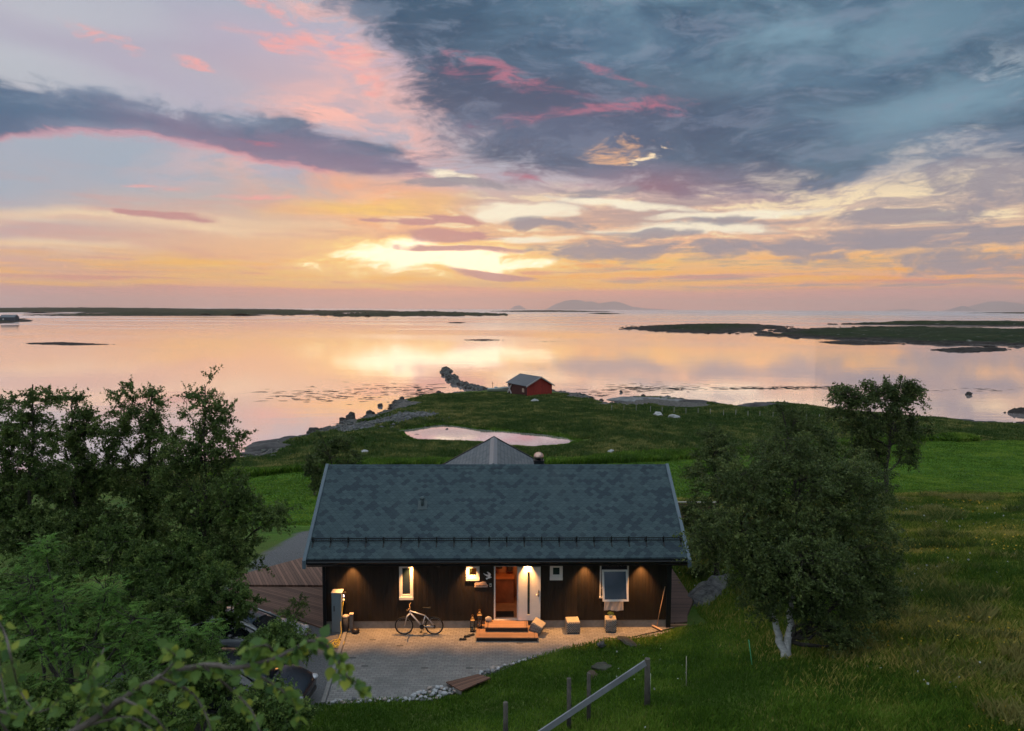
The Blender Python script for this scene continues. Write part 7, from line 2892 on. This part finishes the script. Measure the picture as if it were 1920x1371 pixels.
G_lawn = leaf_mat('lawn_blades', (0.050, 0.115, 0.012), (0.105, 0.210, 0.020), (0.210, 0.300, 0.050), 0.3)
G_past = leaf_mat('pasture_blades', (0.040, 0.084, 0.016), (0.098, 0.142, 0.034), (0.270, 0.260, 0.085), 0.3)
G_mown = leaf_mat('mown_blades', (0.060, 0.132, 0.012), (0.105, 0.215, 0.020), (0.190, 0.300, 0.040), 0.3)
rg_m = np.random.default_rng(77)
G_mead = leaf_mat('meadow_blades', (0.050, 0.115, 0.014), (0.165, 0.225, 0.032), (0.440, 0.380, 0.110), 0.3)


def lawn_ok(X, Y):
    e = np.interp(X, EX, EY)
    return ((Y < e + 0.03) | (X > 6.6)) & ~((X > 5.5) & (X < 7.3) & (Y > 25.4) & (Y < 35)) & (np.abs(X) < 5 + Y * 0.92)


def lawn_h(X, Y):
    m = np.maximum(sst(X, 7, 11), sst(Y, 17.5, 15) * sst(X, -1, 2))
    return 0.06 + 0.05 * vnoise(X, Y, 1.1, 2, 2) + 0.17 * m * vnoise(X, Y, 0.5, 9, 3) ** 1.2


grass('lawn_grass', 'short green lawn grass on the slope before the paving', 380000, (-9, 13, 11.5, 34), lawn_h, G_lawn, 3, 0.011, 0.42, lambda X, Y: lawn_ok(X, Y) & (X < 12 + 0 * Y))
mead_ok = lambda X, Y: lawn_ok(X, Y) & (X > 5.5) & (sst(X, 6, 12) > np.random.default_rng(4).uniform(0, 1, X.shape))
grass('meadow_grass', 'rough flowering meadow grass on the right hand slope', 760000, (5.5, 56, 13, 54), lambda X, Y: 0.09 + 0.30 * vnoise(X, Y, 0.45, 9, 3) ** 1.3, G_mead, 6, 0.0085, 0.42, mead_ok)
# tall unmown grass where field meets pasture
HEDGE = [tuple(on_land(a, b).xy) for a, b in [(430, 884), (520, 878), (600, 874), (760, 872), (900, 870), (1050, 868), (1160, 864), (1285, 856), (1420, 848), (1560, 836), (1700, 823), (1925, 823)]]


def hedge_cond(X, Y):
    d = line_dist(X, Y, HEDGE)
    return d < 1.9


rgH = np.random.default_rng(9)
grass('tall_grass', 'strip of tall dark grass between the mown field and the shore pasture', 700000, (-36, 62, 60, 98), lambda X, Y: 0.35 + 0.55 * vnoise(X, Y, 0.35, 3, 3), G_lawn, 12, 0.03, 0.22, hedge_cond)
grass('pasture_grass', 'tufted rough grass of the shore pasture', 760000, (-55, 92, 62, 150), lambda X, Y: 0.18 + 0.5 * vnoise(X, Y, 0.25, 5, 3) ** 2, G_past, 14, 0.035, 0.26,
      lambda X, Y: (poly_dist(X, Y, SHORE) > 3.2) & (poly_dist(X, Y, POND) < np.where(Y < 96, -2.0, -0.5)) & (np.abs(X) < Y * 0.95) & (poly_dist(X, Y, mown_poly) < -1) & (gzv(X, Y, np.maximum(rock, pth)) < rg_m.uniform(.2, .6, X.shape)))
grass('tall_weeds', 'clumps of tall pale weeds and dock on the right hand slope', 480000, (9, 54, 13, 52), lambda X, Y: 0.16 + 0.34 * vnoise(X, Y, 0.8, 29, 2), G_past, 17, 0.009, 0.56,
      lambda X, Y: lawn_ok(X, Y) & (vnoise(X, Y, 0.55, 33, 3) > 0.60))
grass('mown_grass', 'short cut grass of the bright field behind the house', 500000, (-50, 92, 44, 100), lambda X, Y: 0.05 + 0.06 * vnoise(X, Y, 0.4, 5, 3), G_mown, 15, 0.03, 0.42,
      lambda X, Y: (poly_dist(X, Y, mown_poly) > -1) & (np.abs(X) < Y * 0.95) & (rg_m.uniform(0, 1, X.shape) < 0.85))
grass('pond_reeds', 'dark reeds and sedge along the edge of the pond', 160000, (-16, 12, 86, 112), lambda X, Y: 0.10 + 0.28 * vnoise(X, Y, 0.5, 25, 3), G_lawn, 16, 0.022, 0.10,
      lambda X, Y: (np.abs(poly_dist(X, Y, POND) + 0.5) < 0.6 * vnoise(X, Y, 0.35, 27, 3) + 0.1))
# yellow and white flower heads
rg = np.random.default_rng(31)
V, Fc, MI = [], [], []
k = 0
for i in range(9000):
    x, y = rg.uniform(3, 30), 13 + 34 * rg.uniform() ** 1.2
    if not bool(lawn_ok(np.array([x]), np.array([y]))[0]): continue
    pn = vnoise(x, y, 0.30, 77, 3)
    yel = pn > 0.58 and x > 9
    if not yel and (rg.uniform() > 0.16 or pn > 0.52): continue
    z = gz(x, y) + rg.uniform(.10, .38 if x > 9 else 0.14)
    s = rg.uniform(.016, .034) * (0.7 + y / 40)
    a = rg.normal(size=3)
    a /= np.linalg.norm(a)
    b = np.cross(a, rg.normal(size=3))
    b /= np.linalg.norm(b)
    c = np.array([x, y, z])
    V += [c - a * s, c - b * s, c + a * s, c + b * s]
    Fc.append([k, k + 1, k + 2, k + 3])
    MI.append(0 if yel else 1)
    k += 4
o = npmesh('wild_flowers', V, Fc, [mottled('yellow_petals', (0.42, 0.28, 0.02), 0.2, 9, 0.8, 0), mottled('white_petals', (0.32, 0.33, 0.28), 0.2, 9, 0.8, 0)], mi=MI)
tag(o, 'tiny yellow and white flower heads scattered in the meadow', 'flowers', kind='stuff')
# seaweed and wrack floating off the shore
rg = np.random.default_rng(41)
V, Fc = [], []
k = 0
for (cx_, cy_, wx, wy, n) in [(600, 742, 130, 14, 110), (780, 728, 60, 10, 60), (790, 740, 40, 6, 30), (1210, 728, 110, 8, 140), (1420, 728, 160, 3, 120), (1500, 726, 90, 2, 60), (1820, 731, 100, 4, 20), (1105, 740, 40, 8, 30), (1030, 640.5, 30, .8, 30), (700, 735, 60, 12, 30)]:
    for i in range(n):
        p = at(cx_ + rg.normal() * wx * .5, cy_ + rg.normal() * wy * .5, SEA + 0.012)
        if poly_dist(np.array([p.x]), np.array([p.y]), SHORE)[0] > -1: continue
        w, h = rg.uniform(.3, 1.5), rg.uniform(.08, .28)
        n_ = 7
        for j in range(n_):
            a = 2 * PI * j / n_
            r_ = rg.uniform(.6, 1.2)
            V.append((p.x + w * r_ * math.cos(a), p.y + h * 2.2 * r_ * math.sin(a), SEA + 0.012))
        Fc.append(list(range(k, k + n_)))
        k += n_
o = npmesh('seaweed', V, Fc, mottled('wrack', (0.022, 0.018, 0.012), 0.3, 1, 0.8, 0))
tag(o, 'dark patches of seaweed breaking the calm water', 'seaweed', kind='stuff')
# stones strewn along the beach
rg = np.random.default_rng(51)
V, Fc = [], []
vo = 0
bmq = bmesh.new()
bmesh.ops.create_icosphere(bmq, subdivisions=1, radius=1.0)
bv = np.array([v.co[:] for v in bmq.verts])
bf = np.array([[v.index for v in f.verts] for f in bmq.faces])
bmq.free()
SH = np.array(SHORE[2:-4])
for i in range(2600):
    j = rg.integers(0, len(SH) - 1)
    t = rg.uniform()
    p = SH[j] * (1 - t) + SH[j + 1] * t
    x, y = p[0] + rg.normal() * 2.2, p[1] + rg.normal() * 2.2
    if rg.uniform() < .3:
        q_ = gravel_pts[rg.integers(0, len(gravel_pts))]
        x, y = q_[0] + rg.normal() * 5, q_[1] + rg.normal() * 3
    z = gz(x, y)
    if z < SEA - .35 or z > SEA + 1.6: continue
    s = abs(rg.normal()) * .16 + .06
    vv = bv * (1 + rg.normal(size=(len(bv), 1)) * .18) * np.array([s * rg.uniform(.8, 1.5), s, s * .6]) + np.array([x, y, max(z, SEA - .1) + s * .1])
    V.append(vv)
    Fc.append(bf + vo)
    vo += len(bv)
o = npmesh('beach_stones', np.concatenate(V), np.concatenate(Fc), m_boul, smooth=False)
tag(o, 'small stones and rubble strewn along the waterline', 'stones', kind='stuff')

# ---------------------------------------------------------------- the evening air
def haze():
    mb = MB()
    mb.box2((-60000, -400, SEA - 3), (60000, 52000, 700))
    m = bpy.data.materials.new('evening_air')
    m.use_nodes = True
    nt = m.node_tree
    nt.nodes.clear()
    v = nt.nodes.new('ShaderNodeVolumePrincipled')
    o = nt.nodes.new('ShaderNodeOutputMaterial')
    v.inputs['Color'].default_value = (1.0, 0.84, 0.77, 1)
    v.inputs['Density'].default_value = 2.9e-5
    v.inputs['Anisotropy'].default_value = 0.75
    nt.links.new(v.outputs[0], o.inputs['Volume'])
    h = mb.build('haze', m)
    tag(h, 'thin evening haze over the sea', 'haze', kind='stuff')


haze()
